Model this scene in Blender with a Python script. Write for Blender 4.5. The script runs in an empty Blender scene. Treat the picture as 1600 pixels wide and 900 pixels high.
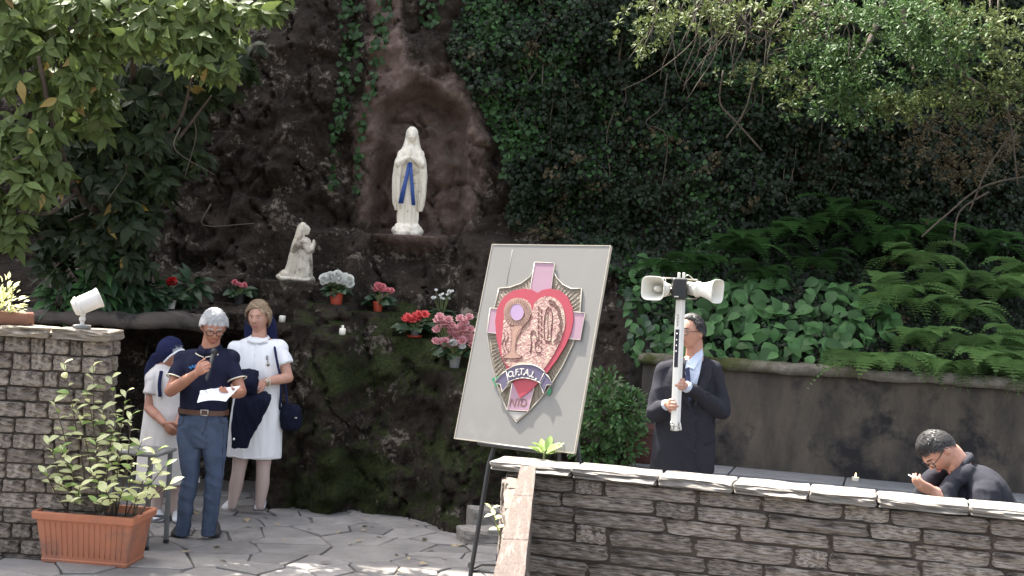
import bpy, bmesh, math, random
import numpy as np
from mathutils import Vector, Matrix, noise as mnoise
from mathutils.bvhtree import BVHTree

random.seed(7)
rng = np.random.default_rng(11)
SC = bpy.context.scene
COL = SC.collection

# ------------------------------------------------------------------ camera
FPX, CAM_H = 2000.0, 2.05            # focal length in pixels of a 1600 px wide picture, eye height
PITCH, ROLL = math.atan(20 / 2000), math.radians(3)
CF = np.array([0, math.cos(PITCH), -math.sin(PITCH)])
CU0 = np.array([0, math.sin(PITCH), math.cos(PITCH)])
CR0 = np.array([1.0, 0, 0])
CR = math.cos(ROLL) * CR0 + math.sin(ROLL) * CU0
CU = math.cos(ROLL) * CU0 - math.sin(ROLL) * CR0
CC = np.array([0, 0, CAM_H])
cam = bpy.data.cameras.new('camera')
cam.sensor_width = 36
cam.lens = FPX / 1600 * 36
cam.clip_end = 2000
camo = bpy.data.objects.new('camera', cam)
COL.objects.link(camo)
camo.matrix_world = Matrix(((CR[0], CU[0], -CF[0], CC[0]), (CR[1], CU[1], -CF[1], CC[1]), (CR[2], CU[2], -CF[2], CC[2]), (0, 0, 0, 1)))
SC.camera = camo

# ------------------------------------------------------------------ light
SUN_EL, SUN_AZ = math.radians(61), math.radians(-42)    # azimuth from +Y (behind the grotto), negative = towards -X
w = bpy.data.worlds.new('World')
SC.world = w
w.use_nodes = True
nt = w.node_tree
sky = nt.nodes.new('ShaderNodeTexSky')
sky.sky_type = 'NISHITA'
sky.sun_disc = False
sky.sun_elevation = SUN_EL
sky.sun_rotation = SUN_AZ
sky.air_density = 1.0
sky.dust_density = 5.0
sky.ozone_density = 0.4
hs = nt.nodes.new('ShaderNodeHueSaturation')      # hazy, whitish summer sky
hs.inputs['Saturation'].default_value = 0.5
nt.links.new(sky.outputs[0], hs.inputs['Color'])
nt.links.new(hs.outputs[0], nt.nodes['Background'].inputs[0])
nt.nodes['Background'].inputs[1].default_value = 0.14
sun = bpy.data.lights.new('sun', 'SUN')
sun.energy = 4.6
sun.angle = math.radians(0.5)
sun.color = (1.0, 0.95, 0.86)
suno = bpy.data.objects.new('sun', sun)
COL.objects.link(suno)
sd = Vector((math.sin(SUN_AZ) * math.cos(SUN_EL), math.cos(SUN_AZ) * math.cos(SUN_EL), math.sin(SUN_EL)))
suno.rotation_euler = sd.to_track_quat('Z', 'Y').to_euler()
suno.location = (0, 0, 30)
SC.view_settings.view_transform = 'Standard'
SC.view_settings.look = 'None'
SC.view_settings.exposure = 2.2
SC.view_settings.gamma = 1.0
SC.view_settings.use_curve_mapping = False
SC.render.engine = 'CYCLES'
SC.cycles.use_denoising = True
SC.cycles.max_bounces = 6
SC.cycles.transparent_max_bounces = 6


def at(x, y, Y):
    d = CF * FPX + CR * (x - 800) - CU * (y - 450)
    return CC + d * (Y / d[1])


def gnd(x, y, z=0.0):
    d = CF * FPX + CR * (x - 800) - CU * (y - 450)
    return CC + d * ((z - CAM_H) / d[2])


def nrm(v):
    v = np.asarray(v, float)
    return v / (np.linalg.norm(v) + 1e-12)


# ------------------------------------------------------------------ materials
MATS = {}


def mat(name, c1, c2=None, scale=6, rough=0.8, bump=0.0, bscale=None, metal=0.0, stretch=(1, 1, 1), c3=None, s3=2.0, t3=0.6,
        trans=0.0, objrand=0.0, island=0.0, detail=6, contrast=1.0, emit=None, emits=0.0, coat=0.0, spec=0.5, sss=0.0):
    """procedural surface: two colours mixed by noise, a third in larger patches, brightness varied per object / per island"""
    if name in MATS:
        return MATS[name]
    m = bpy.data.materials.new(name)
    m.use_nodes = True
    N, L = m.node_tree.nodes, m.node_tree.links
    b = N['Principled BSDF']
    b.inputs['Roughness'].default_value = rough
    b.inputs['Metallic'].default_value = metal
    b.inputs['Specular IOR Level'].default_value = spec
    if coat:
        b.inputs['Coat Weight'].default_value = coat
    if sss:
        b.inputs['Subsurface Weight'].default_value = sss
        b.inputs['Subsurface Radius'].default_value = (0.012, 0.004, 0.002)
    tc = N.new('ShaderNodeTexCoord')
    mp = N.new('ShaderNodeMapping')
    mp.inputs['Scale'].default_value = stretch
    L.new(tc.outputs['Object'], mp.inputs[0])
    if c2 is None:
        c2 = tuple(x * 0.8 for x in c1)
    n = N.new('ShaderNodeTexNoise')
    n.inputs['Scale'].default_value = scale
    n.inputs['Detail'].default_value = detail
    n.inputs['Roughness'].default_value = 0.65
    L.new(mp.outputs[0], n.inputs['Vector'])
    r = N.new('ShaderNodeMapRange')
    r.inputs[1].default_value = 0.5 - 0.22 / contrast
    r.inputs[2].default_value = 0.5 + 0.22 / contrast
    L.new(n.outputs['Fac'], r.inputs[0])
    mx = N.new('ShaderNodeMix')
    mx.data_type = 'RGBA'
    mx.inputs[6].default_value = (*c1, 1)
    mx.inputs[7].default_value = (*c2, 1)
    L.new(r.outputs[0], mx.inputs[0])
    out = mx.outputs[2]
    if c3 is not None:
        n3 = N.new('ShaderNodeTexNoise')
        n3.inputs['Scale'].default_value = s3
        n3.inputs['Detail'].default_value = 8
        n3.inputs['Roughness'].default_value = 0.7
        L.new(tc.outputs['Object'], n3.inputs['Vector'])
        r3 = N.new('ShaderNodeMapRange')
        r3.inputs[1].default_value = t3 - 0.04
        r3.inputs[2].default_value = t3 + 0.07
        L.new(n3.outputs['Fac'], r3.inputs[0])
        m3 = N.new('ShaderNodeMix')
        m3.data_type = 'RGBA'
        m3.inputs[7].default_value = (*c3, 1)
        L.new(r3.outputs[0], m3.inputs[0])
        L.new(out, m3.inputs[6])
        out = m3.outputs[2]
    if objrand or island:
        hs = N.new('ShaderNodeHueSaturation')
        val = None
        if objrand:
            oi = N.new('ShaderNodeObjectInfo')
            q = N.new('ShaderNodeMapRange')
            q.inputs[3].default_value = 1 - objrand
            q.inputs[4].default_value = 1 + objrand
            L.new(oi.outputs['Random'], q.inputs[0])
            val = q.outputs[0]
        if island:
            g = N.new('ShaderNodeNewGeometry')
            q2 = N.new('ShaderNodeMapRange')
            q2.inputs[3].default_value = 1 - island
            q2.inputs[4].default_value = 1 + island
            L.new(g.outputs['Random Per Island'], q2.inputs[0])
            if val is not None:
                mu = N.new('ShaderNodeMath')
                mu.operation = 'MULTIPLY'
                L.new(val, mu.inputs[0])
                L.new(q2.outputs[0], mu.inputs[1])
                val = mu.outputs[0]
            else:
                val = q2.outputs[0]
        L.new(val, hs.inputs['Value'])
        L.new(out, hs.inputs['Color'])
        out = hs.outputs[0]
    L.new(out, b.inputs['Base Color'])
    if bump:
        bn = N.new('ShaderNodeTexNoise')
        bn.inputs['Scale'].default_value = bscale or scale * 3
        bn.inputs['Detail'].default_value = 8
        bn.inputs['Roughness'].default_value = 0.7
        L.new(mp.outputs[0], bn.inputs['Vector'])
        bp = N.new('ShaderNodeBump')
        bp.inputs['Strength'].default_value = min(1, bump)
        bp.inputs['Distance'].default_value = 0.02
        L.new(bn.outputs['Fac'], bp.inputs['Height'])
        L.new(bp.outputs[0], b.inputs['Normal'])
    if emit:
        b.inputs['Emission Color'].default_value = (*emit, 1)
        b.inputs['Emission Strength'].default_value = emits
    if trans:
        tr = N.new('ShaderNodeBsdfTranslucent')
        L.new(out, tr.inputs['Color'])
        ms = N.new('ShaderNodeMixShader')
        ms.inputs[0].default_value = trans
        o = [x for x in N if x.type == 'OUTPUT_MATERIAL'][0]
        L.new(b.outputs[0], ms.inputs[1])
        L.new(tr.outputs[0], ms.inputs[2])
        L.new(ms.outputs[0], o.inputs[0])
    MATS[name] = m
    return m


# ------------------------------------------------------------------ mesh helpers
def catmull(P, n=4):
    P = np.asarray(P, float)
    if len(P) < 3:
        t = np.linspace(0, 1, n + 1)[:, None]
        return P[0] * (1 - t) + P[1] * t
    Q = np.vstack([2 * P[0] - P[1], P, 2 * P[-1] - P[-2]])
    out = []
    for i in range(1, len(Q) - 2):
        for k in range(n):
            t = k / n
            a, b, c, d = Q[i - 1], Q[i], Q[i + 1], Q[i + 2]
            out.append(0.5 * (2 * b + (c - a) * t + (2 * a - 5 * b + 4 * c - d) * t * t + (3 * b - a - 3 * c + d) * t ** 3))
    out.append(Q[-2])
    return np.array(out)


class MB:
    """collects shapes, then builds ONE mesh object"""

    def __init__(s):
        s.v, s.f, s.m = [], [], []
        s.n = 0

    def add(s, V, F, m=0):
        s.v.extend([tuple(map(float, p)) for p in V])
        s.f.extend([tuple(int(i) + s.n for i in q) for q in F])
        s.m.extend([m] * len(F))
        s.n += len(V)
        return s

    def rings(s, R, m=0, cap=True):
        k = len(R[0])
        V = [p for r in R for p in r]
        F = []
        for i in range(len(R) - 1):
            for j in range(k):
                a, b = i * k + j, i * k + (j + 1) % k
                F.append((a, b, b + k, a + k))
        if cap:
            F.append(tuple(range(k))[::-1])
            F.append(tuple(range((len(R) - 1) * k, len(R) * k)))
        return s.add(V, F, m)

    def tube(s, P, r, seg=8, m=0, sub=4, caps=False, flat=None):
        P = np.asarray(P, float)
        r = np.full(len(P), r, float) if np.isscalar(r) else np.asarray(r, float)
        X = catmull(np.hstack([P, r[:, None]]), sub) if sub > 1 else np.hstack([P, r[:, None]])
        P, r = X[:, :3], np.maximum(X[:, 3], 1e-4)
        T = np.gradient(P, axis=0)
        T /= np.linalg.norm(T, axis=1)[:, None] + 1e-12
        up = np.array([0, 0, 1.0]) if abs(T[0][2]) < 0.9 else np.array([0, 1.0, 0])
        R = []
        u = nrm(np.cross(T[0], up))
        A = np.arange(seg) * 2 * math.pi / seg
        def ring(c, u, t, q):
            w_ = np.cross(t, u)
            return [c + q * (math.cos(a) * u + math.sin(a) * w_) for a in A]
        if caps:
            for k in (80, 50, 25):
                R.append(ring(P[0] - T[0] * r[0] * math.sin(math.radians(k)), u, T[0], r[0] * math.cos(math.radians(k))))
        for i in range(len(P)):
            u = nrm(u - T[i] * (u @ T[i]))
            R.append(ring(P[i], u, T[i], r[i]))
        if caps:
            for k in (25, 50, 80):
                R.append(ring(P[-1] + T[-1] * r[-1] * math.sin(math.radians(k)), u, T[-1], r[-1] * math.cos(math.radians(k))))
        return s.rings(R, m)

    def loft(s, spec, xa, ya, seg=28, m=0, sub=3, expo=2.2, cap_round=True):
        """rings given as (centre, half width, half depth)"""
        xa, ya = nrm(xa), nrm(ya)
        S = np.array([list(c) + [a, b] for c, a, b in spec], float)
        S = catmull(S, sub)
        A = np.arange(seg) * 2 * math.pi / seg
        ca, sa = np.cos(A), np.sin(A)
        cx, sx = np.sign(ca) * abs(ca) ** (2 / expo), np.sign(sa) * abs(sa) ** (2 / expo)
        R = []
        for q in S:
            c = q[:3]
            R.append([c + xa * q[3] * cx[i] + ya * q[4] * sx[i] for i in range(seg)])
        return s.rings(R, m)

    def ball(s, c, r, axes=None, seg=14, rg=9, m=0):
        c = np.asarray(c, float)
        r = np.full(3, r) if np.isscalar(r) else np.asarray(r, float)
        ax = np.eye(3) if axes is None else np.asarray(axes, float)
        R = []
        for i in range(rg):
            t = math.pi * (i + 0.5) / rg - math.pi / 2
            R.append([c + ax.T @ (np.array([math.cos(t) * math.cos(a), math.cos(t) * math.sin(a), math.sin(t)]) * r) for a in np.arange(seg) * 2 * math.pi / seg])
        return s.rings(R, m)

    def box(s, c, size, axes=None, m=0, bev=0.0):
        c = np.asarray(c, float)
        ax = np.eye(3) if axes is None else np.asarray(axes, float)
        h = np.asarray(size, float) / 2
        if bev <= 0:
            V = [c + ax.T @ (h * np.array(q)) for q in ((-1, -1, -1), (1, -1, -1), (1, 1, -1), (-1, 1, -1), (-1, -1, 1), (1, -1, 1), (1, 1, 1), (-1, 1, 1))]
            return s.add(V, [(3, 2, 1, 0), (4, 5, 6, 7), (0, 1, 5, 4), (1, 2, 6, 5), (2, 3, 7, 6), (3, 0, 4, 7)], m)
        R = []
        b = min(bev, *(h * 0.9))
        for z, k in ((-h[2], b), (-h[2] + b, 0), (h[2] - b, 0), (h[2], b)):
            x, y = h[0] - k, h[1] - k
            pts = [(x - b, -y), (x, -y + b), (x, y - b), (x - b, y), (-x + b, y), (-x, y - b), (-x, -y + b), (-x + b, -y)]
            R.append([c + ax.T @ np.array([px, py, z]) for px, py in pts])
        return s.rings(R, m)

    def prism(s, poly, o, xa, ya, d0, d1, m=0):
        """flat outline (a, b) in the plane o + a*xa + b*ya, from depth d0 to d1 along xa x ya"""
        o, xa, ya = np.asarray(o, float), nrm(xa), nrm(ya)
        n = np.cross(xa, ya)
        A = [o + xa * a + ya * b + n * d0 for a, b in poly]
        B = [o + xa * a + ya * b + n * d1 for a, b in poly]
        k = len(poly)
        ar = sum(poly[i][0] * poly[(i + 1) % k][1] - poly[(i + 1) % k][0] * poly[i][1] for i in range(k))
        fl = (ar > 0) == (d1 > d0)
        F = [tuple(range(k))[::-1], tuple(range(k, 2 * k))] + [(i, (i + 1) % k, (i + 1) % k + k, i + k) for i in range(k)]
        return s.add(A + B, F if fl else [f[::-1] for f in F], m)

    def lathe(s, prof, c, seg=24, m=0, axes=None):
        c = np.asarray(c, float)
        ax = np.eye(3) if axes is None else np.asarray(axes, float)
        return s.rings([[c + ax.T @ np.array([r * math.cos(a), r * math.sin(a), z]) for a in np.arange(seg) * 2 * math.pi / seg] for r, z in prof], m)

    def mesh(s, name, mats, smooth=True):
        me = bpy.data.meshes.new(name)
        me.from_pydata(s.v, [], s.f)
        for q in (mats if isinstance(mats, (list, tuple)) else [mats]):
            me.materials.append(q)
        if any(s.m):
            me.polygons.foreach_set('material_index', s.m)
        if smooth:
            me.polygons.foreach_set('use_smooth', [True] * len(me.polygons))
        me.update()
        return me

    def build(s, name, mats, parent=None, smooth=True, sharp=None):
        me = s.mesh(name, mats, smooth)
        if smooth and sharp:
            me.set_sharp_from_angle(angle=math.radians(sharp))
        return put(name, me, parent)

    def shift(s, d):
        s.v = [(a + d[0], b + d[1], c + d[2]) for a, b, c in s.v]
        return s


def put(name, me, parent=None, world=True):
    """link mesh me (in world coordinates) below parent"""
    o = bpy.data.objects.new(name, me)
    COL.objects.link(o)
    if parent is not None:
        o.parent = parent
        if world:
            o.matrix_parent_inverse = WM(parent).inverted()
    return o


def WM(o):
    m = o.matrix_basis.copy()
    if o.parent is not None:
        m = WM(o.parent) @ o.matrix_parent_inverse @ m
    return m


def tag(o, label=None, cat=None, group=None, kind=None):
    for k, v in (('label', label), ('category', cat), ('group', group), ('kind', kind)):
        if v:
            o[k] = v
    return o


def thing(name, label, cat, loc=(0, 0, 0), group=None):
    o = bpy.data.objects.new(name, None)
    o.empty_display_size = 0.1
    COL.objects.link(o)
    o.location = tuple(map(float, loc))
    return tag(o, label, cat, group)


def np_mesh(name, V, F, mats, smooth=True):
    """V (n,3), F (m,4) arrays"""
    me = bpy.data.meshes.new(name)
    V = np.ascontiguousarray(V, dtype=np.float32)
    F = np.ascontiguousarray(F, dtype=np.int32)
    k = F.shape[1]
    me.vertices.add(len(V))
    me.vertices.foreach_set('co', V.ravel())
    me.loops.add(F.size)
    me.loops.foreach_set('vertex_index', F.ravel())
    me.polygons.add(len(F))
    me.polygons.foreach_set('loop_start', np.arange(0, F.size, k, dtype=np.int32))
    me.polygons.foreach_set('loop_total', np.full(len(F), k, dtype=np.int32))
    for q in (mats if isinstance(mats, (list, tuple)) else [mats]):
        me.materials.append(q)
    me.update(calc_edges=True)
    if smooth:
        me.polygons.foreach_set('use_smooth', np.ones(len(F), dtype=bool))
    return me


def remesh(mb, voxel, mats, name='body', smooth=3, fold=None):
    """weld overlapping closed shapes into one continuous surface"""
    me = mb.mesh('tmp', mats)
    o = bpy.data.objects.new('tmp', me)
    COL.objects.link(o)
    r = o.modifiers.new('r', 'REMESH')
    r.mode = 'VOXEL'
    r.voxel_size = voxel
    if smooth:
        sm = o.modifiers.new('s', 'SMOOTH')
        sm.iterations = smooth
        sm.factor = 0.5
    dg = bpy.context.evaluated_depsgraph_get()
    new = bpy.data.meshes.new_from_object(o.evaluated_get(dg))
    bpy.data.objects.remove(o)
    new.name = name
    new.materials.clear()
    for q in (mats if isinstance(mats, (list, tuple)) else [mats]):
        new.materials.append(q)
    new.polygons.foreach_set('material_index', [0] * len(new.polygons))
    if fold:
        folds(new, *fold)
    new.polygons.foreach_set('use_smooth', [True] * len(new.polygons))
    new.update()
    return new


def folds(me, amp, fx, fy, fz):
    n = len(me.vertices)
    co = np.empty(n * 3, np.float32)
    me.vertices.foreach_get('co', co)
    co = co.reshape(-1, 3)
    no = np.empty(n * 3, np.float32)
    me.vertex_normals.foreach_get('vector', no)
    no = no.reshape(-1, 3)
    f = (fx, fy, fz)
    d = np.array([mnoise.noise(Vector((p[0] * f[0], p[1] * f[1], p[2] * f[2]))) + 1.1 * (0.28 - abs(mnoise.noise(Vector((p[0] * f[0] * 1.2 + 7, p[1] * f[1] * 1.2, p[2] * f[2] * 1.5 + p[0] * f[0] * 0.8))))) for p in co])
    co = co + no * (d * amp)[:, None]
    me.vertices.foreach_set('co', co.astype(np.float32).ravel())


def vnoise(x, y, seed=0):
    """smooth value noise on arrays"""
    def h(i, j):
        return (np.sin(i * 127.1 + j * 311.7 + seed * 74.7) * 43758.5453) % 1.0
    i, j = np.floor(x), np.floor(y)
    u, v = x - i, y - j
    u, v = u * u * (3 - 2 * u), v * v * (3 - 2 * v)
    return (h(i, j) * (1 - u) + h(i + 1, j) * u) * (1 - v) + (h(i, j + 1) * (1 - u) + h(i + 1, j + 1) * u) * v


def fbm(x, y, seed=0, octv=5):
    t, a, s = 0, 0.5, 0
    for k in range(octv):
        t = t + a * (vnoise(x * 2 ** k, y * 2 ** k, seed + k) - 0.5)
        a *= 0.55
    return t


def sst(a, b, x):
    t = np.clip((x - a) / (b - a), 0, 1)
    return t * t * (3 - 2 * t)


# ------------------------------------------------------------------ leaves
def leaf_t(prof, fold=0.12, bend=0.25):
    """leaf along +Y (length 1), prof = half widths along the midrib"""
    n = len(prof)
    V, F = [], []
    for i, wd in enumerate(prof):
        y = i / (n - 1)
        z = -bend * y * y
        V += [(-wd, y, z + fold * wd * 2), (0, y, z), (wd, y, z + fold * wd * 2)]
    for i in range(n - 1):
        a = 3 * i
        F += [(a, a + 1, a + 4, a + 3), (a + 1, a + 2, a + 5, a + 4)]
    return np.array(V), np.array(F)


LT = {
    'oval': leaf_t([0.012, 0.18, 0.25, 0.19, 0.01], 0.15, 0.3),
    'lance': leaf_t([0.012, 0.15, 0.22, 0.185, 0.09, 0.003], 0.12, 0.3),
    'broad': leaf_t([0.02, 0.27, 0.36, 0.3, 0.16, 0.004], 0.12, 0.3),
    'ivy': leaf_t([0.16, 0.5, 0.3, 0.01], 0.08, 0.2),
    'small': leaf_t([0.03, 0.25, 0.02], 0.2, 0.2),
    'petal': leaf_t([0.05, 0.3, 0.32, 0.12], 0.15, -0.3),
    'blade': leaf_t([0.04, 0.035, 0.03, 0.004], 0.2, 0.35),
}


def leaf_frames(D, N):
    """orthonormal frames: Y along D, Z close to N"""
    D = D / (np.linalg.norm(D, axis=1)[:, None] + 1e-9)
    X = np.cross(D, N)
    X /= np.linalg.norm(X, axis=1)[:, None] + 1e-9
    Z = np.cross(X, D)
    return X, D, Z


def leaves(parent, P, D, N, S, tmpl, mats, n_obj=0, name='leaf', wob=0.15, bulk='foliage', only_obj=False):
    """leaves at P pointing along D with normal N, sizes S; the n_obj nearest large ones as single parts, the rest in one part"""
    P, D, N, S = map(lambda a: np.asarray(a, float), (P, D, N, S))
    X, Y, Z = leaf_frames(D, N)
    wsc = 1 + rng.uniform(-wob, wob, len(P))
    TV, TF = LT[tmpl] if isinstance(tmpl, str) else tmpl
    order = np.argsort(P[:, 1] - S * 6)
    single = order[:n_obj]
    rest = order[n_obj:]
    ml = mats if isinstance(mats, (list, tuple)) else [mats]
    if n_obj:
        ms = float(S[single].mean())
        base = [np_mesh(name, TV * ms, TF, q) for q in ml]
        PI = WM(parent).inverted()
        for i in single:
            o = bpy.data.objects.new(name, base[int(i) % len(base)])
            COL.objects.link(o)
            o.parent = parent
            q_ = S[i] / ms
            x, y, z = X[i] * q_ * wsc[i], Y[i] * q_, Z[i] * q_
            o.matrix_basis = PI @ Matrix(((x[0], y[0], z[0], P[i][0]), (x[1], y[1], z[1], P[i][1]), (x[2], y[2], z[2], P[i][2]), (0, 0, 0, 1)))
    if len(rest):
        V = (P[rest][:, None, :] + S[rest][:, None, None] * (TV[None, :, 0:1] * X[rest][:, None, :] * wsc[rest][:, None, None]
             + TV[None, :, 1:2] * Y[rest][:, None, :] + TV[None, :, 2:3] * Z[rest][:, None, :]))
        F = TF[None] + (np.arange(len(rest)) * len(TV))[:, None, None]
        me = np_mesh(bulk, V.reshape(-1, 3), F.reshape(-1, TF.shape[1]), ml)
        if len(ml) > 1:
            me.polygons.foreach_set('material_index', np.repeat(rng.integers(0, len(ml), len(rest)), len(TF)).astype(np.int32))
        o = put(bulk, me, parent)
        o['kind'] = 'stuff'
        return o


def rand_dirs(n):
    v = rng.normal(size=(n, 3))
    return v / np.linalg.norm(v, axis=1)[:, None]
# ================================================================== SETTING


def rock_material():
    """dark wet rock with lichen specks; moss and the paler bare rock of the niche come from where they grow / lie on the mesh"""
    m = bpy.data.materials.new('rock')
    m.use_nodes = True
    N, L = m.node_tree.nodes, m.node_tree.links
    b = N['Principled BSDF']
    b.inputs['Roughness'].default_value = 0.95
    b.inputs['Specular IOR Level'].default_value = 0.2
    tc = N.new('ShaderNodeTexCoord')
    def noise(sc, det=8, ro=0.7):
        n = N.new('ShaderNodeTexNoise')
        n.inputs['Scale'].default_value = sc
        n.inputs['Detail'].default_value = det
        n.inputs['Roughness'].default_value = ro
        L.new(tc.outputs['Object'], n.inputs['Vector'])
        return n.outputs['Fac']
    def ramp(x, lo, hi):
        r = N.new('ShaderNodeMapRange')
        r.inputs[1].default_value, r.inputs[2].default_value = lo, hi
        L.new(x, r.inputs[0])
        return r.outputs[0]
    def mix(f, c1, c2):
        x = N.new('ShaderNodeMix')
        x.data_type = 'RGBA'
        L.new(f, x.inputs[0])
        for i, c in ((6, c1), (7, c2)):
            if isinstance(c, tuple):
                x.inputs[i].default_value = (*c, 1)
            else:
                L.new(c, x.inputs[i])
        return x.outputs[2]
    def attr(nm):
        q = N.new('ShaderNodeAttribute')
        q.attribute_name = nm
        return q.outputs['Fac']
    def madd(x, y, k):
        q = N.new('ShaderNodeMath')
        q.operation = 'MULTIPLY_ADD'
        L.new(y, q.inputs[0])
        q.inputs[1].default_value = k
        L.new(x, q.inputs[2])
        return q.outputs[0]
    fine = noise(24)
    dark = mix(ramp(noise(3.2), 0.35, 0.62), (0.010, 0.0075, 0.0055), (0.028, 0.0205, 0.015))
    dark = mix(ramp(fine, 0.42, 0.66), dark, (0.046, 0.035, 0.027))
    bare = mix(ramp(noise(5), 0.36, 0.62), (0.095, 0.064, 0.051), (0.175, 0.122, 0.10))
    bare = mix(ramp(fine, 0.52, 0.72), bare, (0.19, 0.145, 0.125))
    col = mix(ramp(madd(attr('bare'), noise(6), 0.6), 0.55, 0.78), dark, bare)
    lich = ramp(madd(noise(2.2, 4), noise(19), 1.0), 1.10, 1.20)
    col = mix(lich, col, (0.17, 0.142, 0.115))
    moss = mix(ramp(noise(40), 0.4, 0.62), (0.010, 0.014, 0.004), (0.034, 0.043, 0.010))
    col = mix(ramp(madd(attr('moss'), noise(13), 1.0), 0.98, 1.16), col, moss)
    L.new(col, b.inputs['Base Color'])
    bp = N.new('ShaderNodeBump')
    bp.inputs['Strength'].default_value = 1.0
    bp.inputs['Distance'].default_value = 0.03
    vo = N.new('ShaderNodeTexVoronoi')
    vo.inputs['Scale'].default_value = 11
    L.new(tc.outputs['Object'], vo.inputs['Vector'])
    L.new(madd(madd(noise(14), noise(55), 0.6), vo.outputs['Distance'], 0.35), bp.inputs['Height'])
    L.new(bp.outputs[0], b.inputs['Normal'])
    return m


M_ROCK = rock_material()
_M = mat('moss', (0.0108, 0.0144, 0.0036), (0.0360, 0.0450, 0.0108), scale=22, rough=1.0, bump=0.9, bscale=90, spec=0.1)
M_SLATE = mat('wall_stone', (0.50, 0.435, 0.375), (0.12, 0.098, 0.08), scale=4.5, rough=0.85, bump=1.0, bscale=7, stretch=(1.6, 1.2, 2.6), c3=(0.0403, 0.0310, 0.0248), s3=3.0, t3=0.56, objrand=0.25, contrast=1.6, detail=10)
M_SLATE_W = mat('grey_wall_stone', (0.36, 0.305, 0.255), (0.13, 0.108, 0.09), scale=4, rough=0.85, bump=1.0, bscale=8, stretch=(1.5, 1.2, 2.0), c3=(0.0496, 0.0360, 0.0279), s3=2.4, t3=0.55, objrand=0.3, contrast=1.7, detail=10)
M_COPE = mat('coping_stone', (0.33, 0.305, 0.275), (0.19, 0.168, 0.145), scale=5, rough=0.85, bump=0.7, bscale=10, stretch=(1, 2, 3), c3=(0.0980, 0.0840, 0.0700), s3=2.6, t3=0.62, objrand=0.12)
M_MORTAR = mat('mortar', (0.045, 0.036, 0.029), (0.105, 0.085, 0.068), scale=20, rough=1.0, bump=0.6)
M_FLAG = mat('flagstone', (0.24, 0.225, 0.212), (0.145, 0.135, 0.127), scale=4, rough=0.9, bump=0.5, bscale=22, c3=(0.2376, 0.2232, 0.2016), s3=1.3, t3=0.6, objrand=0.2)
M_JOINT = mat('paving_joint', (0.16, 0.146, 0.13), (0.10, 0.09, 0.078), scale=14, rough=1.0, bump=0.6)
M_SOIL = mat('soil', (0.0250, 0.0190, 0.0140), (0.0125, 0.0100, 0.0075), scale=10, rough=1.0, bump=0.8)
M_CONC = mat('stained_concrete', (0.105, 0.085, 0.064), (0.030, 0.026, 0.023), scale=2.4, rough=0.9, bump=0.35, bscale=16, stretch=(1.6, 1, 0.55), c3=(0.0124, 0.0112, 0.0124), s3=1.5, t3=0.56, contrast=1.3)
M_CONCTOP = mat('mossy_concrete_edge', (0.2040, 0.1800, 0.1500), (0.0780, 0.0660, 0.0510), scale=7, rough=1.0, bump=0.9, bscale=25, c3=(0.0450, 0.0510, 0.0108), s3=1.0, t3=0.53, contrast=1.4)
M_SLAB = mat('grey_slab', (0.1650, 0.1688, 0.1762), (0.1125, 0.1162, 0.1237), scale=7, rough=0.7, bump=0.15, objrand=0.08)
M_LOG = mat('concrete_log', (0.1240, 0.1023, 0.0868), (0.0620, 0.0496, 0.0422), scale=5, rough=0.95, bump=0.8, bscale=18, stretch=(0.4, 2, 2), c3=(0.0310, 0.0248, 0.0217), s3=3, t3=0.6)

# ---- ground
g = MB()
g.add([(-400, -200, -0.05), (400, -200, -0.05), (400, 600, -0.05), (-400, 600, -0.05)], [(0, 1, 2, 3)])
tag(g.build('ground', M_SOIL, smooth=False), kind='structure')
pv = MB()
pv.add([(-4.6, -2, -0.006), (6, -2, -0.006), (6, 12.2, -0.006), (-4.6, 12.2, -0.006)], [(0, 1, 2, 3)])
pave = tag(pv.build('pavement', M_JOINT, smooth=False), kind='structure')


def clip(poly, a, n):
    out = []
    k = len(poly)
    for i in range(k):
        p, q = poly[i], poly[(i + 1) % k]
        dp, dq = (p - a) @ n, (q - a) @ n
        if dp <= 0:
            out.append(p)
        if dp * dq < 0:
            out.append(p + (q - p) * dp / (dp - dq))
    return out


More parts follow.
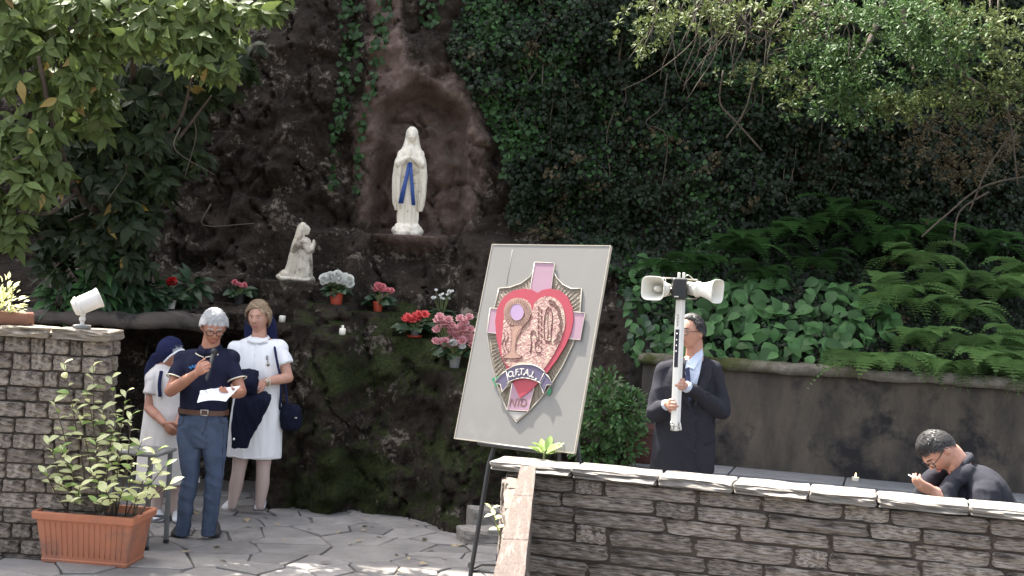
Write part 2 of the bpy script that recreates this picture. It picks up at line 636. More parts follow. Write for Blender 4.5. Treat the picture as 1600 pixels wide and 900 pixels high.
def flagstones():
    pts = []
    for _ in range(9000):       # stones of very different size, most of them wider than deep
        q = np.array([rng.uniform(-4.5, 1.8), rng.uniform(6.0, 11.5)])
        r_ = 0.16 + 0.5 * rng.random() ** 2.2
        if all(((q[0] - o[0]) * 0.72) ** 2 + (q[1] - o[1]) ** 2 > (0.5 * (r_ + o[2])) ** 2 for o in pts):
            pts.append((q[0], q[1], r_))
    pts = [p[:2] for p in pts]
    pts = np.array(pts)
    n = 0
    for i, p in enumerate(pts):
        if not (-4.0 < p[0] < 1.6 and 6.3 < p[1] < 11.3):
            continue
        poly = [p + np.array(q) for q in ((-0.9, -0.7), (0.9, -0.7), (0.9, 0.7), (-0.9, 0.7))]
        for k in np.argsort(((pts - p) ** 2).sum(1))[1:16]:
            d = pts[k] - p
            poly = clip(poly, p + d / 2 - nrm(d) * rng.uniform(0.003, 0.011), nrm(d))
            if len(poly) < 3:
                break
        if len(poly) < 3:
            continue
        rim = []
        for a in range(len(poly)):
            u, v = poly[a], poly[(a + 1) % len(poly)]
            m_ = max(1, int(np.linalg.norm(v - u) / 0.12))
            for t in range(m_):
                q = u + (v - u) * t / m_
                rim.append(q + rng.uniform(-0.007, 0.007, 2))
        c = np.mean(rim, axis=0)
        h = 0.012 + rng.uniform(-0.004, 0.006)
        tl = rng.uniform(-0.012, 0.012, 2)
        R = []
        for s_, z in ((1.0, -0.02), (1.0, h - 0.006), (0.97, h)):
            R.append([(c[0] + (q[0] - c[0]) * s_, c[1] + (q[1] - c[1]) * s_, z + (tl @ (q - c) if z > 0 else 0)) for q in rim])
        mb = MB()
        mb.rings(R)
        mb.build('flagstone', M_FLAG, pave, smooth=False)
        n += 1
    return n


flagstones()

# ---- rock face of the grotto, Y as a function of (X, Z)
POTS = {   # things that stand on the rock: (pixel x, pixel y of the foot, depth)
    'mary': (636, 367, 12.0, 0.36), 'kneel': (466, 439, 11.6, 0.40),
    'red_white': (267, 482, 11.0, 0.16), 'pink_dark': (374, 474, 11.25, 0.18), 'mum': (525, 475, 11.2, 0.20), 'pink': (590, 486, 11.1, 0.18),
    'red': (648, 527, 10.9, 0.18), 'snow': (690, 490, 11.2, 0.16), 'azalea': (710, 574, 10.72, 0.17),
    'candle_a': (441, 503, 11.15, 0.10), 'candle_b': (535, 523, 10.98, 0.10),
}
POS = {}


def wall_y(X):
    return 11.0 - (X - 1.157) * 0.309


def rock_y(X, Z, shelves=True):
    X, Z = np.broadcast_arrays(np.asarray(X, float), np.asarray(Z, float))
    base = 10.5 - 0.264 * (np.clip(X, -2.2, 0.2) + 1.8)
    def prof(zs, ys):
        return np.interp(Z, zs, ys)
    Mz = base * 0 + np.interp(Z, [-0.3, 0, 0.5, 1.0, 1.35], [0, 0, 0.07, 0.25, 0.5]) + base
    hi = prof([1.35, 1.7, 2.0, 2.30, 2.42, 3.0, 4.5, 5.5, 10.2], [11.0, 11.2, 11.45, 11.72, 12.02, 12.1, 12.2, 12.3, 12.8])
    t = sst(1.3, 1.75, Z)
    Mz = Mz * (1 - t) + np.where(Z > 1.5, hi, 11.1) * t
    Lz = prof([-0.3, 0, 1.2, 1.38, 1.45, 1.6, 1.64, 1.8, 1.95, 2.6, 4.5, 10.2], [11.9, 11.9, 12.0, 11.7, 11.0, 10.9, 11.2, 11.5, 11.85, 12.0, 12.1, 12.8])
    R1 = prof([-0.3, 0, 1.0, 1.5, 2.4, 4.5, 10.2], [10.6, 10.6, 11.0, 11.5, 12.2, 12.3, 12.8])
    wy = wall_y(X)
    zz = np.clip((Z - 1.30) / 1.1, 0, 1)
    R2 = (wy + 0.16) * (1 - zz) + 12.25 * zz + 0.04 * np.maximum(Z - 2.4, 0)
    R2 = np.maximum(R2, wy + 0.16)
    a = sst(-2.25, -1.95, X)
    y = Lz * (1 - a) + Mz * a
    b = sst(-0.35, 0.25, X)
    y = y * (1 - b) + R1 * b
    c = sst(0.85, 1.2, X)
    y = y * (1 - c) + R2 * c
    rough = 1 - 0.75 * c * (1 - sst(1.6, 2.4, Z))
    y = y + rough * (0.55 * fbm(X * 1.3, Z * 1.5, 3) + 0.22 * fbm(X * 5.5, Z * 6.5, 9, 4) + 0.09 * fbm(X * 17, Z * 17, 21, 3))
    y = y + rough * 0.30 * np.abs(fbm(X * 2.3 - Z * 0.8, Z * 2.6 + X * 0.5, 13, 4)) - rough * 0.16 * np.abs(fbm(X * 7.7, Z * 6.1 + X, 14, 3))
    r = np.abs(fbm(X * 3.1 + Z, Z * 2.2, 31, 3))
    y = y + rough * 0.10 * np.exp(-(r / 0.02) ** 2)
    # arched niche behind the standing statue
    cx, cz = -0.93, 3.18
    dz = np.where(Z > cz, (Z - cz) / 0.62, np.clip((cz - Z), 0, 9) * 0.12)
    d = np.sqrt(((X - cx) / 0.45) ** 2 + dz ** 2) + 0.25 * fbm(X * 4, Z * 4, 66, 3)
    y = y + 0.34 * (1 - sst(0.78, 1.06, d)) - 0.04 * np.exp(-((d - 1.12) / 0.12) ** 2) * sst(2.30, 2.38, Z)
    if not shelves:
        return y
    # shelves for everything that stands on the rock
    for k, (px, py, Y, wd) in POTS.items():
        p = POS[k]
        wx = 1 - sst(wd * 0.8, wd * 1.25, np.abs(X - p[0]))
        up = wx * (Z > p[2] - 0.004) * (1 - sst(0.5, 0.8, (Z - p[2])))
        y = y + up * (np.maximum(y, Y + wd * 0.75) - y)
        dn = wx * (Z <= p[2] - 0.004) * (1 - sst(0.03, 0.22 if wd > 0.15 else 0.1, (p[2] - Z)))
        y = y + dn * (np.minimum(y, Y - wd * 0.55) - y)
    return y


for k, (px, py, Y, wd) in list(POTS.items()):
    if k not in ('mary', 'kneel'):      # the spot where the line of sight meets the slope, a little way in
        for yy in np.arange(Y - 0.9, Y + 0.9, 0.01):
            p = at(px, py, yy)
            if rock_y(p[0], p[2], False) < yy:
                break
        Y = float(np.clip(yy + wd * 0.35, Y - 0.45, Y + 0.4))
        POTS[k] = (px, py, Y, wd)
    POS[k] = at(px, py, Y)


def rock_face():
    xs = np.concatenate([np.arange(-12, -3.6, 0.12), np.arange(-3.6, 1.4, 0.03), np.arange(1.4, 8.01, 0.08)])
    zs = set(np.round(np.concatenate([np.arange(-0.08, 4.6, 0.032), np.arange(4.6, 9.85, 0.2)]), 4))  # rows above the view added, their height set to shade the plaza
    for p in POS.values():
        zs |= {round(p[2] - 0.005, 4), round(p[2] - 0.003, 4)}
    zs = np.array(sorted(zs))
    Xg, Zg = np.meshgrid(xs, zs)
    Yg = rock_y(Xg, Zg)
    shade_crest = 0.8 * fbm(xs * 1.7, xs * 0 + 3.3, 5)
    Zt = Zg + np.clip((Zg - 5.5) / 4.3, 0, 1) * shade_crest[None, :]
    V = np.stack([Xg, Yg, Zt], -1)
    back = V[-1].copy()
    rows = [V]
    for dy, dz in ((0.8, 0.2), (4, 0.8), (20, 3), (60, 4)):
        r = back.copy()
        r[:, 1] += dy
        r[:, 2] += dz
        rows.append(r[None])
    V = np.concatenate(rows, 0)
    nr, nc = V.shape[:2]
    I = np.arange(nr * nc).reshape(nr, nc)
    F = np.stack([I[:-1, :-1], I[:-1, 1:], I[1:, 1:], I[1:, :-1]], -1).reshape(-1, 4)
    me = np_mesh('rock_face', V.reshape(-1, 3), F, [M_ROCK, M_SOIL])
    C = V.reshape(-1, 3)
    # moss grows on the mound and where the rock faces upward; the niche and the pillar beside it are bare rock
    dY = np.gradient(V[:, :, 1], axis=0) / np.maximum(np.gradient(V[:, :, 2], axis=0), 1e-3)
    flat = np.clip(dY, 0, 2.5).ravel()
    pn = fbm(C[:, 0] * 2.4, C[:, 2] * 2.6, 77)
    zone = sst(-2.05, -1.7, C[:, 0]) * (1 - sst(0.2, 0.8, C[:, 0])) * (1 - sst(1.6, 1.95, C[:, 2]))
    moss = zone * (0.52 + 0.14 * flat + 0.9 * pn) + (1 - zone) * (0.16 * flat + 0.5 * pn) * (C[:, 0] < 1)
    bare = np.exp(-(((C[:, 0] + 0.93) / 0.62) ** 2 + ((C[:, 2] - 3.1) / 0.85) ** 2) ** 1.5) + 0.9 * np.exp(-(((C[:, 0] + 1.28 + 0.12 * (C[:, 2] - 3.8)) / 0.16) ** 2)) * sst(2.6, 3.2, C[:, 2])
    for nm, q in (('moss', moss), ('bare', np.clip(bare, 0, 1))):
        me.attributes.new(nm, 'FLOAT', 'POINT').data.foreach_set('value', q.astype(np.float32))
    fc = C[F].mean(1)
    me.polygons.foreach_set('material_index', ((fc[:, 0] > 1.05) & (fc[:, 2] < 2.6)).astype(np.int32))
    return tag(put('rock_face', me), kind='structure')


rock_face()


# ---- rough stones shared by every wall
def rough_block(seed, rnd=14, amp=0.075, cuts=6):
    bm = bmesh.new()
    bmesh.ops.create_cube(bm, size=1.0)
    bmesh.ops.subdivide_edges(bm, edges=bm.edges[:], cuts=cuts, use_grid_fill=True)
    for v in bm.verts:
        p = np.array(v.co) * 2
        k = (np.abs(p) ** rnd).sum() ** (1 / rnd)
        q = p / max(k, 1e-6) * np.abs(p).max() / 2
        s_ = Vector((q[0] * 2.2 + seed * 13.7, q[1] * 2.2, q[2] * 2.2))
        d = Vector((mnoise.noise(s_), mnoise.noise(s_ + Vector((31, 7, 3))), mnoise.noise(s_ + Vector((5, 61, 17)))))
        d2 = mnoise.noise(s_ * 2.7)
        v.co = Vector(q) + Vector((d.x * amp * 0.5, d.y * amp * 2.0 + d2 * amp, d.z * amp))
    me = bpy.data.meshes.new('stone')
    bm.to_mesh(me)
    bm.free()
    return me


BLK = [rough_block(i) for i in range(8)]
CBK = [rough_block(i + 20, 26, 0.065, 7) for i in range(6)]


def blocks(m_, src=None):
    out = []
    for b in (src or BLK):
        c = b.copy()
        c.materials.append(m_)
        out.append(c)
    return out


def stone(meshes, c, size, ax, parent, name='stone'):
    o = bpy.data.objects.new(name, random.choice(meshes))
    COL.objects.link(o)
    o.parent = parent
    x, y, z = ax[0] * size[0], ax[1] * size[1], ax[2] * size[2]
    o.matrix_basis = WM(parent).inverted() @ Matrix(((x[0], y[0], z[0], c[0]), (x[1], y[1], z[1], c[1]), (x[2], y[2], z[2], c[2]), (0, 0, 0, 1)))
    return o


def courses(parent, o, d, n, L, z0, z1, hmin, hmax, lmin, lmax, depth, meshes, gap=0.010):
    """rows of stones on a wall face: start o, along d, facing n"""
    d, n = nrm(list(d) + [0]), nrm(list(n) + [0])
    up = np.array([0, 0, 1.0])
    z = z1
    while z > z0 + 0.03:
        h = min(random.uniform(hmin, hmax), z - z0)
        s_ = -random.uniform(0, lmin)
        while s_ < L:
            l = random.uniform(lmin, lmax) * random.choice((1, 1, 1.25, 0.6))
            a, b = max(s_, 0), min(s_ + l, L)
            if b - a > 0.04:
                c = np.array([o[0], o[1], 0]) + d * (a + b) / 2 - n * (depth / 2 + random.uniform(-0.012, 0.010)) + up * (z - h / 2 + random.uniform(-0.004, 0.004))
                tw = random.uniform(-0.012, 0.012)
                dx, uz = nrm(d + up * tw), nrm(up - d * tw)
                stone(meshes, c, (b - a - gap, depth, h - gap * random.uniform(0.7, 1.4)), (dx, -n, uz), parent)
            s_ += l
        z -= h


# ---- low wall on the right with a sunlit coping
FA, FB = at(765, 720, 7.2), at(1600, 797, 6.43)
fd = nrm([FB[0] - FA[0], FB[1] - FA[1], 0])
fn = np.array([fd[1], -fd[0], 0])
if fn[1] > 0:
    fn = -fn
fz = FA[2]
fw = thing('stone_wall', 'low coursed grey stone wall with a sunlit pale coping, in front of the suited man', 'wall', (FA[0], FA[1], 0))
core = MB()
AX = (fd, -fn, np.array([0, 0, 1.0]))
LEN = 5.2
core.box(FA * [1, 1, 0] + fd * (0.09 + LEN / 2) - fn * 0.15 + [0, 0, (fz - 0.048) / 2], (LEN, 0.19, fz - 0.048), AX)
core.build('core', M_MORTAR, fw, smooth=False)
bl = blocks(M_SLATE)
courses(fw, (FA + fd * 0.08 - fn * 0.035)[:2], fd[:2], fn[:2], LEN, 0.0, fz - 0.056, 0.072, 0.118, 0.26, 0.54, 0.15, bl)
cb = blocks(M_COPE, CBK)
JP = [765, 893, 1027, 1146, 1264, 1371, 1516]
js = []
for x in JP:      # joints of the coping found along its front edge
    lo, hi = -0.5, 4.0
    for _ in range(40):
        m_ = (lo + hi) / 2
        p = FA + fd * m_ - CC
        if 800 + FPX * (p @ CR) / (p @ CF) < x:
            lo = m_
        else:
            hi = m_
    js.append(lo)
js += [js[-1] + 0.5, js[-1] + 0.95, js[-1] + 1.5, js[-1] + 2.0, js[-1] + 2.6]
for a, b in zip(js[:-1], js[1:]):
    c = FA * [1, 1, 0] + fd * (a + b) / 2 - fn * 0.13 + np.array([0, 0, fz - 0.026])
    stone(cb, c, (b - a - 0.006, 0.27, 0.052 + random.uniform(-0.006, 0.006)), AX, fw, 'coping_stone')

# ---- parapet that runs from the wall's corner towards the viewer
q0, q1 = at(828, 728, 7.05), at(799, 905, 3.4)
pd = nrm(q1 - q0)
px_ = nrm(np.cross(pd, [0, 0, 1.0]))
if px_[0] < 0:
    px_ = -px_
pw = thing('stair_parapet', 'narrow stone parapet with sunlit rough top beside the easel leg', 'wall', (q0[0], q0[1], 0))
blQ = blocks(mat('parapet_slab', (0.135, 0.102, 0.085), (0.085, 0.062, 0.051), scale=7, rough=0.9, bump=0.9, bscale=10, stretch=(4, 1, 1), c3=(0.18, 0.155, 0.135), s3=5, t3=0.56, contrast=1.6), [rough_block(60 + i, 40, 0.02, 7) for i in range(3)])
blP = blocks(mat('parapet_stone', (0.185, 0.15, 0.125), (0.11, 0.085, 0.07), scale=5, rough=0.9, bump=0.6, bscale=9, stretch=(1, 3, 3), c3=(0.22, 0.19, 0.165), s3=3, t3=0.58, objrand=0.1))
pu = np.cross(px_, pd) * (1 if np.cross(px_, pd)[2] > 0 else -1)
Lp = np.linalg.norm(q1 - q0) + 1.0
k, s_ = 0, -0.02
while s_ < Lp:
    l = random.uniform(1.3, 1.7)
    stone(blQ, q0 + pd * (s_ + l / 2) - pu * 0.03 - px_ * 0.008, (l - 0.004, 0.085, 0.06), (pd, px_, pu), pw, 'coping_stone')
    s_ += l
pc = MB()
V = []
for t in (0.04, Lp):
    p = q0 + pd * t - pu * 0.05
    for sx_, z in ((-0.05 + 0.02 * (t > 1), 0.0), (0.03, 0.0), (0.03, p[2]), (-0.05 + 0.02 * (t > 1), p[2])):
        V.append((p[0] + px_[0] * sx_, p[1] + px_[1] * sx_, z))
pc.add(V, [(0, 1, 2, 3), (7, 6, 5, 4), (0, 4, 5, 1), (1, 5, 6, 2), (2, 6, 7, 3), (3, 7, 4, 0)])
pc.build('core', M_MORTAR, pw, smooth=False)
courses(pw, (q0 - px_ * 0.125 - np.array([0, 0.02, 0]))[:2], (0, -1), (-1, 0), 3.0, 0.0, 0.95, 0.09, 0.13, 0.2, 0.45, 0.09, blP)
for i in range(8):   # end stones of the corner pier
    stone(blP, (q0[0] - 0.085, q0[1] + 0.10, 0.06 + i * 0.113), (0.135, 0.2, 0.112), np.eye(3), pw, 'stone')

# ---- grey stone wall on the left
LW0 = gnd(20, 875)
lw_y, lw_x0, lw_x1 = 8.43, -4.6, at(176, 520, 8.43)[0] - 0.02
ltop = at(90, 513, 8.42)[2]
lw = thing('stone_wall', 'tall grey block wall with a slab coping behind the terracotta planter', 'wall', (lw_x1, lw_y, 0))
mb = MB()
mb.box(((lw_x0 + lw_x1) / 2 - 0.01, lw_y + 0.12, (ltop - 0.07) / 2), (lw_x1 - lw_x0 - 0.03, 0.18, ltop - 0.07))
mb.build('core', M_MORTAR, lw, smooth=False)
courses(lw, (lw_x0, lw_y), (1, 0), (0, -1), lw_x1 - lw_x0, 0.0, ltop - 0.066, 0.088, 0.112, 0.13, 0.27, 0.12, blocks(M_SLATE_W), 0.012)
courses(lw, (lw_x1, lw_y + 0.125), (0, 1), (1, 0), 0.10, 0.0, ltop - 0.066, 0.09, 0.11, 0.1, 0.1, 0.08, blocks(M_SLATE_W), 0.012)
lc = blocks(mat('left_coping', (0.30, 0.255, 0.20), (0.17, 0.14, 0.11), scale=5, rough=0.9, bump=0.7, bscale=10, c3=(0.44, 0.41, 0.37), s3=2.4, t3=0.62, objrand=0.15))
x = lw_x1 + 0.03
while x > lw_x0:
    l = random.uniform(0.35, 0.62)
    stone(lc, (x - l / 2, lw_y + 0.10, ltop - 0.034), (l - 0.008, 0.31, 0.070), np.eye(3), lw, 'coping_stone')
    x -= l

# ---- retaining wall of stained concrete on the right with a stone bench
W0 = np.array([1.157, 11.0])
wd_ = nrm([1, -0.309])
wn = np.array([wd_[1], -wd_[0]])
rw = thing('retaining_wall', 'dark stained concrete retaining wall with mossy top edge below the ferns', 'wall', (W0[0], W0[1], 0))
A3 = (np.array([*wd_, 0]), np.array([-wn[0], -wn[1], 0]), np.array([0, 0, 1.0]))
WL = 6.5
mb = MB()
nx, nz = 120, 14
V, F = [], []
for j in range(nz + 1):
    for i in range(nx + 1):
        s_ = WL * i / nx
        z = 1.36 * j / nz
        o_ = 0.02 * (mnoise.noise(Vector((s_ * 1.4, z * 1.7, 2))) + 0.6 * mnoise.noise(Vector((s_ * 5, z * 5, 9))))
        V.append((W0[0] + wd_[0] * s_ + wn[0] * o_, W0[1] + wd_[1] * s_ + wn[1] * o_, z))
k = nx + 1
F = [(j * k + i, j * k + i + 1, (j + 1) * k + i + 1, (j + 1) * k + i) for j in range(nz) for i in range(nx)]
mb.add(V, F)
mb.box([*(W0 + wd_ * WL / 2 - wn * 0.11), 0.68], (WL, 0.16, 1.36), A3)
mb.build('wall_body', M_CONC, rw)
mb = MB()
R = []
for i in range(160):
    s_ = -0.03 + (WL + 0.03) * i / 159
    e = [mnoise.noise(Vector((s_ * 4, q * 5.1, 4.4))) + 0.5 * mnoise.noise(Vector((s_ * 13, q * 7.7, 1))) for q in range(8)]
    pr = [(0.045, 1.352), (0.055, 1.385), (0.045, 1.425), (0.01, 1.44), (-0.06, 1.445), (-0.13, 1.43), (-0.18, 1.40), (-0.18, 1.352)]
    R.append([(W0[0] + wd_[0] * s_ + wn[0] * (a + 0.022 * e[q]), W0[1] + wd_[1] * s_ + wn[1] * (a + 0.022 * e[q]), z + 0.020 * e[(q + 3) % 8]) for q, (a, z) in enumerate(pr)])
mb.rings(R)
mb.build('top_edge', M_CONCTOP, rw)
bench = thing('stone_bench', 'long grey slab bench along the foot of the stained concrete wall', 'bench', (*(W0 + wn * 0.3), 0))
mb = MB()
mb.box([*(W0 + wd_ * WL / 2 + wn * 0.26), 0.245], (WL - 0.1, 0.36, 0.49), A3)
mb.build('plinth', M_CONC, bench, smooth=False)
s_ = 0.02
while s_ < WL - 0.5:
    l = random.choice((0.82, 0.9, 0.86))
    mb = MB()
    mb.box([*(W0 + wd_ * (s_ + l / 2) + wn * 0.27), 0.52], (l - 0.012, 0.43, 0.055), A3, bev=0.006)
    mb.build('slab', M_SLAB, bench, smooth=False)
    mb = MB()
    mb.box([*(W0 + wd_ * (s_ + l / 2) + wn * 0.62), 0.19], (l - 0.012, 0.25, 0.38), A3, bev=0.006)
    mb.build('step', M_SLAB, bench, smooth=False)
    s_ += l

# ---- log-shaped rail over the dark recess
rail = thing('log_rail', 'log shaped concrete rail spanning the dark recess behind the floodlight', 'rail', at(60, 495, 10.75))
mb = MB()
P = [at(x, y, Y) for x, y, Y in ((-120, 484, 10.6), (30, 492, 10.7), (90, 497, 10.72), (150, 497, 10.75), (210, 502, 10.8), (275, 500, 10.9), (330, 508, 11.1))]
mb.tube(P, [0.06, 0.062, 0.058, 0.07, 0.068, 0.074, 0.08], 14, sub=8, caps=True)
me = mb.mesh('log', M_LOG)
folds(me, 0.018, 6, 6, 9)
put('log', me, rail)
mb = MB()
mb.tube([at(-100, 492, 10.62), at(-102, 700, 10.62), gnd(-104, 800) * [0, 0, 0] + [at(-104, 700, 10.62)[0], 10.62, -0.02]], 0.06, 10)
mb.build('support', M_LOG, rail)

# ---- loose stones beside the easel
for (x, y, Y), sz, lb in (((748, 822, 9.75), (0.30, 0.22, 0.10), 'pale topped stone block lying on the paving beside the easel'), ((757, 790, 10.02), (0.24, 0.2, 0.21), 'rounded grey stone standing behind the pale stone block')):
    p = at(x, y, Y)
    o = bpy.data.objects.new('stone_block', random.choice(cb))
    COL.objects.link(o)
    o.location = (p[0], p[1], sz[2] / 2 + 0.012)
    o.scale = sz
    o.rotation_euler = (0, 0, 0.3)
    tag(o, lb, 'stone', 'loose stones')
# ================================================================== PLANTS
def hit(px, py, y0=9.5, y1=13.5):
    """where the line of sight through a picture point meets the rock or bank"""
    ys = np.arange(y0, y1, 0.02)
    P = np.array([at(px, py, y) for y in ys])
    k = np.nonzero(rock_y(P[:, 0], P[:, 2]) < ys)[0]
    return P[k[0]] if len(k) else P[-1]


L_AUC_LIT = mat('lit_spotted_leaf', (0.075, 0.115, 0.03), (0.12, 0.155, 0.045), scale=9, rough=0.55, trans=0.25, c3=(0.30, 0.30, 0.09), s3=75, t3=0.63, island=0.35, objrand=0.3, spec=0.25)  # lit copy of the tree leaf, brightened in its colour
L_AUC_SHADE = mat('shaded_spotted_leaf', (0.016, 0.028, 0.011), (0.03, 0.046, 0.016), scale=9, rough=0.55, trans=0.2, c3=(0.16, 0.16, 0.05), s3=75, t3=0.66, island=0.35, objrand=0.3, spec=0.25)  # same leaf with the crown's inner shade put into its colour
L_AUC3 = mat('yellowing_leaf', (0.30, 0.24, 0.05), (0.22, 0.13, 0.04), scale=9, rough=0.5, trans=0.25, island=0.2)
L_IVY = mat('ivy_leaf', (0.0065, 0.016, 0.0055), (0.018, 0.034, 0.0105), scale=3, rough=0.5, trans=0.12, island=0.5, objrand=0.35, spec=0.25)
L_IVY2 = mat('fresh_ivy_leaf', (0.015, 0.043, 0.011), (0.028, 0.063, 0.017), scale=3, rough=0.5, trans=0.15, island=0.4, objrand=0.3, spec=0.25)
L_BROWN = mat('dry_leaf', (0.085, 0.066, 0.03), (0.045, 0.036, 0.018), scale=8, rough=0.9, trans=0.15, island=0.4)
L_HYD = mat('hydrangea_leaf', (0.065, 0.145, 0.045), (0.032, 0.08, 0.026), scale=5, rough=0.5, trans=0.2, island=0.3, objrand=0.4, spec=0.25)
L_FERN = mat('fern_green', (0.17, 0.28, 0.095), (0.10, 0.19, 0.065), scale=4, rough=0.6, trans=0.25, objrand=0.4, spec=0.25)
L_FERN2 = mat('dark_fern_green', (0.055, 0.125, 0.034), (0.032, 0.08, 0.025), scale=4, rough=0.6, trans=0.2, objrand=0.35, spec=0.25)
L_SHR = mat('pale_shrub_leaf', (0.085, 0.115, 0.036), (0.12, 0.145, 0.05), scale=5, rough=0.6, trans=0.25, island=0.35, spec=0.25)
L_SHR2 = mat('green_shrub_leaf', (0.055, 0.105, 0.034), (0.075, 0.13, 0.04), scale=5, rough=0.6, trans=0.25, island=0.35, spec=0.25)
L_BUSH = mat('bush_leaf', (0.062, 0.12, 0.026), (0.034, 0.07, 0.018), scale=5, rough=0.45, trans=0.2, island=0.4)
L_VAR = mat('variegated_leaf', (0.62, 0.66, 0.28), (0.78, 0.77, 0.52), scale=25, rough=0.45, trans=0.45, c3=(0.34, 0.42, 0.12), s3=30, t3=0.58, island=0.25, objrand=0.2)
L_VAR2 = mat('green_sprig_leaf', (0.20, 0.30, 0.08), (0.28, 0.38, 0.12), scale=25, rough=0.45, trans=0.3, island=0.25, objrand=0.2)
L_POT = mat('pot_leaf', (0.02, 0.05, 0.017), (0.012, 0.034, 0.012), scale=8, rough=0.5, trans=0.15, island=0.35, objrand=0.3)
M_BARK = mat('bark', (0.10, 0.075, 0.055), (0.05, 0.038, 0.03), scale=12, rough=0.95, bump=0.7, bscale=40)
M_TWIG = mat('twig', (0.085, 0.068, 0.048), (0.05, 0.038, 0.028), scale=12, rough=0.9, island=0.3)
M_STEM = mat('green_stem', (0.14, 0.19, 0.06), (0.10, 0.10, 0.04), scale=12, rough=0.7)

# ---- spotted-leaf tree, upper left
TR = thing('spotted_laurel_tree', 'large drooping tree with yellow speckled leaves above the left stone wall', 'tree', hit(185, 468))
cl = [(20, 20, 9.5, 75, 160), (110, 30, 9.5, 80, 170), (200, 40, 9.6, 75, 150), (290, 35, 9.8, 70, 130), (370, 25, 10.0, 60, 100), (440, 5, 10.2, 45, 50), (30, 110, 9.5, 70, 130),
      (110, 110, 9.7, 70, 110), (330, 80, 9.9, 55, 90), (250, 110, 10.3, 70, 100), (40, 200, 9.5, 70, 130), (25, 280, 9.6, 65, 120), (60, 250, 9.7, 55, 90), (10, 350, 9.8, 45, 60),
      (330, 120, 10.4, 55, 80), (290, 180, 10.5, 55, 90), (200, 170, 10.7, 80, 110), (150, 230, 10.8, 80, 110), (220, 250, 10.6, 70, 110), (285, 230, 10.5, 40, 60),
      (160, 310, 10.7, 70, 110), (225, 320, 10.6, 50, 80), (190, 380, 10.7, 45, 70), (120, 350, 10.8, 60, 80), (70, 330, 10.7, 50, 60), (380, 90, 10.5, 40, 40), (95, 180, 10.5, 60, 70),
      (190, 205, 10.25, 60, 110), (245, 165, 10.25, 55, 100), (140, 170, 10.2, 60, 100), (115, 270, 10.3, 60, 100), (180, 290, 10.3, 55, 90), (235, 215, 10.3, 45, 80), (150, 390, 10.5, 50, 80), (90, 390, 10.5, 45, 60), (200, 345, 10.35, 42, 70), (215, 400, 10.5, 30, 40), (250, 280, 10.4, 30, 40)]
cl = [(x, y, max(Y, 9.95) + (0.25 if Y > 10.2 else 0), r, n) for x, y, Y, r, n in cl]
P, D, N, S, K = [], [], [], [], []
for x, y, Y, r, n in cl:
    c = at(x, y, Y)
    rr = r * Y / FPX
    for _ in range(max(4, n // 5)):                 # whorls of leaves at the twig ends
        d = rand_dirs(1)[0]
        d[1] = -abs(d[1]) if rng.random() < 0.7 else d[1]
        tip = c + d * rr * rng.uniform(0.35, 1.0) * np.array([1, 0.8, 1])
        ax = nrm(d * [0.6, 0.6, 0.5] + [0, -0.45, -0.15] + 0.25 * rng.normal(size=3))
        u = nrm(np.cross(ax, [0.3, 0.2, 1.0]))
        v = np.cross(ax, u)
        k = rng.integers(6, 11)
        ang = np.arange(k) * 2.4 + rng.random() * 6
        rad = np.cos(ang)[:, None] * u + np.sin(ang)[:, None] * v
        dd = rad + ax * rng.uniform(0.15, 0.7, (k, 1)) + np.array([0, 0, -0.85]) + 0.18 * rng.normal(size=(k, 3))
        P.append(tip + rad * 0.01 - ax * rng.uniform(0, 0.06, (k, 1)))
        D.append(dd)
        N.append(ax + np.array([0, -0.2, 0.45]) + 0.25 * rng.normal(size=(k, 3)))
        S.append(rng.uniform(0.10, 0.185, k))
        K += [1 if Y > 10.4 else 0] * k  # deeper clusters take the leaf coloured as in shade
P, D, N, S, K = np.vstack(P), np.vstack(D), np.vstack(N), np.concatenate(S), np.array(K)
ye = rng.random(len(P)) < 0.012
leaves(TR, P[(K == 0) & ~ye], D[(K == 0) & ~ye], N[(K == 0) & ~ye], S[(K == 0) & ~ye], 'lance', [L_AUC_LIT], 230)
leaves(TR, P[(K == 1) & ~ye], D[(K == 1) & ~ye], N[(K == 1) & ~ye], S[(K == 1) & ~ye], 'lance', [L_AUC_SHADE], 60)
leaves(TR, P[ye], D[ye], N[ye], S[ye], 'lance', [L_AUC3], 10)
mb = MB()
root = hit(185, 468)
mb.tube([root - [0, 0, 0.05], at(180, 400, 11.2), at(178, 350, 11.1), at(200, 290, 11.0), at(225, 240, 10.9), at(255, 180, 10.7)], [0.05, 0.045, 0.042, 0.035, 0.03, 0.02], 10, caps=True)
mb.tube([at(200, 290, 11.0), at(205, 180, 10.8), at(208, 90, 10.2), at(200, 20, 9.9)], [0.03, 0.028, 0.022, 0.015], 8, caps=True)
mb.tube([at(178, 350, 10.9), at(120, 300, 10.5), at(85, 200, 10.0), at(60, 90, 9.7)], [0.035, 0.03, 0.025, 0.015], 8, caps=True)
mb.build('trunk', M_BARK, TR)
for a, b in (((225, 240, 10.6), (300, 120, 10.2)), ((225, 240, 10.6), (330, 150, 10.4)), ((255, 180, 10.4), (258, 120, 10.3)), ((205, 180, 10.5), (130, 90, 9.8)), ((85, 200, 10.0), (20, 250, 9.7)), ((208, 90, 10.2), (300, 40, 9.9)), ((120, 300, 10.5), (30, 330, 9.8)), ((208, 90, 10.2), (420, 10, 10.2)), ((178, 350, 10.9), (108, 345, 10.6))):
    mb = MB()
    pa, pb = at(*a), at(*b)
    mb.tube([pa, pa * 0.5 + pb * 0.5 + rng.normal(size=3) * 0.06, pb], [0.022, 0.016, 0.008], 6, caps=True)
    mb.build('branch', M_BARK, TR)
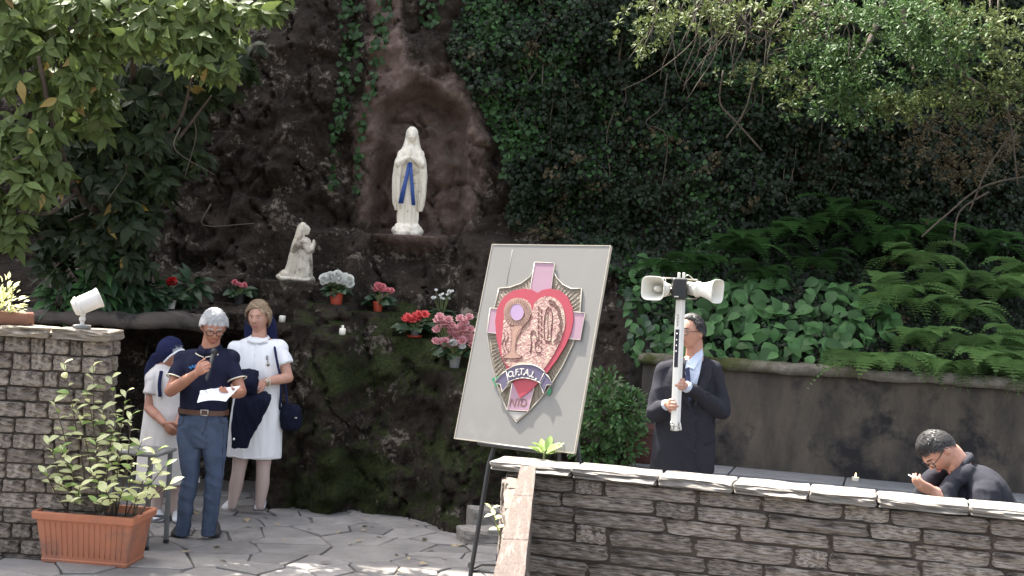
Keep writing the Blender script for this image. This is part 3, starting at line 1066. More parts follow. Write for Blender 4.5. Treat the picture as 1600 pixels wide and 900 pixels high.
for i in range(12):
    mb = MB()
    c = at(rng.uniform(90, 330), rng.uniform(60, 320), rng.uniform(10.1, 10.6))
    mb.tube([c, c + rng.normal(size=3) * 0.1 + [0, 0, -0.1], c + rng.normal(size=3) * 0.16 + [0, 0, -0.25]], [0.006, 0.005, 0.003], 5)
    mb.build('twig', M_TWIG, TR)

# ---- large-leaved shrubs under the tree
for lb, blobs, n in (('dark glossy shrub with long pointed leaves beneath the speckled tree', [(110, 430, 10.9, 55), (165, 415, 10.9, 50), (95, 470, 10.9, 40), (150, 455, 10.85, 45)], 190),
                     ('dark leafy shrub beside the white pot with red flower', [(205, 440, 11.0, 40), (240, 455, 11.05, 38), (190, 470, 11.0, 35), (300, 450, 11.25, 25)], 150)):
    sh = thing('leafy_shrub', lb, 'shrub', hit(blobs[0][0], 480))
    P, D, N = [], [], []
    for x, y, Y, r in blobs:
        k = n // len(blobs)
        d = rand_dirs(k)
        d[:, 1] = -np.abs(d[:, 1])
        P.append(at(x, y, Y) + d * r * Y / FPX * rng.uniform(0.2, 0.8, (k, 1)))
        D.append(d * [1.2, 0.6, 0.8] + [0, -0.2, -0.35])
        N.append(np.array([0, -0.6, 0.8]) + 0.3 * rng.normal(size=(k, 3)))
    P = np.vstack(P)
    leaves(sh, P, np.vstack(D), np.vstack(N), rng.uniform(0.12, 0.19, len(P)), 'lance', [L_HYD if n == 190 else L_POT, L_POT], len(P))
    mb = MB()
    rt = hit(blobs[0][0], 480)
    for x, y, Y, r in blobs:
        mb.tube([rt + [0, 0, -0.03], (rt + at(x, y + 20, Y)) / 2, at(x, y, Y)], [0.016, 0.012, 0.007], 6)
    mb.build('stem', M_STEM, sh)

# ---- ivy over the rock
def ivy_points(n, fn):
    X = rng.uniform(-2.2, 5.0, n)
    Z = rng.uniform(1.42, 5.0, n)
    Y = rock_y(X, Z)
    u = np.stack([X, Y, Z], 1) - CC
    px = 800 + FPX * (u @ CR) / (u @ CF)
    py = 450 - FPX * (u @ CU) / (u @ CF)
    pn = fbm(px / 90, py / 90, 40) * 1.6
    keep = fn(px, py, pn)
    return X[keep], Y[keep], Z[keep], px[keep], py[keep]


def right_mass(px, py, pn):
    lf = np.interp(py, [-200, 0, 60, 130, 200, 280, 340, 400, 440], [660, 690, 705, 745, 760, 770, 790, 930, 960])
    return (px > lf + pn * 70) & (px < 1700) & (py < np.interp(px, [600, 900, 1000, 1080, 1700], [360, 385, 480, 545, 590]) + pn * 40)


def strands(px, py, pn):
    a = np.abs(px - np.interp(py, [-50, 0, 120, 220, 300], [555, 552, 545, 525, 520])) < np.interp(py, [0, 150, 300], [20, 13, 5])
    b = np.abs(px - np.interp(py, [-50, 0, 100, 180, 260], [610, 602, 590, 568, 560])) < np.interp(py, [0, 150, 260], [12, 9, 4])
    c = (px > 655) & (px < 690) & (py < 40)
    return (a | b | c) & (py < 300) & (pn > -0.42)


IV = thing('ivy', 'dense dark ivy curtain hanging over the rock to the right of the niche', 'ivy', hit(960, 440))
X, Y, Z, px, py = ivy_points(110000, right_mass)
n = len(X)
dep = rng.uniform(0.01, 0.13, n) + 0.34 * np.maximum(fbm(px / 55, py / 55, 50), -0.12)
P = np.stack([X, Y - dep, Z], 1)
D = np.array([0, -0.35, -0.9]) + 0.55 * rng.normal(size=(n, 3))
N = np.array([0, -0.9, 0.45]) + 0.4 * rng.normal(size=(n, 3))
S = rng.uniform(0.024, 0.052, n) * (1 + 0.8 * fbm(px / 70, py / 70, 90))
fresh = (fbm(px / 110, py / 110, 60) + 0.12 * rng.normal(size=n) + np.interp(px, [750, 1000, 1300], [0.05, -0.02, -0.18])) > 0.13
dead = ~fresh & (fbm(px / 45, py / 45, 95) + 0.05 * rng.normal(size=n) > 0.235)
old = ~fresh & ~dead
leaves(IV, P[old], D[old], N[old], S[old], 'ivy', [L_IVY], 130)
leaves(IV, P[dead], D[dead], N[dead], S[dead], 'ivy', [L_BROWN], 10)
leaves(IV, P[fresh], D[fresh], N[fresh], S[fresh] * 1.1, 'ivy', [L_IVY2], 150)
for i in range(26):
    x0, y0 = rng.uniform(760, 1350), rng.uniform(-40, 200)
    pts = []
    for k in range(5):
        q = hit(x0 + rng.normal() * 10, y0 + k * rng.uniform(30, 55))
        pts.append(q + [0, -0.09, 0])
    mb = MB()
    mb.tube(pts, [0.008, 0.007, 0.006, 0.005, 0.003], 5)
    mb.build('stem', M_TWIG, IV)
IV2 = thing('ivy', 'thin strands of ivy trailing down the rock left of the niche', 'ivy', hit(545, 200))
X, Y, Z, px, py = ivy_points(14000, strands)
n = len(X)
P = np.stack([X, Y - rng.uniform(0.01, 0.07, n), Z], 1)
leaves(IV2, P, np.array([0, -0.35, -0.9]) + 0.5 * rng.normal(size=(n, 3)), np.array([0, -0.9, 0.45]) + 0.4 * rng.normal(size=(n, 3)), rng.uniform(0.04, 0.075, n), 'ivy', [L_IVY2], min(n, 150))

# ---- pale shrub with hanging twigs, upper right
TS = thing('hanging_shrub', 'overhanging shrub with pale leaf tufts and drooping bare twigs above the ivy', 'shrub', hit(1400, -40))
tufts = []
def tw_blob(x, y, Y, rx, ry, n, kind):
    for _ in range(n):
        a, b = rng.normal(), rng.normal()
        tufts.append((*at(x + a * rx * 0.5, y + b * ry * 0.5, Y + rng.normal() * 0.18), kind))
for q in ((1010, 30, 9.9, 60, 40, 40, 0), (1080, 20, 9.9, 80, 40, 70, 0), (1170, 30, 9.9, 80, 50, 60, 0), (1020, 85, 9.9, 30, 20, 12, 0), (1200, 115, 10.0, 60, 20, 35, 0),
          (1300, 95, 9.9, 80, 45, 170, 1), (1330, 150, 9.95, 80, 45, 190, 1), (1400, 165, 10.0, 70, 25, 110, 0), (1380, 20, 9.7, 120, 30, 150, 1), (1430, 60, 9.8, 80, 35, 150, 1),
          (1480, 80, 9.9, 70, 50, 130, 1), (1540, 40, 9.9, 90, 45, 130, 0), (1580, 120, 10.1, 60, 60, 110, 0), (1500, 150, 10.2, 70, 40, 90, 0), (1560, 200, 10.6, 70, 60, 90, 2), (1450, 210, 10.8, 70, 40, 60, 2),
          (1500, 260, 11.0, 90, 50, 90, 2), (1260, 30, 10.0, 70, 40, 70, 0), (1240, 150, 10.2, 40, 25, 24, 0)):
    tw_blob(*q)
P, D, N, S, K = [], [], [], [], []
for x, y, z, kind in tufts:
    k = 9
    d = rand_dirs(k)
    d[:, 1] -= 0.35
    d[:, 2] += 0.3
    P.append(np.array([x, y, z]) + d * 0.012)
    D.append(d)
    N.append(np.array([0, -0.3, 1.0]) + 0.5 * rng.normal(size=(k, 3)))
    S.append(rng.uniform(0.028, 0.055, k))
    K += [kind] * k
P, D, N, S, K = np.vstack(P), np.vstack(D), np.vstack(N), np.concatenate(S), np.array(K)
for kind, m_ in ((0, L_SHR), (1, L_SHR2), (2, L_BROWN)):
    leaves(TS, P[K == kind], D[K == kind], N[K == kind], S[K == kind] * (1 if kind < 2 else 0.9), 'small', [m_], 0)
for i in range(55):
    x0, y0 = rng.uniform(1010, 1330), rng.uniform(-50, 30)
    dx, dy = rng.normal() * 45 - 15, rng.uniform(50, 130)
    Y0 = rng.uniform(9.9, 10.6)
    mb = MB()
    mb.tube([at(x0, y0, Y0), at(x0 + dx * 0.2 + 12, y0 + dy * 0.4, Y0 - 0.05), at(x0 + dx * 0.6, y0 + dy * 0.8, Y0 - 0.12), at(x0 + dx, y0 + dy, Y0 - 0.1)], [0.0065, 0.006, 0.0045, 0.0025], 5)
    mb.build('twig', M_TWIG, TS)
for pts in ([(1130, 110), (1125, 160), (1150, 190), (1190, 235)], [(1180, 110), (1165, 170), (1135, 215)], [(1420, 180), (1450, 200), (1480, 212)], [(1565, 140), (1580, 200), (1590, 290)], [(1595, 190), (1545, 260), (1515, 330)], [(1640, 270), (1540, 290), (1480, 335), (1440, 370)], [(1545, 300), (1500, 330), (1490, 380)], [(1547, 0), (1550, 90)], [(1560, 0), (1558, 80)]):
    mb = MB()
    mb.tube([at(a, b, 10.3) for a, b in pts], 0.008, 5)
    mb.build('twig', M_TWIG, TS)
mb = MB()
for x, y in ((1100, 10), (1250, 40), (1330, 110), (1430, 120), (1520, 90), (1580, 160)):
    mb.tube([hit(1400, -40) + [0, 0.1, 0.2], at(1400, -60, 10.8), at((1400 + x) / 2, y - 60, 10.4), at(x, y, 10.05)], [0.05, 0.04, 0.025, 0.01], 8)
mb.build('trunk', M_BARK, TS)

# ---- ferns
def frond_t(seed, n=20):
    r = np.random.default_rng(seed)
    V, F = [], []
    def mid(t):
        return np.array([0.03 * math.sin(3 * t + seed), t * (1 - 0.2 * t), 0.72 * t - 1.05 * t * t])
    prev = None
    for i in range(n + 1):
        t = i / n
        c = mid(t)
        wv = 0.007 * (1 - t) + 0.001
        V += [c + [-wv, 0, 0], c + [wv, 0, 0]]
        if i:
            a = 2 * i
            F.append((a - 2, a - 1, a + 1, a))
    for i in range(2, n + 1):
        t = i / n
        c = mid(t)
        ln = 0.24 * math.sin(math.pi * min(1, 0.12 + t * 0.9)) ** 0.8 * r.uniform(0.85, 1.1) + 0.008
        for s_ in (-1, 1):
            d = np.array([s_ * 0.9, 0.42, -0.10 - 0.12 * r.random()])
            d /= np.linalg.norm(d)
            e = np.array([0, 1.0, 0.35])
            hw = 0.0185
            k = len(V)
            b, tip = c, c + d * ln + np.array([0, 0, -0.25 * ln * ln * 4 * 0.25])
            m_ = (b + tip) / 2 + np.array([0, 0, 0.01])
            V += [b - e * hw * 0.7, b + e * hw * 0.7, m_ + e * hw * 0.8, m_ - e * hw * 0.8, tip + e * 0.003, tip - e * 0.003]
            F += [(k, k + 1, k + 2, k + 3), (k + 3, k + 2, k + 4, k + 5)]
    return np.array(V), np.array(F)


FT = [frond_t(i) for i in range(4)]
FM = [[np_mesh('frond', v, f, q) for v, f in FT] for q in (L_FERN, L_FERN2)]


FN = [0]


def fern(px, py, lab, kind, nf, size, spread=1.0, yo=0.0):
    p = hit(px, py)
    p = p + np.array([0, -0.02 - yo, 0])
    t = thing('fern', lab, 'fern', p, 'ferns on the bank')
    for i in range(nf):
        az = math.radians(-90 + spread * (-80 + 160 * (i + 0.5) / nf) + rng.normal() * 10)
        el = rng.uniform(0.1, 0.75)
        y = np.array([math.cos(az) * math.cos(el), math.sin(az) * math.cos(el), math.sin(el)])
        x = nrm(np.cross(y, [0, 0, 1.0]))
        z = np.cross(x, y)
        s_ = size * rng.uniform(0.7, 1.15)
        o = bpy.data.objects.new('frond', FM[kind][i % 4])
        COL.objects.link(o)
        o.parent = t
        x, y, z = x * s_, y * s_, z * s_
        o.matrix_basis = Matrix(((x[0], y[0], z[0], 0), (x[1], y[1], z[1], 0), (x[2], y[2], z[2], 0), (0, 0, 0, 1)))


F1, F2 = 'bright green fern arching over the mossy edge of the concrete wall', 'dark green fern growing on the bank under the ivy'
for x, y in ((1430, 545), (1490, 500), (1545, 470), (1595, 450), (1470, 455), (1520, 560), (1580, 545), (1650, 520), (1610, 590), (1360, 590), (1420, 420), (1465, 585), (1545, 590), (1390, 480)):
    fern(x, y, F1, 0, 15, rng.uniform(0.45, 0.7), yo=0.16)
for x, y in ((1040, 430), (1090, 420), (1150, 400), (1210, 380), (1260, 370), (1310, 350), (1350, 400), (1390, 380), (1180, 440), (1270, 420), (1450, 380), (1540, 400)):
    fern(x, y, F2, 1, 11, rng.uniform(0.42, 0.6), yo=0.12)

# ---- broad-leaved hydrangea on the bank
HB = thing('hydrangea_bush', 'broad leaved green hydrangea bush behind the suited man and the loudspeaker pole', 'bush', hit(1220, 545))
P, N, D = [], [], []
for i in range(430):
    x, y = rng.uniform(1075, 1400), rng.uniform(432, 560)
    if y < np.interp(x, [1075, 1110, 1160, 1300, 1360, 1400], [450, 432, 425, 440, 445, 470]):
        continue
    if x > 1330 and y > 530:
        continue
    h_ = hit(x, y)
    P.append(at(x, y, h_[1] - rng.uniform(0.04, 0.34)))
    D.append([rng.normal() * 0.8, -0.4 + rng.normal() * 0.2, -0.45 + 0.4 * rng.normal()])
    N.append([rng.normal() * 0.3, -0.65, 0.75 + 0.25 * rng.normal()])
leaves(HB, P, D, N, rng.uniform(0.10, 0.19, len(P)), 'broad', [L_HYD], 290)
mb = MB()
for x in range(1090, 1400, 45):
    b = hit(x, 560)
    q = hit(x + rng.normal() * 12, 480)
    mb.tube([b + [0, 0.03, -0.05], (b + q) / 2 + [0, -0.05, 0], q + [0, -0.03, 0]], [0.008, 0.007, 0.004], 6)
mb.build('stem', M_STEM, HB)
DB = thing('leafy_bush', 'dark leafy growth beside the left end of the concrete wall', 'bush', hit(1020, 560))
P, N, D = [], [], []
for i in range(330):
    x, y = rng.uniform(960, 1085), rng.uniform(400, 570)
    if (x - 1030) ** 2 / 60 ** 2 + (y - 485) ** 2 / 90 ** 2 > 1:
        continue
    h_ = hit(x, y)
    P.append(at(x, y, h_[1] - rng.uniform(0.03, 0.3)))
    D.append([rng.normal() * 0.8, -0.4, -0.5 + 0.4 * rng.normal()])
    N.append([rng.normal() * 0.3, -0.65, 0.75])
leaves(DB, P, D, N, rng.uniform(0.07, 0.12, len(P)), 'broad', [L_POT, L_HYD], 200)

# ---- pots
M_TERRA = mat('terracotta', (0.40, 0.155, 0.085), (0.35, 0.13, 0.07), scale=8, rough=0.8, bump=0.15, c3=(0.26, 0.12, 0.08), s3=3.5, t3=0.57)
M_POTR = mat('red_plastic_pot', (0.40, 0.055, 0.025), (0.34, 0.05, 0.025), scale=8, rough=0.5)
M_POTG = mat('grey_plastic_pot', (0.20, 0.20, 0.19), (0.15, 0.15, 0.145), scale=8, rough=0.6)
M_POTW = mat('white_plastic_pot', (0.55, 0.54, 0.50), (0.45, 0.44, 0.40), scale=8, rough=0.6)
M_POTK = mat('black_plastic_pot', (0.02, 0.02, 0.022), (0.03, 0.03, 0.03), scale=8, rough=0.6)
M_FW = mat('white_petal', (0.86, 0.86, 0.83), (0.82, 0.82, 0.78), scale=20, rough=0.7, trans=0.35)
M_FP = mat('pink_petal', (0.62, 0.17, 0.20), (0.72, 0.30, 0.32), scale=20, rough=0.7, trans=0.2, island=0.2)
M_FLP = mat('light_pink_petal', (0.70, 0.30, 0.34), (0.78, 0.52, 0.52), scale=40, rough=0.7, trans=0.2, island=0.25)
M_FR = mat('red_petal', (0.62, 0.055, 0.06), (0.70, 0.12, 0.11), scale=20, rough=0.7, trans=0.2, island=0.2)
M_FRR = mat('deep_red_petal', (0.50, 0.012, 0.015), (0.42, 0.01, 0.015), scale=20, rough=0.6, trans=0.2)


def pot(parent, c, r, h, m_):
    mb = MB()
    mb.lathe([(r * 0.02, 0), (r * 0.74, 0), (r * 0.78, 0.01), (r * 0.94, h * 0.80), (r * 1.03, h * 0.82), (r * 1.04, h), (r * 0.94, h), (r * 0.90, h * 0.88), (r * 0.02, h * 0.88)], c, 24)
    mb.build('pot', m_, parent, sharp=40)


def bloom_t(n, layers, up=0.3):
    V, F = [], []
    tv, tf = LT['petal']
    for L_ in range(layers):
        e = up + (1.35 - up) * L_ / max(1, layers - 1) if layers > 1 else up
        k = max(4, int(n * math.cos(e) + 2))
        for i in range(k):
            a = 2 * math.pi * (i + 0.5 * (L_ % 2)) / k + rng.normal() * 0.08
            y = np.array([math.cos(a) * math.cos(e), math.sin(a) * math.cos(e), math.sin(e)])
            z = np.array([-math.cos(a) * math.sin(e), -math.sin(a) * math.sin(e), math.cos(e)])
            x = np.cross(y, z)
            b = len(V)
            s_ = 1 - 0.25 * L_ / layers
            V += [(x * p[0] + y * p[1] + z * p[2]) * s_ for p in tv]
            F += [tuple(q + b) for q in tf]
    return np.array(V), np.array(F)


BT = {'mum': bloom_t(20, 7, -0.5), 'rose': bloom_t(7, 4, 0.1), 'five': bloom_t(6, 2, 0.15)}


def potted(key, name, label, cat, pr, ph, pm, lf, blooms, bt, bm_, bs, lsize, lrad, lh, nleaf, saucer=None, tm='broad'):
    c = POS[key] + np.array([0, 0, -0.003])
    t = thing(name, label, cat, c, 'potted flowers on the rock ledges')
    base = c.copy()
    if saucer is not None:
        mb = MB()
        mb.lathe([(0.01, 0), (pr * 1.5, 0), (pr * 1.75, 0.022), (pr * 1.68, 0.022), (pr * 1.45, 0.006), (0.01, 0.006)], base, 24)
        mb.build('saucer', saucer, t)
        base = base + [0, 0, 0.007]
    if ph:
        pot(t, base, pr, ph, pm)
    top = base + [0, 0, ph * 0.88]
    d = rand_dirs(nleaf)
    d[:, 2] = np.abs(d[:, 2])
    P = top + d * np.array([lrad, lrad, lh]) * rng.uniform(0.35, 0.95, (nleaf, 1))
    leaves(t, P, d * [1, 1, 0.3] + [0, -0.1, -0.1], np.array([0, -0.4, 1]) + 0.35 * rng.normal(size=(nleaf, 3)), lsize * rng.uniform(0.75, 1.2, nleaf), tm, [lf], nleaf)
    mb = MB()
    for dx, dz, s_, mk in blooms:
        q = base + np.array([dx, -0.35 * lrad * rng.uniform(0.2, 1.0), dz])
        mb.tube([top + [dx * 0.2, 0, -0.01], (top + q) / 2 + [dx * 0.1, 0, 0.01], q], 0.003, 5)
    mb.build('stem', M_STEM, t)
    for dx, dz, s_, mk in blooms:
        q = base + np.array([dx, -0.35 * lrad * rng.uniform(0.2, 1.4), dz])
        v, f = BT[bt]
        me = np_mesh('flower', v * bs * s_, f, mk or bm_)
        o = put('flower', me, t, False)
        ax = nrm(np.array([rng.normal() * 0.35, -0.75, 0.8]))
        o.rotation_euler = Vector(ax).to_track_quat('Z', 'Y').to_euler()
        o.location = tuple(q - c)
    return t


def spray(n, w, z0, z1, s0=0.8, s1=1.15, mk=None):
    return [(rng.uniform(-w, w), rng.uniform(z0, z1), rng.uniform(s0, s1), mk) for _ in range(n)]


M_LILY = L_POT
potted('mum', 'potted_chrysanthemum', 'white chrysanthemum in a red pot beside the kneeling statue', 'flower pot', 0.062, 0.105, M_POTR, L_POT,
       [(0.118 * math.sin(a), 0.225 + 0.05 * abs(math.cos(a * 1.1)) * rng.uniform(0.6, 1) - 0.02 * (i % 3), rng.uniform(0.8, 1.2), None) for i, a in enumerate(np.linspace(-1.45, 1.45, 30))], 'mum', M_FW, 0.036, 0.085, 0.10, 0.09, 46)
potted('pink', 'potted_flower', 'pink flowering plant in a red pot below the niche', 'flower pot', 0.048, 0.088, M_POTR, L_POT,
       [(rng.uniform(-0.05, 0.06), rng.uniform(0.185, 0.235), 1.0, None) for _ in range(12)] + [(0.10, 0.18, 1.0, None), (0.115, 0.19, 1.0, None), (0.09, 0.19, 1, None)], 'rose', M_FP, 0.032, 0.10, 0.13, 0.08, 34)
potted('red', 'potted_poinsettia', 'red flowering plant on a red saucer on the mossy rock', 'flower pot', 0.04, 0.075, M_POTG, L_POT,
       [(rng.uniform(-0.09, 0.10), rng.uniform(0.135, 0.20), 1.0, None) for _ in range(16)], 'five', M_FR, 0.045, 0.11, 0.14, 0.07, 36, M_POTR)
potted('azalea', 'potted_azalea', 'pale pink and white azalea in a grey pot beside the leaning board', 'flower pot', 0.05, 0.10, M_POTG, L_POT,
       [(rng.uniform(-0.17, 0.13), rng.uniform(0.18, 0.42), 1.1, None) for _ in range(34)] + spray(10, 0.17, 0.17, 0.30) + spray(5, 0.06, 0.17, 0.20, mk=M_FW), 'rose', M_FLP, 0.038, 0.10, 0.14, 0.16, 34)
potted('pink_dark', 'potted_flower', 'small pink flower in a black pot above the white capped women', 'flower pot', 0.05, 0.09, M_POTK, L_POT,
       [(rng.uniform(-0.05, 0.05), rng.uniform(0.15, 0.20), 0.9, None) for _ in range(9)], 'rose', M_FP, 0.028, 0.10, 0.11, 0.07, 30)
potted('red_white', 'potted_flower', 'single deep red flower in a white pot at the end of the log rail', 'flower pot', 0.042, 0.075, M_POTW, L_POT,
       [(0.005, 0.235, 1.2, None), (0.02, 0.215, 1.1, None), (-0.01, 0.21, 1.1, None)], 'rose', M_FRR, 0.042, 0.12, 0.12, 0.10, 26)
t = potted('snow', 'potted_bulb', 'clump of slender green stems with small white buds on the rock', 'flower', 0.03, 0.0, M_POTG, L_POT,
           [(rng.uniform(-0.09, 0.09), rng.uniform(0.13, 0.22), 1, None) for _ in range(15)], 'five', M_FW, 0.018, 0.17, 0.06, 0.03, 70, None, 'blade')

# ---- bush in a dark pot on the bench end
bp = W0 + wd_ * 0.10 + wn * 0.27
PB = thing('potted_bush', 'dense small leaved bush in a dark red pot between the board and the suited man', 'bush', (bp[0], bp[1], 0.548))
pot(PB, np.array([bp[0], bp[1], 0.548]), 0.17, 0.30, mat('dark_red_pot', (0.10, 0.03, 0.025), (0.07, 0.025, 0.02), scale=6, rough=0.7))
P, D = [], []
for x, y, Y, r, n in ((955, 645, 10.25, 55, 520), (925, 690, 10.25, 42, 300), (975, 690, 10.25, 35, 220), (940, 610, 10.25, 38, 220), (985, 640, 10.3, 38, 220), (930, 720, 10.25, 35, 120)):
    d = rand_dirs(n)
    P.append(at(x, y, Y) + d * r * Y / FPX * rng.uniform(0.5, 1.0, (n, 1)))
    D.append(d + [0, -0.2, 0.25] + 0.3 * rng.normal(size=(n, 3)))
P, D = np.vstack(P), np.vstack(D)
leaves(PB, P, D, np.array([0, -0.5, 0.9]) + 0.5 * rng.normal(size=P.shape), rng.uniform(0.04, 0.065, len(P)), 'oval', [L_BUSH, L_HYD], 150)
mb = MB()
for x, y in ((955, 645), (925, 680), (985, 640), (940, 610)):
    mb.tube([(bp[0], bp[1], 0.8), (np.array([bp[0], bp[1], 0.85]) + at(x, y, 10.25)) / 2, at(x, y, 10.25)], [0.014, 0.011, 0.006], 6)
mb.build('stem', M_BARK, PB)

# ---- terracotta planter with a variegated shrub
pc0 = gnd(136, 884)
PLY = math.radians(-6)
PL = thing('planter', 'rectangular terracotta planter standing before the left stone wall', 'planter', (pc0[0], pc0[1] + 0.12, 0.012))
ca, sa = math.cos(PLY), math.sin(PLY)
PX, PY_, PZ = np.array([ca, sa, 0]), np.array([-sa, ca, 0]), np.array([0, 0, 1.0])
pbase = np.array([pc0[0], pc0[1] + 0.12, 0.012])


def rrect(c, hx, hy, r, z):
    pts = []
    for sx_, sy_, a0 in ((1, -1, -90), (1, 1, 0), (-1, 1, 90), (-1, -1, 180)):
        for k in range(4):
            a = math.radians(a0 + 30 * k)
            pts.append(c + PX * (sx_ * (hx - r) + r * math.cos(a)) + PY_ * (sy_ * (hy - r) + r * math.sin(a)) + PZ * z)
    return pts


mb = MB()
pr = [(0.0, 0.01, 0.01), (0.325, 0.15, 0), (0.330, 0.155, 0.02), (0.325, 0.150, 0.028), (0.362, 0.182, 0.285), (0.385, 0.205, 0.290), (0.390, 0.210, 0.330), (0.383, 0.203, 0.338), (0.360, 0.180, 0.338), (0.352, 0.172, 0.27), (0.01, 0.01, 0.27)]
mb.rings([rrect(pbase, max(a * 0.9, 0.02), max(b, 0.02), min(0.02, max(b, 0.02) * 0.5), z) for a, b, z in pr])
mb.build('trough', M_TERRA, PL, sharp=35)
for i in range(15):
    u = -0.252 + 0.036 * i
    mb = MB()
    mb.tube([pbase + PX * u - PY_ * 0.157 + PZ * 0.05, pbase + PX * u * 1.06 - PY_ * 0.183 + PZ * 0.27], 0.0022, 6)
    mb.build('rib', M_TERRA, PL)
mb = MB()
mb.rings([rrect(pbase, 0.318, 0.173, 0.02, 0.272), rrect(pbase, 0.317, 0.172, 0.02, 0.292)])
mb.build('soil', M_SOIL, PL, smooth=False)
VS = thing('variegated_shrub', 'sunlit yellow green shrub growing in the terracotta planter', 'shrub', pbase + PZ * 0.29)
tips = [(100, 568, 8.30), (146, 572, 8.34), (175, 590, 8.36), (198, 612, 8.40), (85, 628, 8.3), (120, 640, 8.3), (160, 640, 8.3), (205, 650, 8.35), (150, 690, 8.2), (222, 690, 8.3), (245, 705, 8.3), (265, 757, 8.3), (258, 728, 8.3),
        (75, 690, 8.3), (95, 700, 8.25), (110, 720, 8.2), (140, 735, 8.15), (170, 720, 8.2), (190, 700, 8.25), (205, 730, 8.2), (230, 745, 8.2), (125, 760, 8.15), (165, 765, 8.15), (190, 770, 8.15), (90, 755, 8.2), (110, 785, 8.15), (150, 785, 8.15), (215, 775, 8.15), (70, 735, 8.3), (180, 660, 8.3), (135, 610, 8.36)]
P, D, N, S = [], [], [], []
smb = []
for x, y, Y in tips:
    tip = at(x, y, Y)
    b = pbase + PX * np.clip((tip - pbase) @ PX * 0.55 + rng.normal() * 0.05, -0.3, 0.3) + PY_ * rng.uniform(-0.1, 0.08) + PZ * 0.285
    mid = b * 0.5 + tip * 0.5 + np.array([rng.normal() * 0.025, rng.normal() * 0.02, 0.02])
    cv = catmull([b, mid, tip], 10)
    smb.append((b, mid, tip))
    ln = np.linalg.norm(tip - b)
    nl = int(5 + ln * 6)
    for k in range(nl):
        t_ = 1 - (k / nl) ** 1.2 * (0.55 if ln > 0.3 else 0.7)
        c = cv[min(20, int(t_ * 20))]
        a = k * 2.4 + rng.normal() * 0.3
        d = np.array([math.cos(a), math.sin(a) * 0.8 - 0.15, 0.35 if k > 2 else 0.9])
        P.append(c)
        D.append(d)
        N.append([rng.normal() * 0.3, -0.45 + rng.normal() * 0.3, 1.0])
        S.append(rng.uniform(0.055, 0.10))
hi_ = np.array([p[2] > 0.98 for p in P])
P, D, N, S = map(np.array, (P, D, N, S))
leaves(VS, P, D, N, S, 'oval', [L_VAR, L_VAR, L_VAR, L_VAR, L_VAR2], min(290, len(P)), wob=0.3)
for b, m_, t_ in smb:
    mb = MB()
    mb.tube([b - PZ * 0.02, m_, t_], [0.006, 0.0045, 0.002], 6)
    mb.build('stem', M_TWIG, VS)

# ---- sunlit plant in a brown box on the left wall
tp = at(8, 507, 8.55)
WP = thing('potted_plant', 'sunlit pale leaved plant in a brown box on the left wall coping', 'plant', (tp[0], tp[1], ltop))
mb = MB()
mb.box((tp[0] + 0.02, tp[1], ltop + 0.045), (0.30, 0.14, 0.085), bev=0.008)
mb.build('box', mat('brown_box', (0.22, 0.10, 0.06), (0.15, 0.07, 0.045), scale=6, rough=0.8), WP)
n = 190
d = rand_dirs(n)
d[:, 2] = np.abs(d[:, 2])
P = np.array([tp[0] - 0.03, tp[1], ltop + 0.08]) + d * np.array([0.16, 0.12, 0.24]) * rng.uniform(0.2, 1, (n, 1))
leaves(WP, P, d + [0, -0.2, 0.2], np.array([0, -0.2, 1]) + 0.4 * rng.normal(size=(n, 3)), rng.uniform(0.035, 0.06, n), 'oval', [L_VAR], n)
mb = MB()
for i in range(5):
    mb.tube([(tp[0] - 0.05 + 0.02 * i, tp[1], ltop + 0.07), (tp[0] - 0.10 + 0.035 * i, tp[1], ltop + 0.26)], 0.004, 5)
mb.build('stem', M_STEM, WP)

# ---- little weeds on the low wall
def weed(label, root, n, spread, size, m_, tm='lance', up=0.5):
    t = thing('weed', label, 'weed', root)
    d = rand_dirs(n)
    d[:, 2] = np.abs(d[:, 2]) * up + 0.25
    leaves(t, root + d * [spread, spread, spread], d * [1, 1, 0.8], np.array([0, -0.4, 1]) + 0.25 * rng.normal(size=(n, 3)), size * rng.uniform(0.7, 1.2, n), tm, [m_], n)
    mb = MB()
    mb.tube([root - [0, 0, 0.04], root + [0.003, 0, 0.03]], 0.006, 6)
    mb.build('stem', M_STEM, t)


weed('fresh green weed with long leaves rising behind the coping under the board', at(850, 712, 7.42), 12, 0.02, 0.12, L_VAR2, up=1.4)
r0 = at(772, 812, 7.0)
t = thing('weed', 'small yellow green sprig growing from the side of the parapet', 'weed', r0)
mb = MB()
sp = [at(782, 838, 7.0), at(776, 820, 6.98), at(768, 795, 6.96)]
mb.tube(sp, [0.005, 0.004, 0.002], 5)
mb.build('stem', M_STEM, t)
cv = catmull(sp, 6)
P = [cv[min(12, int(i))] for i in (3, 4, 5, 8, 9, 10, 12, 12, 12)]
leaves(t, P, [[rng.normal(), -0.4, 0.5 + 0.3 * rng.normal()] for _ in P], [[0, -0.5, 1]] * len(P), [0.05] * len(P), 'oval', [L_VAR], len(P))

# ---- fallen leaves on the paving
for i in range(36):
    p = np.array([rng.uniform(-2.5, -0.2), rng.uniform(8.6, 10.3), 0.022])
    v, f = LT['oval' if i % 2 else 'lance']
    me = np_mesh('fallen_leaf', v * rng.uniform(0.05, 0.10) * [1, 1, 0.7], f, random.choice([L_BROWN, mat('pale_dry_leaf', (0.34, 0.28, 0.18), (0.25, 0.19, 0.11), scale=8, rough=0.9)]))
    o = put('fallen_leaf', me)
    o.location = tuple(p)
    o.rotation_euler = (rng.normal() * 0.15, rng.normal() * 0.15, rng.uniform(0, 6.3))
    tag(o, 'dry fallen leaf lying on the stone paving', 'leaf', 'fallen leaves on the paving')
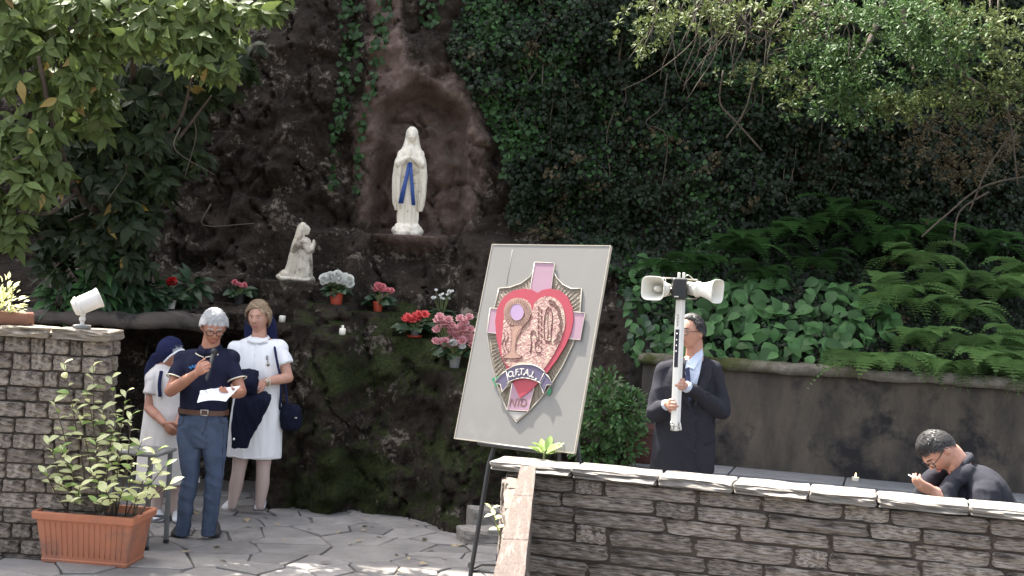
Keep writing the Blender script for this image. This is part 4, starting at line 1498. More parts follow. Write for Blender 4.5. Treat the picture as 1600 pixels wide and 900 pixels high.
# ================================================================== PEOPLE
M_SKIN = mat('skin', (0.52, 0.30, 0.215), (0.42, 0.20, 0.14), scale=17, rough=0.55, sss=0.08, bump=0.15, bscale=120)
M_SKINT = mat('tanned_skin', (0.44, 0.22, 0.145), (0.33, 0.14, 0.09), scale=17, rough=0.55, sss=0.08, bump=0.15, bscale=120)
M_LIP = mat('lip', (0.38, 0.13, 0.11), (0.33, 0.11, 0.10), scale=20, rough=0.4)
M_EYE = mat('eye_white', (0.62, 0.58, 0.54), (0.58, 0.54, 0.50), scale=20, rough=0.2)
M_IRIS = mat('iris', (0.03, 0.018, 0.012), (0.02, 0.012, 0.01), scale=20, rough=0.15)
M_HWHITE = mat('grey_hair', (0.46, 0.46, 0.46), (0.33, 0.33, 0.335), scale=40, rough=0.6, island=0.22)
M_HBLOND = mat('blond_hair', (0.40, 0.29, 0.18), (0.24, 0.16, 0.10), scale=60, rough=0.5, island=0.35)
M_HDARK = mat('dark_hair', (0.012, 0.010, 0.010), (0.026, 0.023, 0.023), scale=60, rough=0.45, island=0.4)
M_HWHITE_SH = mat('grey_hair_shade', (0.36, 0.36, 0.36), (0.25, 0.25, 0.255), scale=50, rough=0.8)
M_HBLOND_SH = mat('blond_hair_shade', (0.27, 0.19, 0.115), (0.19, 0.13, 0.08), scale=50, rough=0.8)
M_HDARK_SH = mat('dark_hair_shade', (0.008, 0.007, 0.007), (0.014, 0.012, 0.012), scale=50, rough=0.8)
HAIR_SHADE = {'grey_hair': M_HWHITE_SH, 'blond_hair': M_HBLOND_SH, 'dark_hair': M_HDARK_SH}  # cap under the tufts, shade between strands put into its colour
M_POLO = mat('navy_pique', (0.010, 0.012, 0.030), (0.014, 0.016, 0.038), scale=90, rough=0.9, bump=0.25, bscale=300, spec=0.2)
M_CREAM = mat('cream_trim', (0.66, 0.62, 0.50), (0.6, 0.56, 0.45), scale=40, rough=0.9)
M_JEAN = mat('denim', (0.042, 0.062, 0.108), (0.085, 0.110, 0.165), scale=3.2, stretch=(2.2, 2.2, 0.8), rough=0.9, bump=0.35, bscale=220, c3=(0.026, 0.038, 0.068), s3=3.0, t3=0.60, spec=0.2)
M_BELT = mat('brown_leather', (0.10, 0.042, 0.022), (0.065, 0.028, 0.016), scale=18, rough=0.5)
M_METAL = mat('brushed_metal', (0.55, 0.52, 0.46), (0.45, 0.43, 0.38), scale=20, rough=0.3, metal=1.0)
M_SHOED = mat('dark_suede', (0.018, 0.015, 0.016), (0.03, 0.026, 0.026), scale=30, rough=0.9)
M_WHITE = mat('white_cotton', (0.80, 0.80, 0.81), (0.74, 0.745, 0.76), scale=5, rough=0.95, bump=0.15, bscale=160, spec=0.2)
M_OFFW = mat('off_white_cotton', (0.66, 0.63, 0.60), (0.56, 0.53, 0.50), scale=5, rough=0.95, bump=0.15, bscale=160, spec=0.2)
M_NAVY = mat('navy_wool', (0.006, 0.007, 0.018), (0.009, 0.011, 0.026), scale=30, rough=0.95, bump=0.35, bscale=140, spec=0.15)
M_VEIL = mat('navy_veil', (0.010, 0.013, 0.045), (0.015, 0.018, 0.06), scale=8, rough=0.9, spec=0.2)
M_STOCK = mat('pale_stocking', (0.55, 0.42, 0.38), (0.50, 0.38, 0.34), scale=8, rough=0.7)
M_WSHOE = mat('white_leather', (0.70, 0.71, 0.73), (0.62, 0.63, 0.66), scale=18, rough=0.45)
M_SUIT = mat('charcoal_suit', (0.019, 0.019, 0.026), (0.026, 0.026, 0.034), scale=60, rough=0.9, bump=0.2, bscale=240, spec=0.25)
M_SHIRT = mat('pale_blue_shirt', (0.55, 0.62, 0.74), (0.50, 0.57, 0.70), scale=10, rough=0.9)
M_TIE = mat('navy_tie', (0.012, 0.018, 0.06), (0.02, 0.03, 0.09), scale=60, rough=0.5)
M_BLACK = mat('black_plastic', (0.012, 0.012, 0.013), (0.018, 0.018, 0.02), scale=20, rough=0.4)
M_LENS = mat('lens', (0.10, 0.09, 0.085), (0.08, 0.075, 0.07), scale=10, rough=0.08)
M_PAPER = mat('paper', (0.74, 0.75, 0.78), (0.70, 0.71, 0.74), scale=6, rough=0.9, trans=0.15)


def head_grid(s, nu=44, nv=34, hair=None, off=0.0):
    """head surface in its own axes (x right, y forward, z up), eyes at z = 0.006"""
    V, I = [], {}
    for j in range(nv):
        t = math.pi * (j + 0.5) / nv - math.pi / 2
        for i in range(nu):
            a = 2 * math.pi * i / nu
            n = np.array([math.cos(t) * math.sin(a), math.cos(t) * math.cos(a), math.sin(t)])
            p = n * [0.077, 0.097, 0.119]
            dn = max(0.0, -n[2])
            p[0] *= 1 - 0.30 * dn ** 1.3
            if n[1] > 0:
                p[1] *= 1 - 0.04 * dn
            else:
                p[1] *= 1 - 0.40 * dn
            p[0] *= 1 + 0.05 * math.exp(-((n[2] - 0.35) / 0.3) ** 2) * (1 if n[1] < 0.2 else 0.4)
            if n[1] > 0 and off == 0.0:
                x, z = p[0], p[2]
                f = n[1]
                g_ = lambda u, c, w_: math.exp(-((u - c) / w_) ** 2)
                if z < 0.022:
                    rp = min(1, (0.022 - z) / 0.048) if z > -0.028 else max(0, 1 - (-0.028 - z) / 0.010)
                    p[1] += 0.026 * rp * g_(x, 0, 0.0115 + 0.004 * rp) * f
                p[1] -= 0.011 * (g_(abs(x), 0.031, 0.015) * g_(z, 0.006, 0.012)) * f
                p[1] += 0.006 * g_(z, 0.030, 0.009) * g_(x, 0, 0.05) * f
                p[1] += 0.006 * g_(x, 0, 0.020) * (g_(z, -0.055, 0.006) + g_(z, -0.068, 0.006)) * f
                p[1] -= 0.005 * g_(x, 0, 0.026) * g_(z, -0.0615, 0.003) * f
                p[1] += 0.010 * g_(x, 0, 0.022) * g_(z, -0.098, 0.015) * f
                p[1] += 0.005 * g_(abs(x), 0.046, 0.018) * g_(z, -0.022, 0.016)
            V.append((p + n * off) * s)
            I[(j, i)] = len(V) - 1
    return np.array(V), nu, nv


class Figure:
    def __init__(s, name, label, cat, base, group=None):
        s.t = thing(name, label, cat, base, group)
        s.b = MB()

    def frame(s, c, F, up=(0, 0, 1), sc=1.0):
        F = nrm(F)
        R = nrm(np.cross(F, up))
        U = np.cross(R, F)
        s.hc, s.HR, s.hs = np.asarray(c, float), np.array([R, F, U]), sc

    def hp(s, x, y, z):
        return s.hc + s.HR.T @ (np.array([x, y, z]) * s.hs)

    def head(s, neck, nr=0.056):
        V, nu, nv = head_grid(s.hs)
        W = s.hc + V @ s.HR
        s.b.rings([list(W[j * nu:(j + 1) * nu]) for j in range(nv)])
        for k in (-1, 1):
            s.b.ball(s.hp(k * 0.079, -0.012, -0.004), np.array([0.011, 0.020, 0.033]) * s.hs, s.HR, 10, 7)
        s.b.tube([neck, s.hp(0, -0.030, -0.065), s.hp(0, -0.02, -0.03)], [nr * 1.12, nr, nr * 0.9], 14, caps=True)

    def face(s, brow=M_HDARK, lips=M_LIP):
        for k in (-1, 1):
            mb = MB()
            mb.ball(s.hp(k * 0.031, 0.0745, 0.006), np.array([0.014, 0.009, 0.0085]) * s.hs, s.HR, 10, 7)
            e = mb.build('eye', M_EYE, s.t)
            mb = MB()
            mb.ball(s.hp(k * 0.031, 0.0805, 0.005), np.array([0.0068, 0.004, 0.0068]) * s.hs, s.HR, 10, 7)
            mb.build('iris', M_IRIS, e)
            mb = MB()
            mb.tube([s.hp(k * 0.013, 0.0955, 0.027), s.hp(k * 0.030, 0.092, 0.032), s.hp(k * 0.050, 0.076, 0.026)], np.array([0.0035, 0.0042, 0.002]) * s.hs, 6, caps=True)
            mb.build('eyebrow', brow, s.t)
        mb = MB()
        mb.tube([s.hp(-0.024, 0.083, -0.062), s.hp(-0.009, 0.0935, -0.0575), s.hp(0.009, 0.0935, -0.0575), s.hp(0.024, 0.083, -0.062)], np.array([0.002, 0.005, 0.005, 0.002]) * s.hs, 6, caps=True)
        mb.tube([s.hp(-0.022, 0.083, -0.064), s.hp(0, 0.094, -0.0685), s.hp(0.022, 0.083, -0.064)], np.array([0.002, 0.0055, 0.002]) * s.hs, 6, caps=True)
        mb.build('mouth', lips, s.t)

    def glasses(s, m_=M_BLACK):
        mb = MB()
        for k in (-1, 1):
            P = []
            for a in range(0, 360, 24):
                ca, sa_ = math.cos(math.radians(a)), math.sin(math.radians(a))
                P.append(s.hp(k * 0.033 + 0.025 * np.sign(ca) * abs(ca) ** 0.7, 0.104 - 0.010 * abs(ca) * (1 if ca * k > 0 else 0.2), 0.002 + 0.018 * np.sign(sa_) * abs(sa_) ** 0.7))
            mb.tube(P + [P[0]], 0.0028, 6, sub=1)
            mb.tube([s.hp(k * 0.058, 0.096, 0.010), s.hp(k * 0.078, 0.06, 0.010), s.hp(k * 0.084, -0.01, 0.012)], 0.0026, 6)
        mb.tube([s.hp(-0.009, 0.106, 0.006), s.hp(0.009, 0.106, 0.006)], 0.0028, 6)
        mb.build('glasses', m_, s.t)

    def hair(s, m_, line, thick=0.012, tuft=900, length=0.03, lift=0.5, wild=0.35, back=0.35):
        """line(n) -> lowest local z that carries hair in direction n"""
        V, nu, nv = head_grid(1.0, 56, 44, off=0.0001)
        mb = MB()
        keep = []
        Q = []
        for j in range(nv):
            for i in range(nu):
                p = V[j * nu + i]
                n = nrm(p / np.array([0.077, 0.097, 0.119]) ** 1)
                e = p[2] - line(n)
                th = thick * min(1, max(0, e / 0.02)) * (1 + 0.45 * mnoise.noise(Vector(p * 45)) + 0.35 * mnoise.noise(Vector(p * 110)))
                Q.append(s.hp(*(p + nrm(n) * (th + 0.001))))
                keep.append(e > -0.004)
        F = []
        for j in range(nv - 1):
            for i in range(nu):
                a, b = j * nu + i, j * nu + (i + 1) % nu
                if keep[a] and keep[b] and keep[a + nu] and keep[b + nu]:
                    F.append((a, b, b + nu, a + nu))
        F.append(tuple(range((nv - 1) * nu, nv * nu)))
        mb.add(Q, F)
        idx = [k for k in range(len(V)) if V[k][2] - line(nrm(V[k] / np.array([0.077, 0.097, 0.119]))) > 0.003]
        for _ in range(int(tuft * 1.7)):
            k = random.choice(idx)
            p = V[k]
            n = nrm(p / np.array([0.077, 0.097, 0.119]))
            dn = np.array([0.25, -back, -0.8 if p[2] < 0.075 else 0.15]) + np.random.default_rng(k + _).normal(size=3) * wild
            dn = nrm(dn - n * (dn @ n)) + n * lift
            a = p + n * thick * 0.5
            m1 = a + nrm(dn) * length * 0.5 + n * 0.004
            e = a + nrm(dn) * length + n * 0.001
            sd_ = nrm(np.cross(dn, n)) * 0.0024
            mb.add([s.hp(*(a - sd_)), s.hp(*(a + sd_)), s.hp(*(m1 + sd_ * 0.9)), s.hp(*(m1 - sd_ * 0.9)), s.hp(*(e + sd_ * 0.2)), s.hp(*(e - sd_ * 0.2))], [(0, 1, 2, 3), (3, 2, 4, 5)], 1)
        mb.build('hair', [HAIR_SHADE[m_.name], m_], s.t)

    def hand(s, wrist, along, normal, side, curl=(0.5, 0.5, 0.4), sc=1.0, thumb=(0.55, 0.6, 0.35), mb=None):
        """palm, four fingers and a thumb that leaves the side of the palm"""
        mb = mb or s.b
        al, no = nrm(along), np.asarray(normal, float)
        no = nrm(no - al * (no @ al))
        ac = np.cross(al, no) * side
        w_ = np.asarray(wrist, float)
        mb.loft([(w_ - al * 0.02 * sc, 0.026 * sc, 0.019 * sc), (w_ + al * 0.02 * sc, 0.031 * sc, 0.019 * sc), (w_ + al * 0.055 * sc, 0.040 * sc, 0.017 * sc), (w_ + al * 0.088 * sc, 0.041 * sc, 0.013 * sc)], ac, no, 16)
        L = (0.072, 0.080, 0.075, 0.060)
        for i in range(4):
            b = w_ + al * (0.086 - (0.004 if i in (0, 2) else 0.012 if i == 3 else 0)) * sc + ac * (0.030 - 0.0205 * i) * sc
            P, d, a = [b - al * 0.012 * sc, b], al, 0
            for k in range(3):
                a += curl[k]
                d = al * math.cos(a) + no * math.sin(a)
                P.append(P[-1] + d * L[i] * (0.45, 0.31, 0.24)[k] * sc)
            mb.tube(P, np.array([0.0098, 0.0098, 0.0092, 0.0084, 0.0068]) * sc, 10, sub=3, caps=True)
        b = w_ + al * 0.022 * sc + ac * 0.024 * sc
        d = nrm(al * thumb[0] + ac * thumb[1] + no * thumb[2])
        d2 = nrm(al * (thumb[0] + 0.5) + ac * thumb[1] * 0.35 + no * (thumb[2] + 0.1))
        mb.tube([b, b + d * 0.036 * sc, b + d * 0.036 * sc + d2 * 0.030 * sc, b + d * 0.036 * sc + d2 * 0.055 * sc], np.array([0.015, 0.0125, 0.011, 0.008]) * sc, 10, sub=3, caps=True)

    def body(s, m_, voxel=0.005):
        put('body', remesh(s.b, voxel, m_, 'body', 2), s.t)

    def cloth(s, name, mb, m_, voxel=0.007, smooth=4, fold=None):
        return put(name, remesh(mb, voxel, m_, name, smooth, fold), s.t)

    def shoe(s, name, heel, toe_dir, L=0.27, w_=0.047, h=0.075, m_=None, sole=True):
        d = nrm([toe_dir[0], toe_dir[1], 0])
        r = np.array([d[1], -d[0], 0])
        b = np.array([heel[0], heel[1], 0.012])
        mb = MB()
        mb.loft([(b + d * 0.0 + [0, 0, h * 0.5], w_ * 0.4, h * 0.40), (b + d * 0.02 + [0, 0, h * 0.52], w_ * 0.72, h * 0.52), (b + d * L * 0.3 + [0, 0, h * 0.52], w_ * 0.84, h * 0.52),
                 (b + d * L * 0.55 + [0, 0, h * 0.42], w_ * 0.95, h * 0.42), (b + d * L * 0.8 + [0, 0, h * 0.30], w_, h * 0.30), (b + d * L * 0.95 + [0, 0, h * 0.24], w_ * 0.75, h * 0.24), (b + d * L + [0, 0, h * 0.2], w_ * 0.3, h * 0.15)], r, (0, 0, 1), 20, expo=2.6)
        return mb


def short_line(front, side, back):
    def f(n):
        a = n[1] / (math.hypot(n[0], n[1]) + 1e-6)
        return np.interp(a, [-1, -0.15, 0.25, 0.6, 1], [back, side, side + 0.02, front - 0.012, front])
    return f


# ---------------------------------------------------------------- man in polo shirt reading
Y0 = 9.30
J = lambda x, y, d=0.0: at(x, y, Y0 + d)
b0 = gnd(305, 842)
pm = Figure('person', 'grey haired man in navy polo shirt and jeans reading into a microphone', 'person', (b0[0], b0[1], 0.012))
xa, ya = nrm([1, -0.12, 0]), nrm([0.12, 1, 0])
tor = [((318, 692), 0.14, 0.10), ((317, 662), 0.165, 0.112), ((318, 636), 0.155, 0.108), ((321, 598), 0.165, 0.118), ((324, 568), 0.175, 0.108), ((327, 553), 0.130, 0.080), ((330, 542), 0.062, 0.060)]
pm.b.loft([(J(*p), a, b) for p, a, b in tor], xa, ya)
LEGS = [[(298, 664, 0), (296, 748, -0.03), (284, 832, 0.02)], [(336, 664, 0), (334, 748, -0.03), (326, 832, 0.02)]]
for lg in LEGS:
    pm.b.tube([J(*q) for q in lg], [0.070, 0.044, 0.032], 14, caps=True)
sh, el, wr = J(287, 562), J(266, 611, -0.10), J(307, 583, -0.30)
sh2, el2, wr2 = J(361, 560), J(376, 612, -0.06), J(366, 616, -0.26)
pm.b.tube([sh, el], [0.046, 0.042], 12, caps=True)
pm.b.tube([el, el * 0.6 + wr * 0.4, wr], [0.044, 0.043, 0.029], 12, caps=True)
pm.b.tube([sh2, el2], [0.046, 0.042], 12, caps=True)
pm.b.tube([el2, el2 * 0.6 + wr2 * 0.4, wr2], [0.044, 0.042, 0.029], 12, caps=True)
mic0, mic1 = J(336, 545, -0.24), J(323, 592, -0.36)
mdir = nrm(mic0 - mic1)
pm.hand(wr, nrm(J(322, 571, -0.36) - wr), (0.75, 0.5, 0.3), 1, (0.75, 1.0, 0.8), 1.0)
pm.hand(wr2, (-0.45, -0.85, 0.10), (-0.2, 0.0, 1), -1, (0.25, 0.5, 0.5), 1.0)
pm.frame(J(334, 511, -0.07), (0.30, -0.86, -0.42), sc=1.03)
pm.head(J(328, 546, 0.0), 0.060)
pm.body(M_SKINT)
pm.face(M_HWHITE)
pm.glasses()
pm.hair(M_HWHITE, short_line(0.066, 0.012, -0.055), 0.019, 2600, 0.034, 0.22, 0.35)
mb = MB()
mb.loft([(J(317, 650), 0.176, 0.122)] + [(J(*p), a + 0.018, b + 0.018) for p, a, b in tor[2:5]] + [(J(327, 552), 0.145, 0.088), (J(330, 543), 0.075, 0.068)], xa, ya)
mb.tube([sh + [0.03, 0, 0.0], sh * 0.4 + el * 0.6], [0.072, 0.068], 16, caps=False)
mb.tube([sh2 - [0.03, 0, 0.0], sh2 * 0.35 + el2 * 0.65], [0.070, 0.066], 16, caps=False)
for q in (sh, sh2):
    mb.tube([J(329, 557), q * 0.55 + J(328, 550) * 0.45, q], [0.058, 0.058, 0.060], 14, caps=True)
for q in (sh, sh2):
    mb.ball(q, 0.070)
pm.cloth('polo_shirt', mb, M_POLO, fold=(0.009, 8, 8, 6))
for a, e, q in ((sh, el, 0.59), (sh2, el2, 0.64)):
    c = a * (1 - q) + e * q
    d = nrm(e - a)
    u = nrm(np.cross(d, [0, 1, 0.2]))
    v = np.cross(d, u)
    P = [c + (u * math.cos(t) + v * math.sin(t)) * 0.069 for t in np.linspace(0, 2 * math.pi, 20)]
    mb = MB()
    mb.tube(P, 0.0055, 6, sub=1)
    mb.build('sleeve_trim', M_CREAM, pm.t)
def collar(fig, nb, r, drop, m_, trim=None, name='collar'):
    for k in (-1, 1):
        mb = MB()
        P0, P1 = [], []
        for t in np.linspace(0, 1, 9):
            a = math.radians(90 - k * (5 + 172 * t))
            c = nb + xa * r * math.cos(a) + ya * r * 0.95 * math.sin(a) + np.array([0, 0, 0.030 - 0.05 * t * t])
            o_ = nb + xa * (r + 0.022 + 0.018 * t) * math.cos(a) + ya * (r + 0.03 + 0.012 * t) * math.sin(a) + np.array([0, 0, -0.012 - drop * t ** 1.5])
            P0.append(c)
            P1.append(o_)
        V = P0 + P1 + [p + nrm(p - nb) * 0.004 for p in P0] + [p + nrm(p - nb) * 0.006 for p in P1]
        n = len(P0)
        F = []
        for i in range(n - 1):
            F += [(i, i + 1, n + i + 1, n + i), (2 * n + i, 3 * n + i, 3 * n + i + 1, 2 * n + i + 1), (n + i, n + i + 1, 3 * n + i + 1, 3 * n + i), (i + 1, i, 2 * n + i, 2 * n + i + 1)]
        mb.add(V, F)
        c_ = mb.build(name, m_, fig.t)
        if trim:
            mb = MB()
            mb.tube([p + nrm(p - nb) * 0.005 for p in P1], 0.0042, 6, sub=1)
            mb.build('piping', trim, c_)
collar(pm, J(329, 542, -0.01), 0.068, 0.055, M_POLO, M_CREAM)
mb = MB()
lg = MB()
lg.loft([(J(318, 641), 0.172, 0.121), (J(317, 662), 0.182, 0.128), (J(317, 682), 0.172, 0.122), (J(317, 697), 0.14, 0.10)], xa, ya)
for L_ in LEGS:
    p = [J(*q) for q in L_]
    lg.tube([p[0] + [0, 0, -0.02], p[0] * 0.5 + p[1] * 0.5, p[1], p[1] * 0.5 + p[2] * 0.5, p[2] + [0, 0, -0.02]], [0.094, 0.084, 0.064, 0.058, 0.052], 18)
pm.cloth('jeans', lg, M_JEAN, fold=(0.011, 7, 7, 10))
for (x, y), td, hs_ in (((283, 838), (-0.05, -1), -0.02), ((325, 838), (0.25, -1), 0.0)):
    h_ = gnd(x, y)
    mb = pm.shoe('shoe', h_ + np.array([0, 0.17, 0]), td, 0.285, 0.052, 0.085)
    put('shoe', remesh(mb, 0.006, M_SHOED, 'shoe', 2), pm.t)
mb = MB()
mb.loft([(J(318, 646), 0.186, 0.133), (J(318, 638.5), 0.184, 0.131)], xa, ya, 36, sub=1)
bl_ = mb.build('belt', M_BELT, pm.t, sharp=40)
mb = MB()
c = J(330, 642) - ya * 0.137
for dx, dz, sx_, sz_ in ((-0.026, 0, 0.006, 0.042), (0.026, 0, 0.006, 0.042), (0, 0.019, 0.052, 0.006), (0, -0.019, 0.052, 0.006)):
    mb.box(c + xa * dx + [0, 0, dz], (sx_, 0.006, sz_), (xa, ya, np.array([0, 0, 1])))
mb.build('buckle', M_METAL, bl_)
mb = MB()
e_ = J(293, 574, -0.135)
for i in range(5):
    mb.box(J(296 + i * 2.4, 574 - 0.6 * i + (i % 2) * 1.6, -0.136), (0.010, 0.006, 0.012 + 0.004 * (i % 3)), (xa, ya, np.array([0, 0, 1])))
mb.build('chest_emblem', mat('blue_embroidery', (0.02, 0.16, 0.42), (0.03, 0.2, 0.5), scale=40, rough=0.8), pm.t)
mc = thing('microphone', 'black handheld microphone in the hand of the man in polo shirt', 'microphone', mic1)
mb = MB()
mb.tube([mic1, mic0 - mdir * 0.05], [0.012, 0.017], 14, sub=2, caps=True)
mb.build('handle', M_BLACK, mc)
mb = MB()
mb.ball(mic0 - mdir * 0.028, (0.026, 0.026, 0.03), None, 16, 10)
mb.build('grille', mat('mic_mesh', (0.05, 0.05, 0.055), (0.02, 0.02, 0.02), scale=300, rough=0.5, metal=0.6), mc)
def sheet(name, label, cat, corners, m_, nu=8, nv=6, sag=0.012, th=0.0012):
    A, B, C, D_ = [np.asarray(q, float) for q in corners]
    n = nrm(np.cross(B - A, D_ - A))
    V = []
    for s_ in (0, th):
        for j in range(nv + 1):
            for i in range(nu + 1):
                u, v = i / nu, j / nv
                p = (A * (1 - u) + B * u) * (1 - v) + (D_ * (1 - u) + C * u) * v
                V.append(p + n * (s_ + sag * math.sin(math.pi * u) * (1 - v * 0.6) + 0.006 * mnoise.noise(Vector(p * 14))))
    k = (nu + 1) * (nv + 1)
    F = []
    for j in range(nv):
        for i in range(nu):
            a = j * (nu + 1) + i
            F += [(a, a + nu + 1, a + nu + 2, a + 1), (k + a, k + a + 1, k + a + nu + 2, k + a + nu + 1)]
    mb = MB()
    mb.add(V, F)
    mb.shift(-A)
    o = put(name, mb.mesh(name, m_))
    o.location = tuple(A)
    tag(o, label, cat)
sheet('paper_sheet', 'white paper sheets held by the man in polo shirt', 'paper', [J(308, 629, -0.44), J(353, 627, -0.46), J(376, 603, -0.30), J(313, 611, -0.28)], M_PAPER)

# ---------------------------------------------------------------- woman in white uniform dress
Y0 = 10.35
b0 = gnd(384, 800)
wm = Figure('person', 'fair haired woman in white uniform dress holding a navy cardigan', 'person', (b0[0], b0[1], 0.012))
xa, ya = nrm([1, -0.05, 0]), nrm([0.05, 1, 0])
tor = [((398, 690), 0.18, 0.13), ((400, 652), 0.19, 0.132), ((402, 616), 0.165, 0.115), ((404, 574), 0.175, 0.13), ((405, 548), 0.18, 0.105), ((406, 533), 0.13, 0.075), ((405, 525), 0.058, 0.055)]
wm.b.loft([(J(*p), a, b) for p, a, b in tor], xa, ya)
for lg in ([(380, 680, 0), (373, 735, -0.02), (363, 788, 0.03)], [(414, 680, 0), (411, 735, -0.02), (406, 788, 0.03)]):
    pass
sh, el, wr = J(439, 545), J(450, 590, -0.06), J(413, 597, -0.24)
sh2, el2, wr2 = J(370, 545), J(362, 600, -0.05), J(388, 616, -0.24)
for a, b_, c in ((sh, el, wr), (sh2, el2, wr2)):
    wm.b.tube([a, b_], [0.046, 0.043], 12, caps=True)
    wm.b.tube([b_, b_ * 0.6 + c * 0.4, c], [0.045, 0.042, 0.027], 12, caps=True)
wm.hand(wr, nrm(J(396, 604, -0.30) - wr), (-0.1, 0.8, -0.6), 1, (0.4, 0.6, 0.5), 0.95)
wm.hand(wr2, nrm(J(412, 616, -0.27) - wr2), (0.1, 0.8, -0.3), -1, (0.35, 0.5, 0.4), 0.95)
wm.frame(J(404, 496, -0.02), (-0.13, -0.98, -0.08), sc=1.02)
wm.head(J(405, 530, 0.01), 0.055)
wm.body(M_SKIN)
wm.face(M_HBLOND)
wm.hair(M_HBLOND, lambda n: np.interp(n[1] / (math.hypot(n[0], n[1]) + 1e-6), [-1, -0.2, 0.2, 0.45, 0.75, 1], [-0.085, -0.04, -0.01, 0.035, 0.066, 0.074]), 0.017, 1500, 0.055, 0.12, 0.22)
lg = MB()
for L_ in ([(380, 690, 0), (373, 735, -0.02), (369, 757, 0.0), (363, 790, 0.02)], [(414, 690, 0), (411, 735, -0.02), (410, 757, 0.0), (406, 790, 0.02)]):
    lg.tube([J(*q) for q in L_], [0.078, 0.056, 0.056, 0.037], 16, caps=True)
wm.cloth('stockings', lg, M_STOCK, 0.007, 2)
dr = MB()
dr.loft([(J(397, 713), 0.222, 0.165), (J(398, 690), 0.218, 0.16), (J(400, 652), 0.212, 0.155), (J(402, 616), 0.190, 0.14), (J(404, 574), 0.195, 0.15), (J(405, 548), 0.195, 0.12), (J(406, 533), 0.14, 0.085), (J(405, 527), 0.075, 0.066)], xa, ya)
dr.tube([sh - [0.02, 0, -0.01], sh * 0.45 + el * 0.55], [0.069, 0.074], 16)
dr.tube([sh2 + [0.02, 0, 0.01], sh2 * 0.45 + el2 * 0.55], [0.069, 0.074], 16)
for q in (sh, sh2):
    dr.tube([J(405, 541), q * 0.55 + J(405, 535) * 0.45, q], [0.053, 0.056, 0.060], 14, caps=True)
for q in (sh, sh2):
    dr.ball(q, 0.070)
wm.cloth('dress', dr, M_WHITE, fold=(0.013, 10, 10, 2.0))
collar(wm, J(405, 528, -0.01), 0.068, 0.030, M_WHITE)
for (x, y), td in (((361, 797), (-0.12, -1)), ((405, 797), (0.05, -1))):
    h_ = gnd(x, y)
    mb = wm.shoe('shoe', h_ + np.array([0, 0.16, 0]), td, 0.25, 0.045, 0.07)
    put('shoe', remesh(mb, 0.006, M_WSHOE, 'shoe', 2), wm.t)
vb = MB()
vb.loft([(J(407, 540, 0.11), 0.125, 0.035), (J(407, 520, 0.12), 0.140, 0.04), (J(407, 500, 0.12), 0.120, 0.05), (J(405, 485, 0.10), 0.09, 0.045), (J(404, 477, 0.06), 0.05, 0.03)], xa, ya)
wm.cloth('veil', vb, M_VEIL, fold=(0.008, 14, 14, 3))
mb = MB()
mb.box(J(417.5, 559, -0.137), (0.020, 0.006, 0.036), (xa, ya, np.array([0, 0, 1])), bev=0.002)
md = mb.build('medal_ribbon', mat('grey_ribbon', (0.16, 0.16, 0.17), (0.42, 0.42, 0.42), scale=60, rough=0.7, stretch=(3, 1, 0.2)), wm.t)
mb = MB()
mb.lathe([(0.001, -0.003), (0.013, -0.003), (0.014, 0.003), (0.001, 0.003)], J(419, 570, -0.150), 18, axes=(xa, np.array([0, 0, 1.0]), ya))
mb.box(J(418.6, 565, -0.147), (0.006, 0.005, 0.02), (xa, ya, np.array([0, 0, 1])))
mb.build('medal', mat('dull_medal', (0.30, 0.28, 0.22), (0.2, 0.19, 0.15), scale=60, rough=0.4, metal=0.8), md)
wdir = nrm(wr - el)
wu = nrm(np.cross(wdir, [0, 1, 0.1]))
wv = np.cross(wdir, wu)
mb = MB()
mb.tube([wr - wdir * 0.03 + (wu * math.cos(t) + wv * math.sin(t)) * 0.033 for t in np.linspace(0, 2 * math.pi, 18)], 0.007, 8, sub=1)
wt = mb.build('watch_strap', mat('pale_strap', (0.55, 0.5, 0.4), (0.5, 0.45, 0.36), scale=20, rough=0.5), wm.t)
mb = MB()
mb.ball(wr - wdir * 0.03 + [0, -0.036, 0.004], (0.017, 0.006, 0.017), None, 14, 8)
mb.build('watch_face', M_METAL, wt)
# cardigan over the forearm
kc = thing('cardigan', 'folded navy cardigan hanging over the forearm of the woman in white', 'cardigan', J(390, 640, -0.30))
cm = MB()
cm.loft([(J(375, 700, -0.30), 0.070, 0.022), (J(378, 680, -0.30), 0.090, 0.028), (J(386, 655, -0.31), 0.118, 0.034), (J(394, 630, -0.32), 0.135, 0.038), (J(398, 618, -0.30), 0.135, 0.040), (J(396, 611, -0.24), 0.11, 0.03)], xa, ya)
cm.loft([(J(388, 614, -0.33), 0.06, 0.035), (J(387, 600, -0.34), 0.085, 0.05), (J(389, 588, -0.31), 0.085, 0.05), (J(391, 580, -0.24), 0.06, 0.04)], xa, ya)
me = remesh(cm, 0.007, M_NAVY, 'cardigan', 4, (0.020, 14, 12, 4))
put('knit', me, kc)
mb = MB()
mb.box(J(365.5, 686, -0.345), (0.016, 0.003, 0.018), (xa, ya, np.array([0, 0, 1])))
mb.build('care_tag', M_WHITE, kc)
bg = thing('shoulder_bag', 'dark navy shoulder bag hanging at the side of the woman in white', 'bag', J(455, 672, -0.03))
mb = MB()
mb.loft([(J(454, 671, -0.03), 0.070, 0.06), (J(455, 662, -0.03), 0.086, 0.075), (J(455, 648, -0.03), 0.086, 0.075), (J(455, 637, -0.03), 0.076, 0.055), (J(455, 631, -0.03), 0.055, 0.025)], xa, ya, expo=3.2)
put('bag_body', remesh(mb, 0.007, M_NAVY, 'bag_body', 3, (0.006, 12, 12, 12)), bg)
mb = MB()
mb.tube([J(437, 640, -0.05), J(439, 600, -0.11), J(432, 560, -0.135), J(429, 541, -0.06), J(430, 537, 0.02), J(434, 560, 0.13), J(445, 600, 0.14), J(450, 640, 0.02)], 0.010, 8)
mb.build('strap', M_VEIL, bg)
mb = MB()
